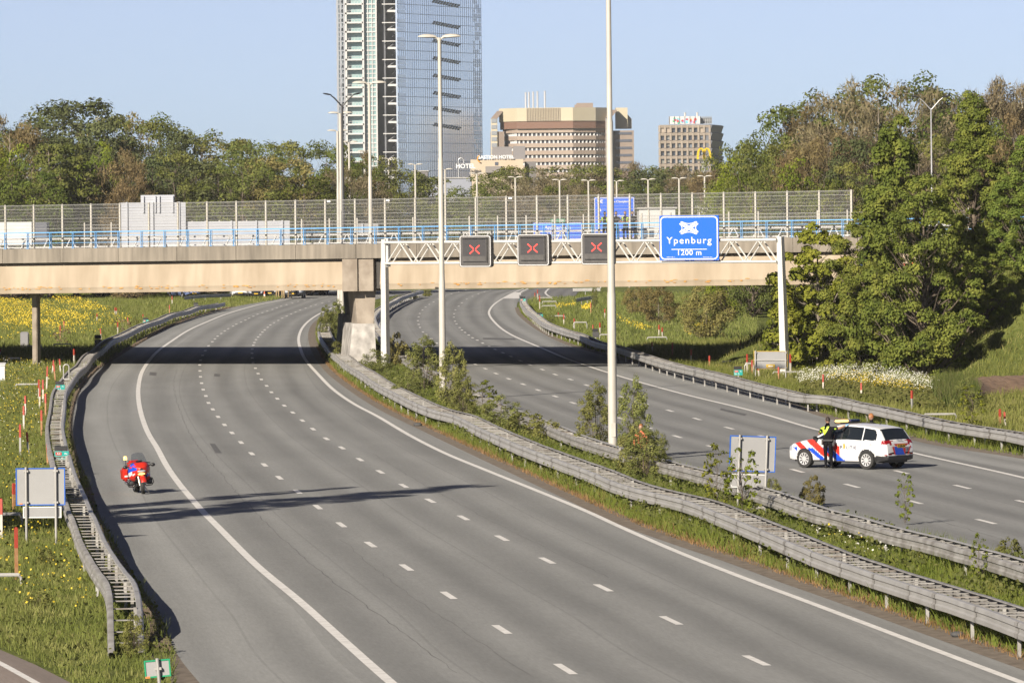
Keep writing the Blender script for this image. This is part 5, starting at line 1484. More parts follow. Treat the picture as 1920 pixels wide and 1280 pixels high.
# ---------------------------------------------- the glass tower
TY = 2200.0
tk = TY / F                                         # metres per photo pixel there
tx = P(690, 250, TY).x
tower = thing('glass_tower', 'very tall tower with white balconies, a dark hollow corner and a glass curtain wall', 'tower', (tx, TY, 0))
WHT = mat('tower_white_frame', (0.60, 0.60, 0.60), 0.5)
TGL = mat('tower_teal_glass', (0.22, 0.36, 0.37), 0.15, 0.0, (0.34, 0.48, 0.48), 0.25, spec=0.6)
TGL2 = mat('tower_grey_glass', (0.16, 0.20, 0.24), 0.12, 0.0, (0.30, 0.36, 0.41), 0.2, spec=0.6)
TDK = mat('tower_dark_interior', (0.12, 0.128, 0.145), 0.35, 0.0, (0.20, 0.21, 0.235), 0.2)
TST = mat('tower_steel_lattice', (0.38, 0.40, 0.44), 0.45, 0.2)
def tX(px): return (px - 690) * tk
TOP = 112.0
FH = 3.47
def fl(py): return P(690, py, TY).z
nf = int(TOP / FH)
z0 = fl(8) % FH
# solid core
b = MB(); b.box(((tX(652) + tX(705)) / 2, 12.0, TOP / 2), (tX(705) - tX(652), 20.0, TOP)); b.box(((tX(705) + tX(745)) / 2, 20.0, TOP / 2), (tX(745) - tX(705) + 2, 16.0, TOP)); b.build('core', TDK, tower)
# the open lattice at the left edge
b = MB()
for xx in (tX(634), tX(640), tX(647)):
    for yy in (0.4, 8): b.box((xx, yy, TOP / 2), (.45, .45, TOP))
for k in range(nf):
    z = z0 + k * FH
    b.beam((tX(633), .4, z), (tX(651), .4, z), .35, .35); b.beam((tX(633), .4, z + FH / 2), (tX(651), .4, z + FH / 2), .2, .2)
    b.beam((tX(640), .4, z), (tX(647), 8, z + FH), .3, .3); b.beam((tX(640), 8, z), (tX(640), .4, z + FH), .3, .3)
    b.beam((tX(631.5), .4, z), (tX(634), .4, z), .3, .3)
b.build('steel_lattice', TST, tower)
b = MB(); b.box(((tX(634) + tX(651)) / 2, 9.5, TOP / 2), (tX(651) - tX(634), .3, TOP)); b.build('lattice_back_glass', TGL2, tower)
# balconies: slabs, recessed windows, balustrades
b, g, r_ = MB(), MB(), MB()
for k in range(nf):
    z = z0 + k * FH
    b.box(((tX(648) + tX(683)) / 2, 0.6, z), (tX(683) - tX(648), 3.0, .62))
    xa, xb = tX(652), tX(682)
    g.box(((xa + xb) / 2, 1.9, z + FH / 2), (xb - xa, .2, FH - .3))
    r_.box(((xa + xb) / 2, -.7, z + 1.15), (xb - xa, .08, .09))
    for q in range(5): r_.box((xa + (xb - xa) * (q + .5) / 5, -.7, z + .75), (.10, .08, .9))
b.build('balcony_slab', WHT, tower); g.build('balcony_window', TGL, tower); r_.build('balustrade', WHT, tower)
b = MB()
for xx in (650.5, 682.5): b.box((tX(xx), .8, TOP / 2), (.7, 3.4, TOP))
b.build('white_pier', WHT, tower)
# the grid of small panes
b, g = MB(), MB()
xa, xb = tX(684), tX(707)
g.box(((xa + xb) / 2, 1.2, TOP / 2), (xb - xa, .3, TOP))
for q in range(4): b.box((xa + (xb - xa) * q / 3, .9, TOP / 2), (.55 if q in (0, 3) else .28, .5, TOP))
for k in range(nf * 2): b.box(((xa + xb) / 2, .95, z0 + k * FH / 2), (xb - xa, .4, .34 if k % 2 else .5))
b.build('window_grid', WHT, tower); g.build('grid_glass', TGL, tower)
# the dark hollow with cross bracing and floor edges
for k in range(nf):
    b = MB()
    z = z0 + k * FH
    xa, xb = tX(708), tX(746)
    if k % 2: b.box(((tX(718) + xb) / 2, 3.0, z), (xb - tX(718), .4, .35))
    else: b.box((tX(737), 1.0, z + .8), (tX(746) - tX(729), .5, .8))
    b.build('floor_edge', WHT, tower)
b = MB()
for k in range(0, nf, 2):
    z = z0 + k * FH
    b.beam((tX(708), 9, z), (tX(744), 9, z + FH * 2), .5, .5); b.beam((tX(744), 10, z), (tX(708), 10, z + FH * 2), .4, .4); b.beam((tX(722), 6, z), (tX(746), 4, z + FH), .4, .4)
b.build('cross_brace', mat('tower_brace_steel', (0.12, 0.125, 0.14), 0.5, 0.2), tower)
# the curtain wall running back to the right
cA = Vector((tX(746), 0.0, 0)); cB = Vector((px_w(908, TY + 62) - tx, 62.0, 0))
cd = (cB - cA); CL = cd.length; cd.normalize(); cn = Vector((cd.y, -cd.x, 0))
SCR = mat('curtain_wall_glass', (0.78, 0.795, 0.815), 0.14, 0.95, (0.87, 0.88, 0.89), 0.06, stretch=(1, 1, .2))
def cw(u, z, o=0.0): return cA + cd * u + cn * o + Vector((0, 0, z))
b = MB(); b.extr([(0, 0), (CL, 0), (CL, TOP), (0, TOP)], cA, cd, (0, 0, 1), -cn * .5); b.build('curtain_wall', SCR, tower)
b = MB(); b.extr([(CL * .03, 0), (CL * .985, 0), (CL * .985, TOP), (CL * .03, TOP)], cA - cn * 6, cd, (0, 0, 1), -cn * 8); b.build('office_block', TDK, tower)
MUL = mat('curtain_wall_line', (0.42, 0.45, 0.50), 0.4, .6)
b = MB()
for k in range(nf): b.beam(cw(0, z0 + k * FH, .1), cw(CL, z0 + k * FH, .1), .20, .20)
for k in range(41): b.beam(cw(CL * k / 40, 0, .06), cw(CL * k / 40, TOP, .06), .07, .10)
b.build('mullion_grille', MUL, tower)
PALE = mat('curtain_wall_pale_pane', (0.97, 0.98, 0.98), 0.35, 0.9, (0.86, 0.89, 0.92), 0.4)
b = MB()
rng = random.Random(8)
for k in range(nf * 2):                             # pale blinds behind the corner and the far end
    z = z0 + k * FH / 2
    if k % 4 != 3:
        b.extr([(CL * .01, 0), (CL * .10, 0), (CL * .10, FH * .38), (CL * .01, FH * .38)], cw(0, z, .08), cd, (0, 0, 1), cn * .05)
    for q in range(4):
        if rng.random() < .75: b.extr([(CL * (.90 + q * .025), 0), (CL * (.917 + q * .025), 0), (CL * (.917 + q * .025), FH * .4), (CL * (.90 + q * .025), FH * .4)], cw(0, z, .08), cd, (0, 0, 1), cn * .05)
b.build('pale_pane', PALE, tower)
CHK = mat('open_vent_dark', (0.42, 0.44, 0.49), 0.5)
for py in (-40, -8, 33, 67, 100, 133, 166, 195, 226):
    zc = fl(py + 6)
    b = MB()
    for q in range(20):
        u = CL * (.42 + .32 * q / 20)
        zz = zc + (.36 if q % 2 else -.36)
        b.extr([(0, 0), (CL * .015, 0), (CL * .015, .72), (0, .72)], cw(u, zz - 1.5 * q / 20 - .5, .22), cd, (0, 0, 1), cn * .06)
    b.build('vent_row', CHK, tower)
b = MB(); b.box((tX(800) + 3, 14, 4), (46, 30, 9)); b.build('podium', mat('tower_podium', (0.30, 0.31, 0.34), 0.6), tower)

# added block, hidden by the right wood, for the curtain wall to mirror
_pf = Vector((tx, TY, 0)) + cA + cd * (CL * .74)
_dv = Vector((_pf.x, _pf.y, 0)).normalized()
_rv = _dv - cn * (2 * _dv.dot(cn))
_nb = _pf + _rv * 280
nbk = thing('added_mirrored_block', 'added brown banded block, unseen behind the right wood, mirrored in the glass tower', 'building', (_nb.x, _nb.y, 0), math.atan2(_rv.y, _rv.x) - math.pi / 2)
b = MB(); b.box((0, 6, 26), (20, 12, 52)); b.build('wall', mat('mirrored_block_brown', (0.20, 0.15, 0.12), .8, 0.0, (0.27, 0.21, 0.17), .3), nbk)
b = MB(); b.box((5.5, 5.9, 48.5), (9.2, 12.2, 7.5)); b.build('top_storey', mat('cream_panels', (0.52, 0.46, 0.33), 0.75, 0.0, (0.58, 0.52, 0.39), 0.05), nbk)
for k in range(11):
    b = MB(); b.box((0, -.05, 5 + k * 3.6), (19, .2, 1.5)); b.build('window_band', mat('office_window', (0.10, 0.11, 0.14), 0.15, spec=.6), nbk)

# ---------------------------------------------- the brown stepped office block
OY = 2500.0
ok = OY / F
ox = P(1055, 300, OY).x
off = thing('office_block', 'broad brown office building with window bands, cream top storey and flue pipes', 'building', (ox, OY, 0))
def oX(px): return (px - 1055) * ok
def oz(px, py): return P(px, py, OY).z
OBR = mat('brown_cladding', (0.25, 0.195, 0.16), 0.8, 0.0, (0.29, 0.23, 0.19), 0.08)
OTAN = mat('tan_band', (0.36, 0.28, 0.225), 0.8, 0.0, (0.41, 0.33, 0.27), 0.08)
ORED = mat('red_brown_fascia', (0.21, 0.115, 0.08), 0.8)
OCRM = mat('cream_panels', (0.52, 0.46, 0.33), 0.75, 0.0, (0.58, 0.52, 0.39), 0.05)
OWIN = mat('office_window', (0.10, 0.11, 0.14), 0.15, spec=.6)
OWHT = mat('office_white_frame', (0.62, 0.62, 0.62), 0.6)
# plan outline: the middle part bulges forward like half an octagon
def plan(g=0.0): return [(oX(944) - g, 30), (oX(944) - g, 14 - g), (oX(970), 2 - g), (oX(1075), 0 - g), (oX(1118), 6 - g), (oX(1150), 16 - g), (oX(1150), 30)][::-1]
def prism(b, poly, z0, z1, m=0):
    area = sum(poly[i][0] * poly[(i + 1) % len(poly)][1] - poly[(i + 1) % len(poly)][0] * poly[i][1] for i in range(len(poly)))
    return b.prism(poly if area > 0 else poly[::-1], z0, z1, m)
zr, zc, zb = oz(1050, 202), oz(1050, 227), oz(1050, 241)
b = MB(); prism(b, plan(-1.2), 0, zb); b.build('window_storey', OWIN, off)
b, wf = MB(), MB()
FHo = 13.7 * ok
k = 0
z = zb
while z > 4:
    prism(b, plan(.15), z - FHo * .56, z)
    z -= FHo
b.build('spandrel', OTAN, off)
fr = plan(-.9)[::-1]
for (pa, pb) in zip(fr[:-1], fr[1:]):
    L = math.hypot(pb[0] - pa[0], pb[1] - pa[1])
    n = max(1, int(L / 1.75))
    for i in range(n):
        t = (i + .5) / n
        x_, y_ = pa[0] + (pb[0] - pa[0]) * t, pa[1] + (pb[1] - pa[1]) * t
        z = zb - FHo * .56
        while z > 4:
            wf.box((x_, y_ - .15, z - FHo * .22), (.75, .5, FHo * .44)); z -= FHo
tag(wf.build('window_frame_grille', OWHT, off), kind='stuff')
b = MB(); prism(b, plan(1.3), zb + .002, zc); b.build('fascia', ORED, off)
b = MB(); prism(b, plan(1.7), zc + .002, zr); 
pp = plan(1.7)[::-1]
b.build('top_storey', OCRM, off)
b = MB()
for (pa, pb), st in zip(list(zip(pp[:-1], pp[1:])), (9, 9, .7, 9, 9, 9)):
    if st > 5: continue
    L = math.hypot(pb[0] - pa[0], pb[1] - pa[1])
    for i in range(int(L * .62 / st)):
        t = .18 + i * st / L
        b.box((pa[0] + (pb[0] - pa[0]) * t, pa[1] + (pb[1] - pa[1]) * t - .2, (zc + zr) / 2), (.22, .4, zr - zc - .2))
b.build('panel_rib', OBR, off)
b = MB()
for px in (920, 936): pass
b.box(((oX(920) + oX(946)) / 2, 16, zb / 2), (oX(946) - oX(920), 20, zb - 2)); b.build('side_wing', OBR, off); b = MB(); b.box(((oX(1148) + oX(1190)) / 2, 24, zb / 2 - .5), (oX(1190) - oX(1148), 24, zb - 1)); b.build('side_wing', OBR, off)
b = MB()
for q in range(6):
    zz = zb - 2.2 - q * FHo
    b.box(((oX(1155) + oX(1186)) / 2, 11.9, zz), (oX(1186) - oX(1155), .3, FHo * .34))
b.build('wing_window', OWIN, off)
b = MB(); b.box(((oX(1164) + oX(1172)) / 2, 26, (zb + zr) / 2), (oX(1172) - oX(1150), 18, zr - zb)); b.add([(oX(1172), 20, zb), (oX(1187), 20, zb), (oX(1187), 20, zb + 4), (oX(1172), 20, zr - 1), (oX(1172), 34, zb), (oX(1187), 34, zb), (oX(1187), 34, zb + 4), (oX(1172), 34, zr - 1)],
    [(0, 1, 2, 3), (7, 6, 5, 4), (0, 4, 5, 1), (1, 5, 6, 2), (2, 6, 7, 3), (3, 7, 4, 0)]); b.build('wing_top', OCRM, off)
for nm, px in (('stair_tower', 921), ('stair_tower', 1136)):
    b = MB(); b.box((oX(px + 6), 9 if px < 1000 else 10, zb / 2 + 2), (oX(12 + 1055), 8, zb + 5)); st = b.build(nm, OCRM if px < 1000 else OBR, off)
    b = MB()
    for k in range(14):
        zz = zb + 3.6 - k * 2.6
        b.box((oX(px + 6), 4.9 if px < 1000 else 5.9, zz), (oX(10 + 1055), .3, 1.7))
    b.build('stair_window', mat('stair_glass', (0.30, 0.32, 0.35), 0.2), st)
    b = MB(); s_ = 1
    b.add([(oX(px), 5, zb + 4.6), (oX(px + 12), 5, zb + 4.6), (oX(px + 24), 10, zr - 1), (oX(px + 12), 10, zr - 1), (oX(px), 13, zb + 4.6), (oX(px + 12), 13, zb + 4.6), (oX(px + 24), 16, zr - 1), (oX(px + 12), 16, zr - 1)], [(0, 1, 2, 3), (7, 6, 5, 4), (0, 4, 5, 1), (1, 5, 6, 2), (2, 6, 7, 3), (3, 7, 4, 0)])
    b.build('sloping_roof', OBR, st)
b = MB(); b.box((oX(1098), 12, zr + 1), (7, 8, 2)); b.box((oX(1090), 14, zr + .7), (5, 6, 1.4)); b.build('roof_plant', OBR, off)
for px, py in ((987, 172), (993, 171.5), (1001, 171), (1009, 170.5), (1023, 169.5)):
    b = MB(); zz = oz(px, py); b.tube([(oX(px), 14, zr - .5), (oX(px), 14, zz - .6), (oX(px), 14, zz)], [.38, .38, .42], 10); b.build('flue_pipe', mat('flue_pale_steel', (0.55, 0.56, 0.58), 0.5, .2), off)

# ---------------------------------------------- the honeycomb office block
HYb = 2450.0
hk = HYb / F
hx = P(1295, 300, HYb).x
hb = thing('concrete_office', 'grey honeycomb office block of deep square windows, with painted plant boxes on its roof', 'building', (hx, HYb, 0))
def bX(px): return (px - 1295) * hk
zt = P(1285, 234, HYb).z
xa, xb = bX(1237), bX(1331)
HCON = mat('honeycomb_concrete', (0.36, 0.30, 0.245), 0.85, 0.0, (0.42, 0.355, 0.29), 0.2)
b = MB(); b.box(((xa + xb) / 2, 9, zt / 2), (xb - xa - .8, 16, zt - 1)); b.build('core', mat('honeycomb_glass', (0.05, 0.06, 0.085), 0.15, spec=.6), hb)
FHh = 14.5 * hk
grid, blind = MB(), MB()
nc = 9
rng = random.Random(2)
for k in range(16):
    zf = zt - k * FHh
    if zf < 2: break
    # spandrel that leans in and out
    v = []
    for x in (xa, xb):
        v += [(x, 1.0, zf), (x, -.35, zf - FHh * .10), (x, .0, zf - FHh * .40), (x, 1.0, zf - FHh * .40)]
    grid.add(v, [(0, 1, 5, 4), (1, 2, 6, 5), (2, 3, 7, 6), (3, 0, 4, 7), (0, 3, 2, 1), (4, 5, 6, 7)])
    for c in range(nc + 1):
        x = xa + (xb - xa) * c / nc
        w_ = .85
        grid.add([(x - w_ / 2, 1.0, zf - FHh), (x - w_ / 2, -.1, zf - FHh), (x + w_ / 2, -.1, zf - FHh), (x + w_ / 2, 1.0, zf - FHh), (x - w_ / 2, 1.0, zf - .3), (x - w_ * .4, -.4, zf - .3), (x + w_ * .4, -.4, zf - .3), (x + w_ / 2, 1.0, zf - .3)],
                 [(3, 2, 1, 0), (4, 5, 6, 7), (0, 1, 5, 4), (1, 2, 6, 5), (2, 3, 7, 6), (3, 0, 4, 7)])
    for c in range(nc):
        x = xa + (xb - xa) * (c + .5) / nc
        if (k == 0 and c in (0, 1, 7, 8)): blind.box((x, .6, zf - FHh * .7), (1.9, .1, FHh * .6), 0)
        elif c not in (2, 6) and rng.random() < .55: blind.box((x + rng.uniform(-.2, .2), .85, zf - FHh * rng.uniform(.6, .8)), (1.6, .1, FHh * rng.uniform(.18, .45)), 1)
grid.build('facade_grid', HCON, hb)
blind.build('window_blind', [HCON, mat('blue_grey_blind', (0.14, 0.19, 0.27), 0.4, 0.0, (0.26, 0.25, 0.2), .4)], hb)
# the right side: folded dark metal shingles
b = MB()
sd = Vector((bX(1357) - xb, 26, 0)); SL = sd.length; sd.normalize(); sn = Vector((sd.y, -sd.x, 0))
for k in range(16):
    zf = zt - k * FHh
    if zf < 2: break
    A = Vector((xb, 0, 0)); Bp = A + sd * SL
    v = []
    for p in (A, Bp): v += [p + Vector((0, 0, zf)), p + sn * 1.1 + Vector((0, 0, zf - FHh * .12)), p + sn * .1 + Vector((0, 0, zf - FHh)), p - sn * 3 + Vector((0, 0, zf - FHh)), p - sn * 3 + Vector((0, 0, zf))]
    b.add(v, [(0, 1, 6, 5), (1, 2, 7, 6), (2, 3, 8, 7), (3, 4, 9, 8), (4, 0, 5, 9), (0, 4, 3, 2, 1), (5, 6, 7, 8, 9)])
b.build('folded_side_wall', mat('dark_blue_grey_metal', (0.10, 0.11, 0.135), 0.6, .1), hb)
zp0, zp1 = P(1290, 233.5, HYb).z, P(1290, 219, HYb).z
pa, pb = bX(1256), bX(1314)
b = MB(); b.box(((pa + pb) / 2, 6, (zp0 + zp1) / 2 + .2), (pb - pa, 6, zp1 - zp0)); b.build('plant_box', mat('white_plant_box', (0.62, 0.62, 0.62), 0.6), hb)
cols = [(0.05, 0.35, 0.10), (0.06, 0.42, 0.28), (0.10, 0.50, 0.60), (0.25, 0.62, 0.80), (0.45, 0.35, 0.65), (0.15, 0.55, 0.75), (0.75, 0.50, 0.12), (0.50, 0.05, 0.06)]
b = MB()
for c in range(6):
    for q in range(5):
        cx = pa + 2.2 + c * 1.72 + rng.uniform(-.4, .4); cz = (zp0 + zp1) / 2 + rng.uniform(-.7, .8)
        r1, r2 = rng.uniform(.35, .7), rng.uniform(.35, .8)
        n = 9
        b.add([(cx + r1 * math.cos(6.283 * i / n) * rng.uniform(.7, 1.2), 2.97 - q * .01, cz + r2 * math.sin(6.283 * i / n) * rng.uniform(.7, 1.2)) for i in range(n)], [tuple(range(n))], (c + (q % 2) * 2) % 8 if q < 4 else 7)
b.build('graffiti', [mat(f'spray_paint_{n}', c, .7) for n, c in zip(('green', 'sea_green', 'cyan', 'sky_blue', 'violet', 'azure', 'amber', 'crimson'), cols)], hb)
b = MB()
for q in range(7): b.box((pa + (pb - pa) * q / 6, 2.9, (zp0 + zp1) / 2 + .3), (.12, .3, zp1 - zp0))
b.build('box_seam', DARK, hb)
b = MB()
xa2, xb2 = bX(1315), bX(1336)
for q in range(6): b.box((xa2 + (xb2 - xa2) * q / 5, 5, (zp0 + zp1) / 2), (.16, .16, zp1 - zp0))
for zz in (zp0 + .3, (zp0 + zp1) / 2, zp1): b.box(((xa2 + xb2) / 2, 5, zz), (xb2 - xa2, .16, .16))
b.box(((xa2 + xb2) / 2, 6.2, (zp0 + zp1) / 2), (xb2 - xa2, .3, (zp1 - zp0) * .8)); b.build('roof_frame', mat('grey_roof_frame', (0.30, 0.31, 0.32), 0.6), hb)
for px, py in ((1286, 211), (1309, 210.5)):
    b = MB(); zz = P(px, py, HYb).z; b.tube([(bX(px), 6, zp1 - .2), (bX(px), 6, zz - .5), (bX(px), 6, zz)], [.42, .42, .5], 10); b.build('chimney', mat('chimney_pale', (0.55, 0.54, 0.52), .6), hb)

# ---------------------------------------------- the yellow double-arch sign on its mast
AY = 1400.0
ak = AY / F
ap = P(1320, 300, AY)
arch = thing('arches_sign', 'tall mast carrying a yellow double-arch letter M above the trees', 'sign', (ap.x, AY, 0))
YEL_S = mat('yellow_sign_plastic', (0.82, 0.56, 0.01), 0.35)
def aZ(py): return P(1320, py, AY).z
b = MB(); b.tube([(0, .3, 0), (0, .3, aZ(300))], .55, 10); b.build('mast', mat('mast_grey', (0.30, 0.30, 0.29), .5), arch)
b = MB(); b.bbox((0, 0, aZ(300.3)), (28 * ak, .8, 4.4 * ak), .1); b.build('sign_bar', mat('olive_grey_bar', (0.13, 0.13, 0.10), .5), arch)
b = MB()
z0a, z1a = aZ(299.5), aZ(279)
hh = z1a - z0a
for s_ in (-1, 1):
    cx = s_ * 5.6 * ak
    pts = []
    for i in range(25):
        t = math.pi * i / 24
        r_ = 6.1 * ak
        pts.append(Vector((cx + s_ * .9 * ak * 0 - r_ * math.cos(t) , 0, z0a + hh * (math.sin(t) ** .62))))
    for p, q in zip(pts[:-1], pts[1:]):
        e = (q - p) * .06
        tk_ = 2.7 * ak
        b.beam(p - e, q + e, .5, tk_, 0, up=(0, 1, 0)) if False else b.beam(p - e, q + e, tk_ * 1.35, .5, 0, up=(0, 1, 0))
b.build('double_arch', YEL_S, arch)

# ---------------------------------------------- the hotel
QY = 1500.0
qk = QY / F
qx = P(930, 300, QY).x
hot = thing('hotel', 'pale stone hotel block with a sign reading BASTION HOTEL on its roof edge', 'building', (qx, QY, 0))
def qX(px): return (px - 930) * qk
def qz(py): return P(930, py, QY).z
HST = mat('pale_hotel_stone', (0.50, 0.41, 0.30), 0.8, 0.0, (0.55, 0.46, 0.35), .1)
b = MB(); b.box(((qX(882) + qX(981)) / 2, 8, qz(299) / 2), (qX(981) - qX(882), 16, qz(299))); b.build('wall', HST, hot)
b = MB(); b.box(((qX(992) + qX(997)) / 2, 9, qz(299) / 2 - .5), (qX(1002) - qX(981), 13, qz(301))); b.build('side_wing', mat('hotel_grey_wing', (0.17, 0.16, 0.16), .7), hot)
b = MB(); b.box(((qX(923) + qX(960)) / 2, 9, (qz(299) + qz(275)) / 2), (qX(960) - qX(923), 7, qz(275) - qz(299))); b.box(((qX(962) + qX(985)) / 2, 10, (qz(299) + qz(274)) / 2), (qX(985) - qX(962), 8, qz(274) - qz(299))); b.build('roof_plant', mat('hotel_grey_plant', (0.22, 0.21, 0.215), .7), hot)
b = MB(); b.box((qX(931), -.05, qz(307)), (qX(936) - qX(930), .2, qz(304) - qz(310))); b.build('window', OWIN, hot)
b = MB(); b.box(((qX(910) + qX(940)) / 2, -.8, qz(318)), (qX(940) - qX(910), 1.5, qz(312) - qz(324))); b.build('canopy_box', mat('hotel_grey_canopy', (0.24, 0.22, 0.21), .7), hot)
text_mesh('BASTION HOTEL', 6.2 * qk, SIGN_WHITE, 'lettering', hot, ((qX(898) + qX(961)) / 2, -.6, qz(297.6)), X3, Z3, .12, bold=.03)
b = MB()
cc = Vector((qX(901.5), -.6, qz(297.5)))
for i in range(14):
    t0, t1 = R_(110 + 150 * i / 14), R_(110 + 150 * (i + 1) / 14)
    r_ = 6.3 * qk
    b.beam(cc + Vector((r_ * math.cos(t0), 0, r_ * math.sin(t0))), cc + Vector((r_ * math.cos(t1), 0, r_ * math.sin(t1))), .25, .12 + .28 * math.sin(math.pi * (i + .5) / 14), 0, up=(0, 1, 0))
b.build('orange_crescent', mat('orange_sign', (0.75, 0.33, 0.02), .4), hot)
text_mesh('NBH', 6.0 * qk, DARK, 'dark_lettering', hot, (qX(892), -.4, qz(324)), X3, Z3, .1, bold=.02)
# the arched mast with the word HOTEL
mst = thing('hotel_mast_sign', 'thin arched mast with white letters HOTEL left of the pale hotel', 'sign', (px_w(868, 1440), 1440, 0))
mk = 1440 / F
def mz(py): return P(868, py, 1440).z
b = MB()
pts = [Vector((-5 * mk, 0, 0)), Vector((-5 * mk, 0, mz(302)))] + [Vector((-5 * mk + 5 * mk * (1 - math.cos(t)), 0, mz(302) + 5.5 * mk * math.sin(t))) for t in np.linspace(.2, math.pi, 9)] + [Vector((5 * mk, 0, mz(306)))]
b.tube(pts, .16, 8); b.build('arched_mast', mat('mast_pale_steel', (0.45, 0.46, 0.48), .4, .3), mst)
text_mesh('HOTEL', 8.0 * mk, SIGN_WHITE, 'lettering', mst, (8 * mk, -.2, mz(315.5)), X3, Z3, .12, bold=.03)
# low buildings among the trees
def low_block(name, label, px0, px1, py0, Y, d, m, parts=()):
    a, c = P(px0, py0, Y), P(px1, py0, Y)
    root = thing(name, label, 'building', ((a.x + c.x) / 2, Y, 0))
    W = c.x - a.x
    b = MB(); b.box((0, d / 2, a.z / 2), (W, d, a.z)); b.build('wall', m, root)
    b = MB(); b.box((0, d / 2, a.z + .12), (W + .5, d + .5, .24)); b.build('roof', GALV, root)
    n = max(2, int(W / 4))
    for i in range(n):
        b = MB(); b.box((-W / 2 + W * (i + .5) / n, -.03, a.z * .62), (W / n * .6, .12, a.z * .22)); b.build('window', OWIN, root)
low_block('low_building', 'low white building glimpsed through the fence right of the junction sign', 1198, 1266, 392, 790, 12, mat('white_render', (0.62, 0.62, 0.62), .6))
low_block('low_building', 'small white shed behind the fence below the yellow arches', 1311, 1338, 389, 790, 10, mat('white_render', (0.62, 0.62, 0.62), .6))
low_block('low_building', 'grey flat-roofed block at the foot of the glass tower', 774, 802, 322, 1300, 14, mat('grey_block', (0.17, 0.16, 0.165), .7))
low_block('low_building', 'blue-grey base building with a white canopy beside the hotel', 804, 884, 335, 1420, 14, mat('blue_grey_block', (0.28, 0.30, 0.36), .7))
# ================================================================== small roadside things
MRED = mat('marker_red', (0.46, 0.045, 0.025), 0.6, 0.0, (0.38, 0.06, 0.03), 6)
MWHT = mat('marker_white', (0.62, 0.58, 0.50), 0.6, 0.0, (0.48, 0.43, 0.36), 5)
MRUST = mat('marker_faded_orange', (0.36, 0.16, 0.06), 0.7, 0.0, (0.42, 0.25, 0.12), 5)
def marker_mesh(kind):
    lo = {'white': MWHT, 'rust': MRUST, 'grey': GALV}[kind]
    b = MB(); b.box((0, 0, .32), (.075, .075, .66)); a = b
    c = MB(); c.box((0, 0, .84), (.078, .078, .40)); c.box((0, 0, 1.05), (.05, .05, .03))
    return a, c, lo
MK = {}
def marker(px, top, base, kind='white', label=None, lean=0.0):
    p = on_ground(px, base)
    h = max(.5, P(px, top, p.y).z - p.z)
    root = thing('marker_post', label, 'marker post', p, 0, 'red-topped marker posts in the verges')
    root.scale = (1, 1, h / 1.05)
    root.rotation_euler = (0, lean, (px * 3.1) % 6.28 if not lean else 0)
    if kind not in MK:
        a, c, lo = marker_mesh(kind)
        MK[kind] = (a.build('shaft', lo, root), c.build('red_top', MRED, root))
    else:
        for o in MK[kind]:
            q = o.copy(); COL.objects.link(q); q.parent = root
KW = {'white': 'white', 'rust': 'rust-stained', 'grey': 'grey'}
def markers(rows, where):
    cnt = {}
    rows = sorted(rows, key=lambda r: -r[2])
    for r in rows:
        px, top, base, kind = r[:4]
        lean = r[4] if len(r) > 4 else 0.0
        k = (kind, bool(lean)); n = cnt.get(k, 0); cnt[k] = n + 1
        lab = f"{'leaning ' if lean else 'upright '}red-topped {KW[kind]} marker {where}, {ordinal(n)} such post from the front"
        marker(px, top, base, kind, lab, lean)
markers([(98, 675, 702, 'white', .1), (114, 673, 702, 'white', -.08), (139, 654, 684, 'white'), (87, 687, 735, 'white', .05), (81, 712, 757, 'white'), (73, 712, 752, 'white'), (74, 728, 767, 'white', .03), (86, 738, 783, 'rust'), (48, 742, 779, 'white'),
         (45, 761, 804, 'white'), (78, 769, 820, 'rust'), (38, 796, 857, 'grey'), (54, 810, 856, 'grey', -.07), (90, 832, 872, 'rust'), (104, 682, 718, 'rust', -.08), (3, 935, 1009, 'white'), (31, 989, 1086, 'rust'), (26, 906, 958, 'rust'), (1, 654, 668, 'white')], 'in the left verge')
markers([(182, 588, 603, 'white'), (216, 576, 593, 'white'), (218.5, 577, 592, 'white'), (241, 595, 616, 'white', -.08), (221, 604, 628, 'white'), (190, 616, 642, 'white', -.06), (113, 610, 637, 'rust'), (120, 602, 620, 'rust'), (323, 555, 573, 'white'), (318, 572, 590, 'rust'), (268, 589, 600, 'rust')], 'beneath the left span')
markers([(1003, 549, 560, 'rust'), (1008, 543, 562, 'white'), (1012, 554, 583, 'white'), (1047, 586, 597, 'rust'), (1057, 589, 613, 'white'), (1108, 568, 590, 'rust'), (1134, 579, 598, 'white'), (1077, 597, 616, 'white'), (1112, 609, 624, 'rust'), (1125, 605, 628, 'white'), (1236, 609, 632, 'white'), (1242, 614, 635, 'white'),
         (1223, 641, 663, 'white'), (1261, 642, 673, 'rust')], 'beneath the right span')
markers([(1296, 655, 683, 'white'), (1330, 667, 692, 'rust'), (1388, 641, 673, 'white'), (1401, 664, 702, 'white'), (1410, 675, 706, 'rust'), (1424, 683, 711, 'white', -.12), (1460, 688, 719, 'rust'), (1482, 664, 705, 'white'), (1544, 702, 738, 'white'), (1615, 718, 751, 'white'), (1710, 732, 770, 'grey'), (1875, 767, 802, 'rust'), (1885, 772, 804, 'white', -.05)], 'in the right verge')

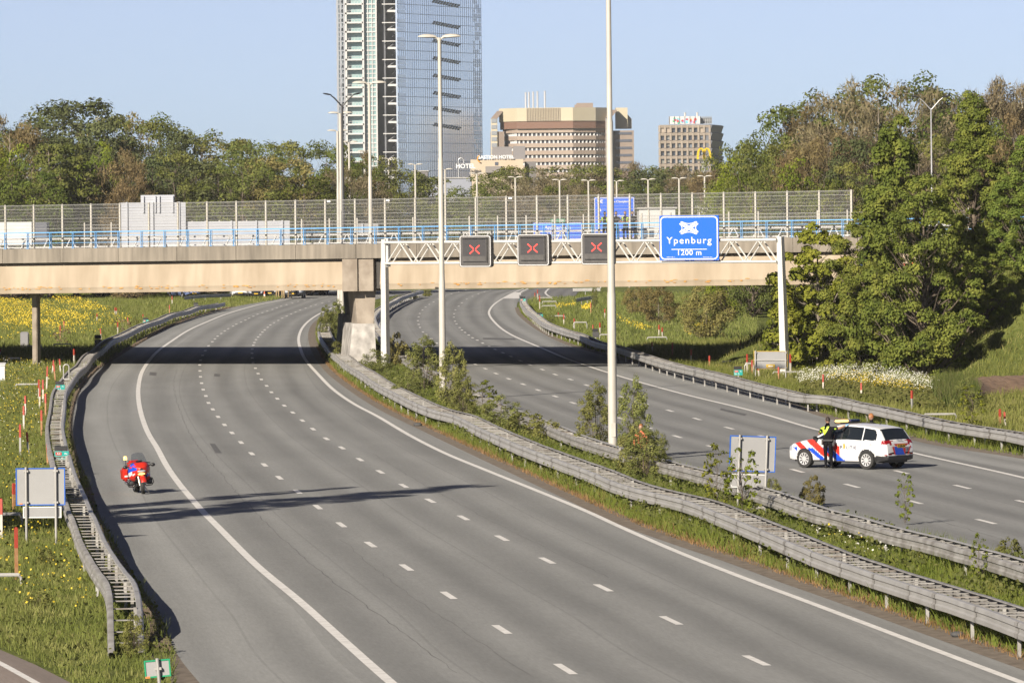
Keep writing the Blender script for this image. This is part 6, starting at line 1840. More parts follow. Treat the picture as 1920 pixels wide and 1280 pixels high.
# hectometre signs: a green plate under a black box
def hecto(px0, px1, py0, py1, ybase, l1, l2, label, dark=False):
    g = on_ground((px0 + px1) / 2, ybase)
    Y = g.y
    k = Y / F
    c = P((px0 + px1) / 2, (py0 + py1) / 2, Y)
    w_, h_ = (px1 - px0) * k, (py1 - py0) * k
    root = thing('distance_sign', label, 'road sign', (c.x, Y, g.z), 0, 'green distance signs on the guardrails')
    z = c.z - g.z
    b = MB(); b.box((0, .07, z / 2 + .1), (.06, .06, z + .2)); b.build('post', GALV, root)
    b = MB(); b.bbox((0, .02, z), (w_, .03, h_), .008); b.build('plate', DARK if dark else TEAL, root)
    b = MB(); b.bbox((-.02, .03, z + h_ / 2 + h_ * .32), (w_ * .9, .10, h_ * .55), .01); b.build('black_box', BLACK, root)
    if not dark:
        b = MB(); b.box((-w_ * .21, 0, z + h_ * .22), (w_ * .42, .012, h_ * .34)); b.build('red_patch', RED, root)
        if l1:
            text_mesh('A4', h_ * .25, SIGN_WHITE, 'lettering', root, (-w_ * .21, -.009, z + h_ * .10), X3, Z3, .004)
            text_mesh('Re', h_ * .22, SIGN_WHITE, 'lettering', root, (w_ * .30, .0, z + h_ * .12), X3, Z3, .004)
            text_mesh(l2, h_ * .36, SIGN_WHITE, 'lettering', root, (-w_ * .15, .0, z - h_ * .42), X3, Z3, .004)
hecto(102, 129, 845.5, 862, 893, 1, '51,6', 'green distance sign A4 51,6 on the left guardrail, just above the grey sign back')
hecto(104, 121.5, 721.5, 732.5, 757, 1, '51,5', 'small green distance sign below the steel hoop on the left guardrail')
hecto(268, 279, 599.5, 606, 615, 1, '51,4', 'tiny green distance sign on the far left guardrail beneath the bridge, beside a dark bush')
hecto(1376, 1392.5, 693, 703.5, 720, 1, '51,5', 'green distance sign behind the right guardrail, left of the yellow-edged board')
hecto(1007, 1018, 589, 594, 607, 1, '51,4', 'tiny green distance sign beside a round bush on the far right guardrail')
hecto(975, 986, 560, 567, 576, 1, '51,3', 'tiny green distance sign at the nose of the slip road')
hecto(1111, 1123, 622, 632, 646, 0, '', 'dark back of a distance sign on the right guardrail beneath the bridge', True)
hecto(363, 372, 570, 575, 582, 0, '', 'dark back of a distance sign at the far end of the left guardrail', True)
hecto(177, 191, 636, 650, 662, 0, '', 'black box sign in the bridge shadow on the left guardrail', True)
hecto(1094, 1101, 543, 546.5, 553, 0, '51,3', 'tiny green distance sign on the far rail under the bridge')

# stub rails: a galvanised bar on two bent legs
def stub(px0, px1, py, base, label, m=GALV, dark=False):
    g = on_ground((px0 + px1) / 2, base)
    k = g.y / F
    L = (px1 - px0) * k
    c = P((px0 + px1) / 2, py, g.y)
    h = max(.25, c.z - g.z)
    root = thing('stub_rail', label, 'low rail', (c.x, g.y, g.z), 0, 'low galvanised stub rails in the grass')
    b = MB(); b.bbox((0, 0, h), (L, .10, .085), .02); b.build('bar', m, root)
    for s_ in (-1, 1):
        b = MB(); b.tube([(s_ * (L / 2 - .06), 0, h - .02), (s_ * (L / 2 + .02), 0, h * .75), (s_ * (L / 2 + .03), 0, -.05)], .035, 8); b.build('leg', GALV, root)
stub(-22, 38, 1077, 1098, 'low galvanised rail with a bent end at the left edge, beside a rust-stained marker')
stub(-10, 40, 963, 990, 'low rail left of the grey sign back, its end behind the smaller panel')
stub(15, 37, 671, 681, 'short pale rail in the flowers just before the bridge shadow at the left edge')
stub(30, 74, 721, 729, 'thin rail lying in yellow flowers above the left marker cluster')
stub(50, 78, 648, 657, 'dark low rail at the foot of the slim pillar in the shade')
stub(100, 134, 645, 655, 'dark low rail among dry stalks in the bridge shadow')
stub(1076, 1100, 604, 617, 'white low rail like a goal beside marker posts beneath the right span')
stub(1125, 1144, 627, 636, 'pale low rail behind the dark sign back beneath the right span')
stub(1214, 1250, 632, 642, 'low rail under two marker posts at the edge of the thicket')
stub(1354, 1378, 677.5, 687, 'low rail just left of the yellow-edged board')
stub(1397, 1412, 681, 700, 'short low rail behind the marker posts left of the yellow-edged board')
stub(1450, 1504, 697, 706, 'low rail in the grass right of the yellow-edged board')
stub(1557, 1592, 729, 738, 'low rail at the near edge of the white flowers')
stub(1733, 1792, 776, 789, 'low rail behind the right guardrail, close to the pond')
stub(1405, 1478, 951, 972, 'dark weathered low rail across the foot of the grey sign back in the reservation', GALV_OLD)
for i, (px, py) in enumerate([(1022, 558), (1030, 565), (1029, 573), (1046, 592)]): stub(px - 13, px + 13, py, py + 7, f'thin white rail beside the nose of the slip road, {ordinal(i)} from the back')

# sign boards seen from behind
def sign_back(name, label, px0, px1, py0, py1, ybase, posts, frame, low=None, tilt=0.0, mid=False, mt=SIGN_GREY, rz=0.0, post_m=GALV):
    cx = (px0 + px1) / 2
    g = on_ground(cx, ybase)
    k = g.y / F
    w_, h_ = (px1 - px0) * k, (py1 - py0) * k
    c = P(cx, (py0 + py1) / 2, g.y)
    root = thing(name, label, 'road sign', (c.x, g.y, g.z), rz)
    root.rotation_euler = (0, tilt, rz)
    z = c.z - g.z
    b = MB(); b.box((0, .05, z), (w_, .012, h_)); b.build('plate', mt, root)
    b = MB(); ring(b, [(-w_ / 2, -h_ / 2), (w_ / 2, -h_ / 2), (w_ / 2, h_ / 2), (-w_ / 2, h_ / 2)][::-1], [(-w_ / 2 + .028, -h_ / 2 + .028), (w_ / 2 - .028, -h_ / 2 + .028), (w_ / 2 - .028, h_ / 2 - .028), (-w_ / 2 + .028, h_ / 2 - .028)][::-1], (0, .03, z), X3, Z3, (0, .05, 0)); b.build('rim', frame, root)
    for u in posts:
        b = MB(); b.tube([(w_ * u, -.02, -.2), (w_ * u, -.02, z + h_ / 2 + .03)], .035, 10); b.build('post', post_m, root, smooth=40)
        for zz in ((z + h_ * .42, z - h_ * .42) if h_ > .5 else (z,)):
            b = MB(); b.box((w_ * u, .0, zz), (.13, .09, .05)); b.build('clamp', GALV, root)
    if low:
        q0, q1, r0, r1 = low
        a, d = P(q0, r1, g.y), P(q1, r0, g.y)
        W2, H2_ = d.x - a.x, d.z - a.z
        b = MB(); b.box(((a.x + d.x) / 2 - c.x, .05, (a.z + d.z) / 2 - g.z), (W2, .012, H2_)); lo_ = b.build('lower_plate', mt, root)
        b = MB()
        o_ = ((a.x + d.x) / 2 - c.x, .035, (a.z + d.z) / 2 - g.z)
        ring(b, [(-W2 / 2, -H2_ / 2), (W2 / 2, -H2_ / 2), (W2 / 2, H2_ / 2), (-W2 / 2, H2_ / 2)][::-1], [(-W2 / 2 + .03, -H2_ / 2 + .03), (W2 / 2 - .03, -H2_ / 2 + .03), (W2 / 2 - .03, H2_ / 2 - .03), (-W2 / 2 + .03, H2_ / 2 - .03)][::-1], o_, X3, Z3, (0, .03, 0)); b.build('rim', WHITE, lo_)
    b = MB(); b.box((-w_ * .40, .035, z - h_ * .46), (.09, .012, .035)); b.build('sticker', mat('orange_sticker', (0.7, 0.22, 0.05), .6), root)
    return root, w_, h_, z
RIMB = mat('rim_blue', (0.01, 0.12, 0.55), 0.45)
RIMY = mat('rim_yellow', (0.62, 0.40, 0.03), 0.5)
RIMG = mat('rim_green', (0.0, 0.30, 0.13), 0.45)
sign_back('sign_back', 'grey back of a blue-rimmed sign on two poles beside the left guardrail', 29.5, 122, 877, 947, 1019, (-.29, .31), RIMB, (43, 115, 949, 971))
sign_back('sign_back', 'grey back of a blue-rimmed sign on two poles in the central reservation', 1363, 1450, 817, 884, 958, (-.29, .30), RIMB, (1368, 1436, 888, 915), tilt=.045, rz=.06)
r_, w_, h_, z_ = sign_back('sign_back', 'grey back of a yellow-rimmed board with a yellow sticker by the right gantry post', 1413, 1476, 658, 692, 713, (-.45, .45), RIMY, tilt=.01)
b = MB(); b.box((0, .02, z_), (w_ * .98, .05, .06)); b.build('cross_bar', GALV, r_)
b = MB(); b.box((w_ * .0, .03, z_ - h_ * .33), (w_ * .26, .02, h_ * .2)); b.build('yellow_sticker', RIMY, r_)
b = MB(); b.box((0, .017, z_ - h_ * .33), (w_ * .14, .012, h_ * .06)); b.build('sticker_mark', SIGN_WHITE, r_)
sign_back('sign_back', 'small green-rimmed sign back on one pole at the bottom edge near the ramp', 274, 323, 1236, 1269, 1296, (.03,), RIMG, tilt=-.08)

# cabinets and the rest
p = on_ground(46, 651); k = p.y / F
cb = thing('utility_cabinet', 'grey rounded roadside cabinet left of the slim bridge pillar', 'cabinet', p)
b = MB(); b.bbox((0, .2, .52), (16 * k, .4, 30 * k), .06); b.build('body', mat('cabinet_grey', (0.22, 0.22, 0.23), .5), cb)
b = MB(); b.box((0, -.01, .5), (13 * k, .02, 24 * k)); b.build('door', mat('cabinet_door_grey', (0.25, 0.25, 0.26), .5), cb)
p = on_ground(1, 715); k = p.y / F
cb = thing('utility_cabinet', 'white cabinet with a sloping lid cut by the left edge of the photo', 'cabinet', p)
b = MB(); b.box((0, .3, .43), (16 * k, .6, 30 * k)); b.build('body', WHITE, cb)
b = MB(); b.add([(-9 * k, -.05, 30 * k), (9 * k, -.05, 30 * k), (9 * k, .65, 33 * k), (-9 * k, .65, 33 * k), (-9 * k, -.05, 31.5 * k), (9 * k, -.05, 31.5 * k), (9 * k, .65, 35 * k), (-9 * k, .65, 35 * k)], [(3, 2, 1, 0), (4, 5, 6, 7), (0, 1, 5, 4), (1, 2, 6, 5), (2, 3, 7, 6), (3, 0, 4, 7)]); b.build('lid', WHITE, cb)
p = G(124.5, 710, .72); k = p.y / F
hp = thing('steel_hoop', 'bright steel hoop standing on the left guardrail before the bridge shadow', 'hoop', (p.x, p.y, .74))
b = MB(); r_ = 5.2 * k
b.tube([(-r_, 0, 0), (-r_, 0, 21 * k)] + [(-r_ * math.cos(t), 0, 21 * k + r_ * math.sin(t)) for t in np.linspace(.3, math.pi - .3, 8)] + [(r_, 0, 21 * k), (r_, 0, 0)], .034, 8); b.build('bent_tube', GALV, hp, smooth=60)
b = MB(); b.box((0, 0, -.02), (r_ * 2.4, .12, .05)); b.build('foot_plate', GALV, hp)
YP = mat('yellow_plastic_pipe', (0.62, 0.42, 0.03), .5)
for px, py, wpx, hpx, lab in ((737, 692, 18, 12, 'yellow bent pipe sticking out of the reservation right of the left gantry post'), (1345, 689, 12, 5, 'small yellow pipe bend lying behind the right guardrail under the bridge end'), (978, 572, 6, 5, 'tiny yellow pipe bend above the distance sign at the slip road nose')):
    p = on_ground(px, py); k = p.y / F
    yp = thing('drain_pipe', lab, 'pipe', p)
    b = MB(); b.tube([(wpx / 2 * k * math.cos(t), 0, hpx * k * math.sin(t)) for t in np.linspace(0, math.pi, 12)], .05, 8); b.build('bent_pipe', YP, yp, smooth=60)
    b = MB(); b.tube([(-wpx / 2 * k, 0, -.02), (-wpx / 2 * k, 0, .06)], .07, 8); b.build('collar', DARK, yp, smooth=60)
# traffic cones far under the bridge
for px, py, lab in ((470, 559, 'orange and white traffic cone left of the dark van beneath the bridge'), (496, 559.5, 'orange and white traffic cone right of the dark van beneath the bridge')):
    p = on_ground(px, py)
    cn_ = thing('traffic_cone', lab, 'cone', p, 0, 'traffic cones on the closed road')
    OR = mat('cone_orange', (0.75, 0.13, 0.03), .5)
    b = MB(); b.box((0, 0, .02), (.42, .42, .05)); b.build('base', OR, cn_)
    b = MB(); b.lathe([(.16, .04), (.125, .25)], (0, 0, 0), 'z', 16); b.lathe([(.09, .46), (.03, .80), (0, .80)], (0, 0, 0), 'z', 16); b.build('cone', OR, cn_, smooth=60)
    b = MB(); b.lathe([(.126, .25), (.09, .46)], (0, 0, 0), 'z', 16); b.build('white_band', SIGN_WHITE, cn_, smooth=60)
# litter on the tarmac edge
p = G(1795, 1193, .03); b = MB(); b.ball((0, 0, .05), (.16, .1, .07), 9, 6); o = tag(b.build('rubble_lump', TAR, smooth=60), 'small black lump of rubber lying by the right edge of the left carriageway', 'debris'); o.location = p
p = G(783, 798, .03); b = MB(); b.ball((0, 0, .05), (.2, .12, .09), 9, 6); o = tag(b.build('rubble_lump', TAR, smooth=60), 'dark lump lying on the soil edge below the shrubs and second lamp post', 'debris'); o.location = p
# ================================================================== vehicles
CAR_WHITE = mat('white_car_paint', (0.74, 0.74, 0.74), 0.22, spec=.6)
POL_RED = mat('police_red_film', (0.60, 0.035, 0.02), 0.3)
POL_BLUE = mat('police_blue_film', (0.01, 0.08, 0.62), 0.3)
TAIL = mat('tail_light_red', (0.30, 0.006, 0.01), 0.15)
HEADL = mat('headlight_glass', (0.40, 0.42, 0.46), 0.1, spec=.8)
AMBER = mat('lit_amber_lamp', (0.9, 0.40, 0.05), 0.3, emit=(1.0, 0.55, 0.16), estr=1.5)
PLATE_Y = mat('yellow_plate', (0.72, 0.45, 0.02), 0.5)
RIM = mat('silver_rim', (0.58, 0.58, 0.58), 0.35, 0.5)
def ip(tab, x):
    xs = [t[0] for t in tab]; ys = [t[1] for t in tab]
    return float(np.interp(x, xs, ys))
CARS = {
    'estate': dict(top=[(-2.17, .60), (-2.15, .86), (-2.11, .98), (-2.06, 1.03), (-1.80, 1.40), (-1.6, 1.455), (-1.1, 1.525), (-.5, 1.555), (0, 1.53), (.15, 1.49), (.45, 1.34), (1.0, 1.06), (1.15, 1.03), (1.5, .98), (1.9, .88), (2.1, .79), (2.2, .68), (2.26, .54)],
                   wid=[(-2.17, .72), (-2.06, .80), (-1.8, .86), (-1.3, .90), (0, .90), (1.3, .895), (1.9, .85), (2.12, .76), (2.26, .58)], ax=(1.36, -1.37), wr=.325, belt=.98, L0=-2.17, L1=2.26, win=(-1.76, .92)),
    'suv': dict(top=[(-2.3, .7), (-2.27, 1.0), (-2.15, 1.15), (-1.9, 1.62), (-1.5, 1.74), (0, 1.76), (.35, 1.70), (1.05, 1.18), (1.3, 1.14), (2.0, 1.04), (2.22, .92), (2.32, .66)],
                wid=[(-2.3, .80), (-2.0, .92), (0, .97), (1.8, .96), (2.15, .88), (2.32, .70)], ax=(1.42, -1.42), wr=.38, belt=1.12, L0=-2.3, L1=2.32, win=(-1.9, .95)),
    'van': dict(top=[(-2.5, 1.0), (-2.48, 1.9), (-2.4, 1.96), (0, 1.98), (1.2, 1.94), (1.45, 1.85), (2.1, 1.22), (2.2, 1.12), (2.5, .98), (2.58, .6)],
                wid=[(-2.5, .90), (-2.3, .95), (0, .96), (2.0, .94), (2.4, .84), (2.58, .66)], ax=(1.65, -1.55), wr=.34, belt=1.15, L0=-2.5, L1=2.58, win=(.55, 1.85)),
}
def car(name, label, cat, loc, rz, kind='estate', paint=CAR_WHITE, police=False, group=None, scale=1.0, extras=True):
    K = CARS[kind]
    root = thing(name, label, cat, loc, rz, group)
    root.scale = (scale,) * 3
    top, wid = K['top'], K['wid']
    belt = K['belt']
    def side_w(x, z):
        w_ = ip(wid, x); H_ = max(t[1] for t in top)
        if z <= belt: f = float(np.interp(z, [.2, .4, .62, .9, belt], [.93, .985, 1.0, .985, .965]))
        else: f = .965 - .25 * (z - belt) / (H_ - belt)
        return w_ * f
    xs = sorted(set([round(x, 3) for x in np.linspace(K['L0'], K['L1'], 104)] + [t[0] for t in top]))
    NS, NT = 34, 7
    st = []
    for x in xs:
        zt = ip(top, x)
        zb = .24 + .10 * max(0, (abs(x) - 1.7)) / .5
        zs = max(zb + .05, zt - (.05 if zt > belt + .1 else .07))
        row = []
        for k in range(NS + 1):
            z = zb + (zs - zb) * k / NS
            row.append((x, side_w(x, z), z))
        yw = side_w(x, zs)
        for k in range(1, NT + 1):
            a = math.pi / 2 * k / NT
            row.append((x, yw * math.cos(a), zs + (zt - zs) * math.sin(a)))
        st.append(row)
    parts = {}
    def put(key, quad, m=0):
        if key in ('side_window', 'headlight', 'tail_light', 'wheel_arch'): key = (key, quad[0][1] > 0, quad[0][0] > 0)
        parts.setdefault(key, MB()).add(quad, [(0, 1, 2, 3)], m)
    H_ = max(t[1] for t in top)
    wl = K['win']
    def classify(x, y, z, istop):
        zt = ip(top, x)
        if not istop:
            for ax in K['ax']:
                d = math.hypot(x - ax, z - K['wr'])
                if d < K['wr'] + .045 and z < K['wr'] * 2 + .12: return ('wheel_arch', 0)
            if z < .29: return ('sill', 0)
            ra, fa = wl
            if z > belt + .025 and z < zt - .075 and x < fa - (z - belt) * 1.95 + .05 and x > ra + max(0, (z - belt - .18)) * .5:
                if -.27 < x < -.19: return ('pillar', 0)
                if kind == 'estate' and -1.19 < x < -1.15: return ('body', 0)
                return ('side_window', 0)
        else:
            if zt > belt + .06 and x > .12 and abs(y) < side_w(x, zt - .06) * .93 and zt < H_ - .03: return ('windscreen', 0)
            if zt > belt + .05 and x < (-1.79 if kind != 'suv' else -1.9) and abs(y) < .66: return ('rear_window', 0)
        if x < -1.96 and .87 < z < 1.005 and abs(y) > .40 and kind == 'estate': return ('tail_light', 0)
        if x > K['L1'] - .28 and .60 < z < .82 and abs(y) > .50: return ('headlight', 0)
        if police and not istop or police and x > 1.0:
            q = x - z / .72
            if (-.45 < q < -.05 and .42 < z < belt + .02) or (-1.25 < q < -.83 and x > -.2 and z < belt + .02) or (.3 < q < .62 and .64 < z < .90): return ('body', 1)
            if (0 < q < .27 and z < .70) or (-.80 < q < -.43 and z < .72) or (.62 < q < .9 and .5 < z < .72 and x > 1.7): return ('body', 2)
        if x < -1.75 and z < .47: return ('bumper', 0)
        if x > K['L1'] - .14 and z < .44: return ('bumper', 0)
        return ('body', 0)
    for i in range(len(st) - 1):
        A, B_ = st[i], st[i + 1]
        for k in range(NS + NT):
            q = [A[k], B_[k], B_[k + 1], A[k + 1]]
            c = [sum(p[j] for p in q) / 4 for j in range(3)]
            key, m = classify(c[0], c[1], c[2], k >= NS)
            put(key, q[::-1], m)
            put(key, [(p[0], -p[1], p[2]) for p in q], m)
    # front and rear faces
    for row, sg in ((st[0], -1), (st[-1], 1)):
        n = 26
        for k in range(NS):
            for j in range(n):
                def pt(kk, jj): 
                    y = row[kk][1] * (1 - 2 * jj / n)
                    return (row[kk][0] + sg * .03 * (1 - (2 * jj / n - 1) ** 2), y, row[kk][2])
                q = [pt(k, j), pt(k, j + 1), pt(k + 1, j + 1), pt(k + 1, j)]
                y, z = sum(p[1] for p in q) / 4, sum(p[2] for p in q) / 4
                key, m = 'body', 0
                if z < .47: key = 'bumper'
                elif sg < 0:
                    if police: pass
                elif z < .62 and abs(y) < .45: key = 'grille'
                put(key, q if sg < 0 else q[::-1], m)
    mats = {'wheel_arch': BLACK, 'sill': DARK, 'pillar': BLACK, 'side_window': GLASS_D, 'windscreen': GLASS_D, 'rear_window': GLASS_D, 'tail_light': TAIL, 'headlight': HEADL, 'bumper': BLACK, 'grille': BLACK}
    for key, b in parts.items():
        if isinstance(key, tuple): key = key[0]
        o = b.build(key, [paint, POL_RED, POL_BLUE] if key == 'body' else mats[key], root)
        bm = bmesh.new(); bm.from_mesh(o.data); bmesh.ops.remove_doubles(bm, verts=bm.verts, dist=.0006); bm.to_mesh(o.data); bm.free()
        o.data.polygons.foreach_set('use_smooth', [True] * len(o.data.polygons)); o.data.set_sharp_from_angle(angle=R_(38))
    # wheels
    for ax in K['ax']:
        for s_ in (1, -1):
            r = K['wr']; y0 = s_ * (ip(wid, ax) - .075)
            b = MB(); b.lathe([(r * .66, -.10), (r * .96, -.105), (r, -.07), (r, .07), (r * .96, .105), (r * .66, .10)], (ax, y0, r), 'y', 36)
            ty = b.build('wheel', RUBBER, root, smooth=40)
            b = MB(); b.lathe([(0, .085 * s_), (.06, .092 * s_), (r * .50, .075 * s_), (r * .66, .10 * s_), (r * .69, .10 * s_)], (ax, y0, r), 'y', 36)
            b.build('rim', RIM, ty, smooth=40)
            b = MB()
            for q in range(10):
                t = 2 * math.pi * q / 10 + .2
                d = Vector((math.cos(t), 0, math.sin(t))); e = Vector((-math.sin(t), 0, math.cos(t)))
                c = Vector((ax, y0 + s_ * .098, r))
                b.add([c + d * r * .28 - e * .010, c + d * r * .60 - e * .026, c + d * r * .60 + e * .026, c + d * r * .28 + e * .010], [(0, 1, 2, 3)])
            b.build('rim_slots', BLACK, ty)
    # underbody, mirrors
    b = MB(); b.box((0, 0, .30), (K['L1'] - K['L0'] - .5, 1.3, .16)); b.build('underbody', BLACK, root)
    for s_ in (1, -1):
        b = MB(); b.bbox((wl[1] - .12, s_ * (ip(wid, .8) + .09), belt + .07), (.10, .20, .14), .03); b.build('mirror', BLACK if police else paint, root, smooth=50)
    if extras:
        b = MB(); b.box((K['L0'] - .012 - .02, 0, .80 if kind == 'estate' else .9), (.02, .46, .115)); b.build('number_plate', PLATE_Y, root)
        b = MB(); b.box((K['L1'] + .035, 0, .50), (.02, .46, .115)); b.build('number_plate', PLATE_Y, root)
    return root, side_w, ip, top
CF = Vector((-.755, .656, 0))
cl_ = Vector((-.656, -.755, 0))
ccar = Vector((11.78, 204.64, ZR))
pc, sw, _, _ = car('police_car', 'white police estate car with red and blue slashes standing askew across the right lanes', 'car', ccar, math.atan2(CF.y, CF.x), 'estate', CAR_WHITE, True)
def side_text(body, h, x, z, m, name, align='LEFT', track=1.0):
    y = sw(x - .3, z) + .012
    return text_mesh(body, h, m, name, pc, (x, y, z), (-1, 0, 0), (0, 0, 1), .006, align, track, bold=.002)
INK = mat('dark_blue_lettering', (0.02, 0.03, 0.12), .5)
side_text('P', .105, -.24, .70, INK, 'lettering'); side_text('LITIE', .105, -.50, .70, INK, 'lettering', track=1.35)
b = MB()
for i, (dx, dz, r1, r2) in enumerate(((0, .0, .045, .05), (.0, .08, .04, .07), (-.03, .05, .03, .04))):
    n = 10
    b.add([(-.40 + dx + r1 * math.cos(6.283 * q / n), sw(-.4, .75) + .012 + i * .001, .745 + dz + r2 * math.sin(6.283 * q / n)) for q in range(n)][::-1], [tuple(range(n))], 0)
b.build('flame_emblem', mat('emblem_amber', (0.65, 0.36, 0.06), .5), pc)
side_text('0900-8844', .035, -1.36, .885, mat('pale_blue_lettering', (0.25, 0.35, 0.6), .5), 'small_lettering'); side_text('politie 112', .035, -1.36, .835, mat('pale_red_lettering', (0.65, 0.2, 0.15), .5), 'small_lettering')
b = MB()                                            # rear slashes, lying on the tailgate
def rear(poly, m): b.add([(-2.205 - .0, y, z) for y, z in poly], [tuple(range(len(poly)))], m)
RX = -2.206
def rq(poly, m): b.add([(RX - .004 * m, y, z) for y, z in poly], [tuple(range(len(poly)))], m)
rq([(.42, .885), (-.42, .885), (-.30, .80), (.32, .80)], 0); rq([(.40, .79), (.22, .79), (.02, .50), (.32, .50)], 1); rq([(.22, .79), (-.02, .79), (-.20, .50), (.02, .50)], 1)
rq([(.52, .79), (.40, .79), (.32, .50), (.40, .52)], 0); rq([(-.02, .72), (-.26, .72), (-.22, .50), (-.14, .58)], 0); rq([(-.50, .79), (-.56, .79), (-.42, .50), (-.34, .50)], 0)
b.build('tailgate_slashes', [POL_RED, POL_BLUE], pc)
text_mesh('POLITIE', .05, INK, 'rear_lettering', pc, (-2.13, 0, .985), (0, -1, 0), (-.1, 0, 1), .006, track=1.3)
text_mesh('T-370-PN', .075, BLACK, 'plate_lettering', pc, (-2.216, 0, .765), (0, -1, 0), (0, 0, 1), .004)
b = MB(); b.bbox((.12, 0, 1.575), (.30, 1.15, .05), .015); b.build('lightbar_base', BLACK, pc)
b = MB(); b.bbox((.12, .34, 1.635), (.26, .52, .085), .03); b.build('amber_lamp', AMBER, pc, smooth=60)
b = MB(); b.bbox((.12, -.30, 1.635), (.26, .56, .085), .03); b.build('blue_lamp', mat('dark_blue_lamp', (0.01, 0.03, 0.12), .15), pc, smooth=60)
b = MB(); b.bbox((-.5, -.35, 1.56), (.5, .10, .04), .01); b.tube([(-1.2, -.1, 1.50), (-1.3, -.1, 1.64)], .012, 6); b.build('roof_aerial', BLACK, pc)
b = MB(); b.box((-.62, sw(-.6, .93) + .005, .93), (.17, .02, .022)); b.box((.42, sw(.4, .93) + .005, .93), (.17, .02, .022)); b.build('door_handle', CAR_WHITE, pc)
for x in (-.22, .90, -1.12):
    b = MB()
    for q in range(12):
        za, zb_ = .34 + .052 * q, .34 + .052 * (q + 1)
        if x == -1.12 and za < .72: continue
        b.box((x, sw(x, (za + zb_) / 2) + .0015, (za + zb_) / 2), (.010, .006, .054))
    b.build('door_seam', DARK, pc)
b = MB(); b.box((-2.12, .78, .50), (.12, .02, .03)); b.box((-2.17, .55, .52), (.03, .25, .03)); b.box((-2.17, -.55, .52), (.03, .25, .03)); b.build('rear_reflector', TAIL, pc)

# vehicles far beneath the bridge
FG = 'vehicles queued far beneath the bridge'
CAR_BLACK = mat('black_car_paint', (0.012, 0.012, 0.014), 0.2, spec=.6)
CAR_GREY = mat('grey_car_paint', (0.07, 0.072, 0.078), 0.25, .3)
CAR_BLUE = mat('blue_white_car_paint', (0.25, 0.33, 0.62), 0.25)
for kind, px, py, rz, paint, lab, sc in [
    ('suv', 553, 559.5, -92, CAR_GREY, 'grey off-road car facing the camera right of the firefighters', 1.08), ('estate', 508, 558, -92, CAR_BLACK, 'dark car beside the right traffic cone, behind the firefighters', 1.05), ('van', 482, 558.5, -90, CAR_BLACK, 'dark van between the two traffic cones', .95),
    ('estate', 449, 558, -85, CAR_WHITE, 'white car with a black grille facing the camera left of the cones', 1.1), ('estate', 345, 559, -60, CAR_BLUE, 'blue and white striped car at the far left under the bridge', 1.1), ('van', 254, 557, -10, CAR_WHITE, 'white van seen side-on furthest left beneath the bridge', .9),
    ('suv', 598, 552, -95, CAR_BLACK, 'dark car furthest back on the closed lanes, just left of the pier', 1.0)]:
    p = on_ground(px, py)
    car('van' if kind == 'van' else 'parked_car', lab, 'van' if kind == 'van' else 'car', (p.x, p.y, ZR), R_(rz), kind, paint, False, FG, sc)

# ---------------------------------------------- the motorcycle
MOT_RED = mat('motorcycle_red_paint', (0.60, 0.030, 0.016), 0.3, spec=.4)
p = G(262.5, 926)
mc = thing('motorcycle', 'red police motorcycle with blue and white patches parked on the left hard shoulder', 'motorcycle', (p.x - .02, p.y + .38, ZR))
mc.scale = (.94, .94, .94)
LEAN = R_(5)
mc.rotation_euler = (LEAN, 0, R_(-77))
def wheel(name, cx, r, wd, steer=0.0):
    M = Matrix.Translation((cx, 0, r)) @ Matrix.Rotation(steer, 4, 'Z')
    b = MB(); b.lathe([(r * .74, -wd * .4), (r * .9, -wd * .5), (r * .975, -wd * .32), (r, 0), (r * .975, wd * .32), (r * .9, wd * .5), (r * .74, wd * .4)], (0, 0, 0), 'y', 36)
    t = b.xf(M).build(name, RUBBER, mc, smooth=60)
    b = MB(); b.lathe([(r * .76, -wd * .42), (r * .64, -wd * .36), (r * .64, wd * .36), (r * .76, wd * .42)], (0, 0, 0), 'y', 36); b.lathe([(0, -.06), (.06, -.06), (.06, .06), (0, .06)], (0, 0, 0), 'y', 16)
    for q in range(10):
        a = 2 * math.pi * q / 10 + .1
        b.beam((.05 * math.cos(a), 0, .05 * math.sin(a)), (r * .68 * math.cos(a + .15 * (-1) ** q), 0, r * .68 * math.sin(a + .15 * (-1) ** q)), .028, .05)
    b.xf(M).build('rim', RIM, t, smooth=40)
    b = MB()
    for s_ in (-1, 1): b.lathe([(r * .30, s_ * wd * .60), (r * .50, s_ * wd * .60)], (0, 0, 0), 'y', 24)
    b.xf(M).build('brake_disc', mat('dull_steel', (.35, .35, .35), .4, .6), t)
wheel('wheel', .76, .31, .13, R_(-12)); wheel('wheel', -.74, .31, .19)
b = MB()
for s_ in (-1, 1): b.tube([(.76, s_ * .105, .30), (.62, s_ * .11, .62), (.50, s_ * .11, .90)], [.026, .032, .034], 10)
b.build('fork', mat('fork_gold_grey', (.45, .40, .33), .35, .5), mc, smooth=60)
v, f = [], []                                       # front mudguard
for i in range(15):
    t = R_(20 + 140 * i / 14)
    for k in range(7):
        s_ = -1 + 2 * k / 6
        rr = .355 - .05 * abs(s_) ** 2
        v.append((.76 + rr * math.cos(t), s_ * .095, .31 + rr * math.sin(t)))
for i in range(14):
    for k in range(6): f.append((i * 7 + k, i * 7 + k + 1, (i + 1) * 7 + k + 1, (i + 1) * 7 + k))
b = MB(); b.add(v, f); b.build('mudguard', MOT_RED, mc, smooth=60)
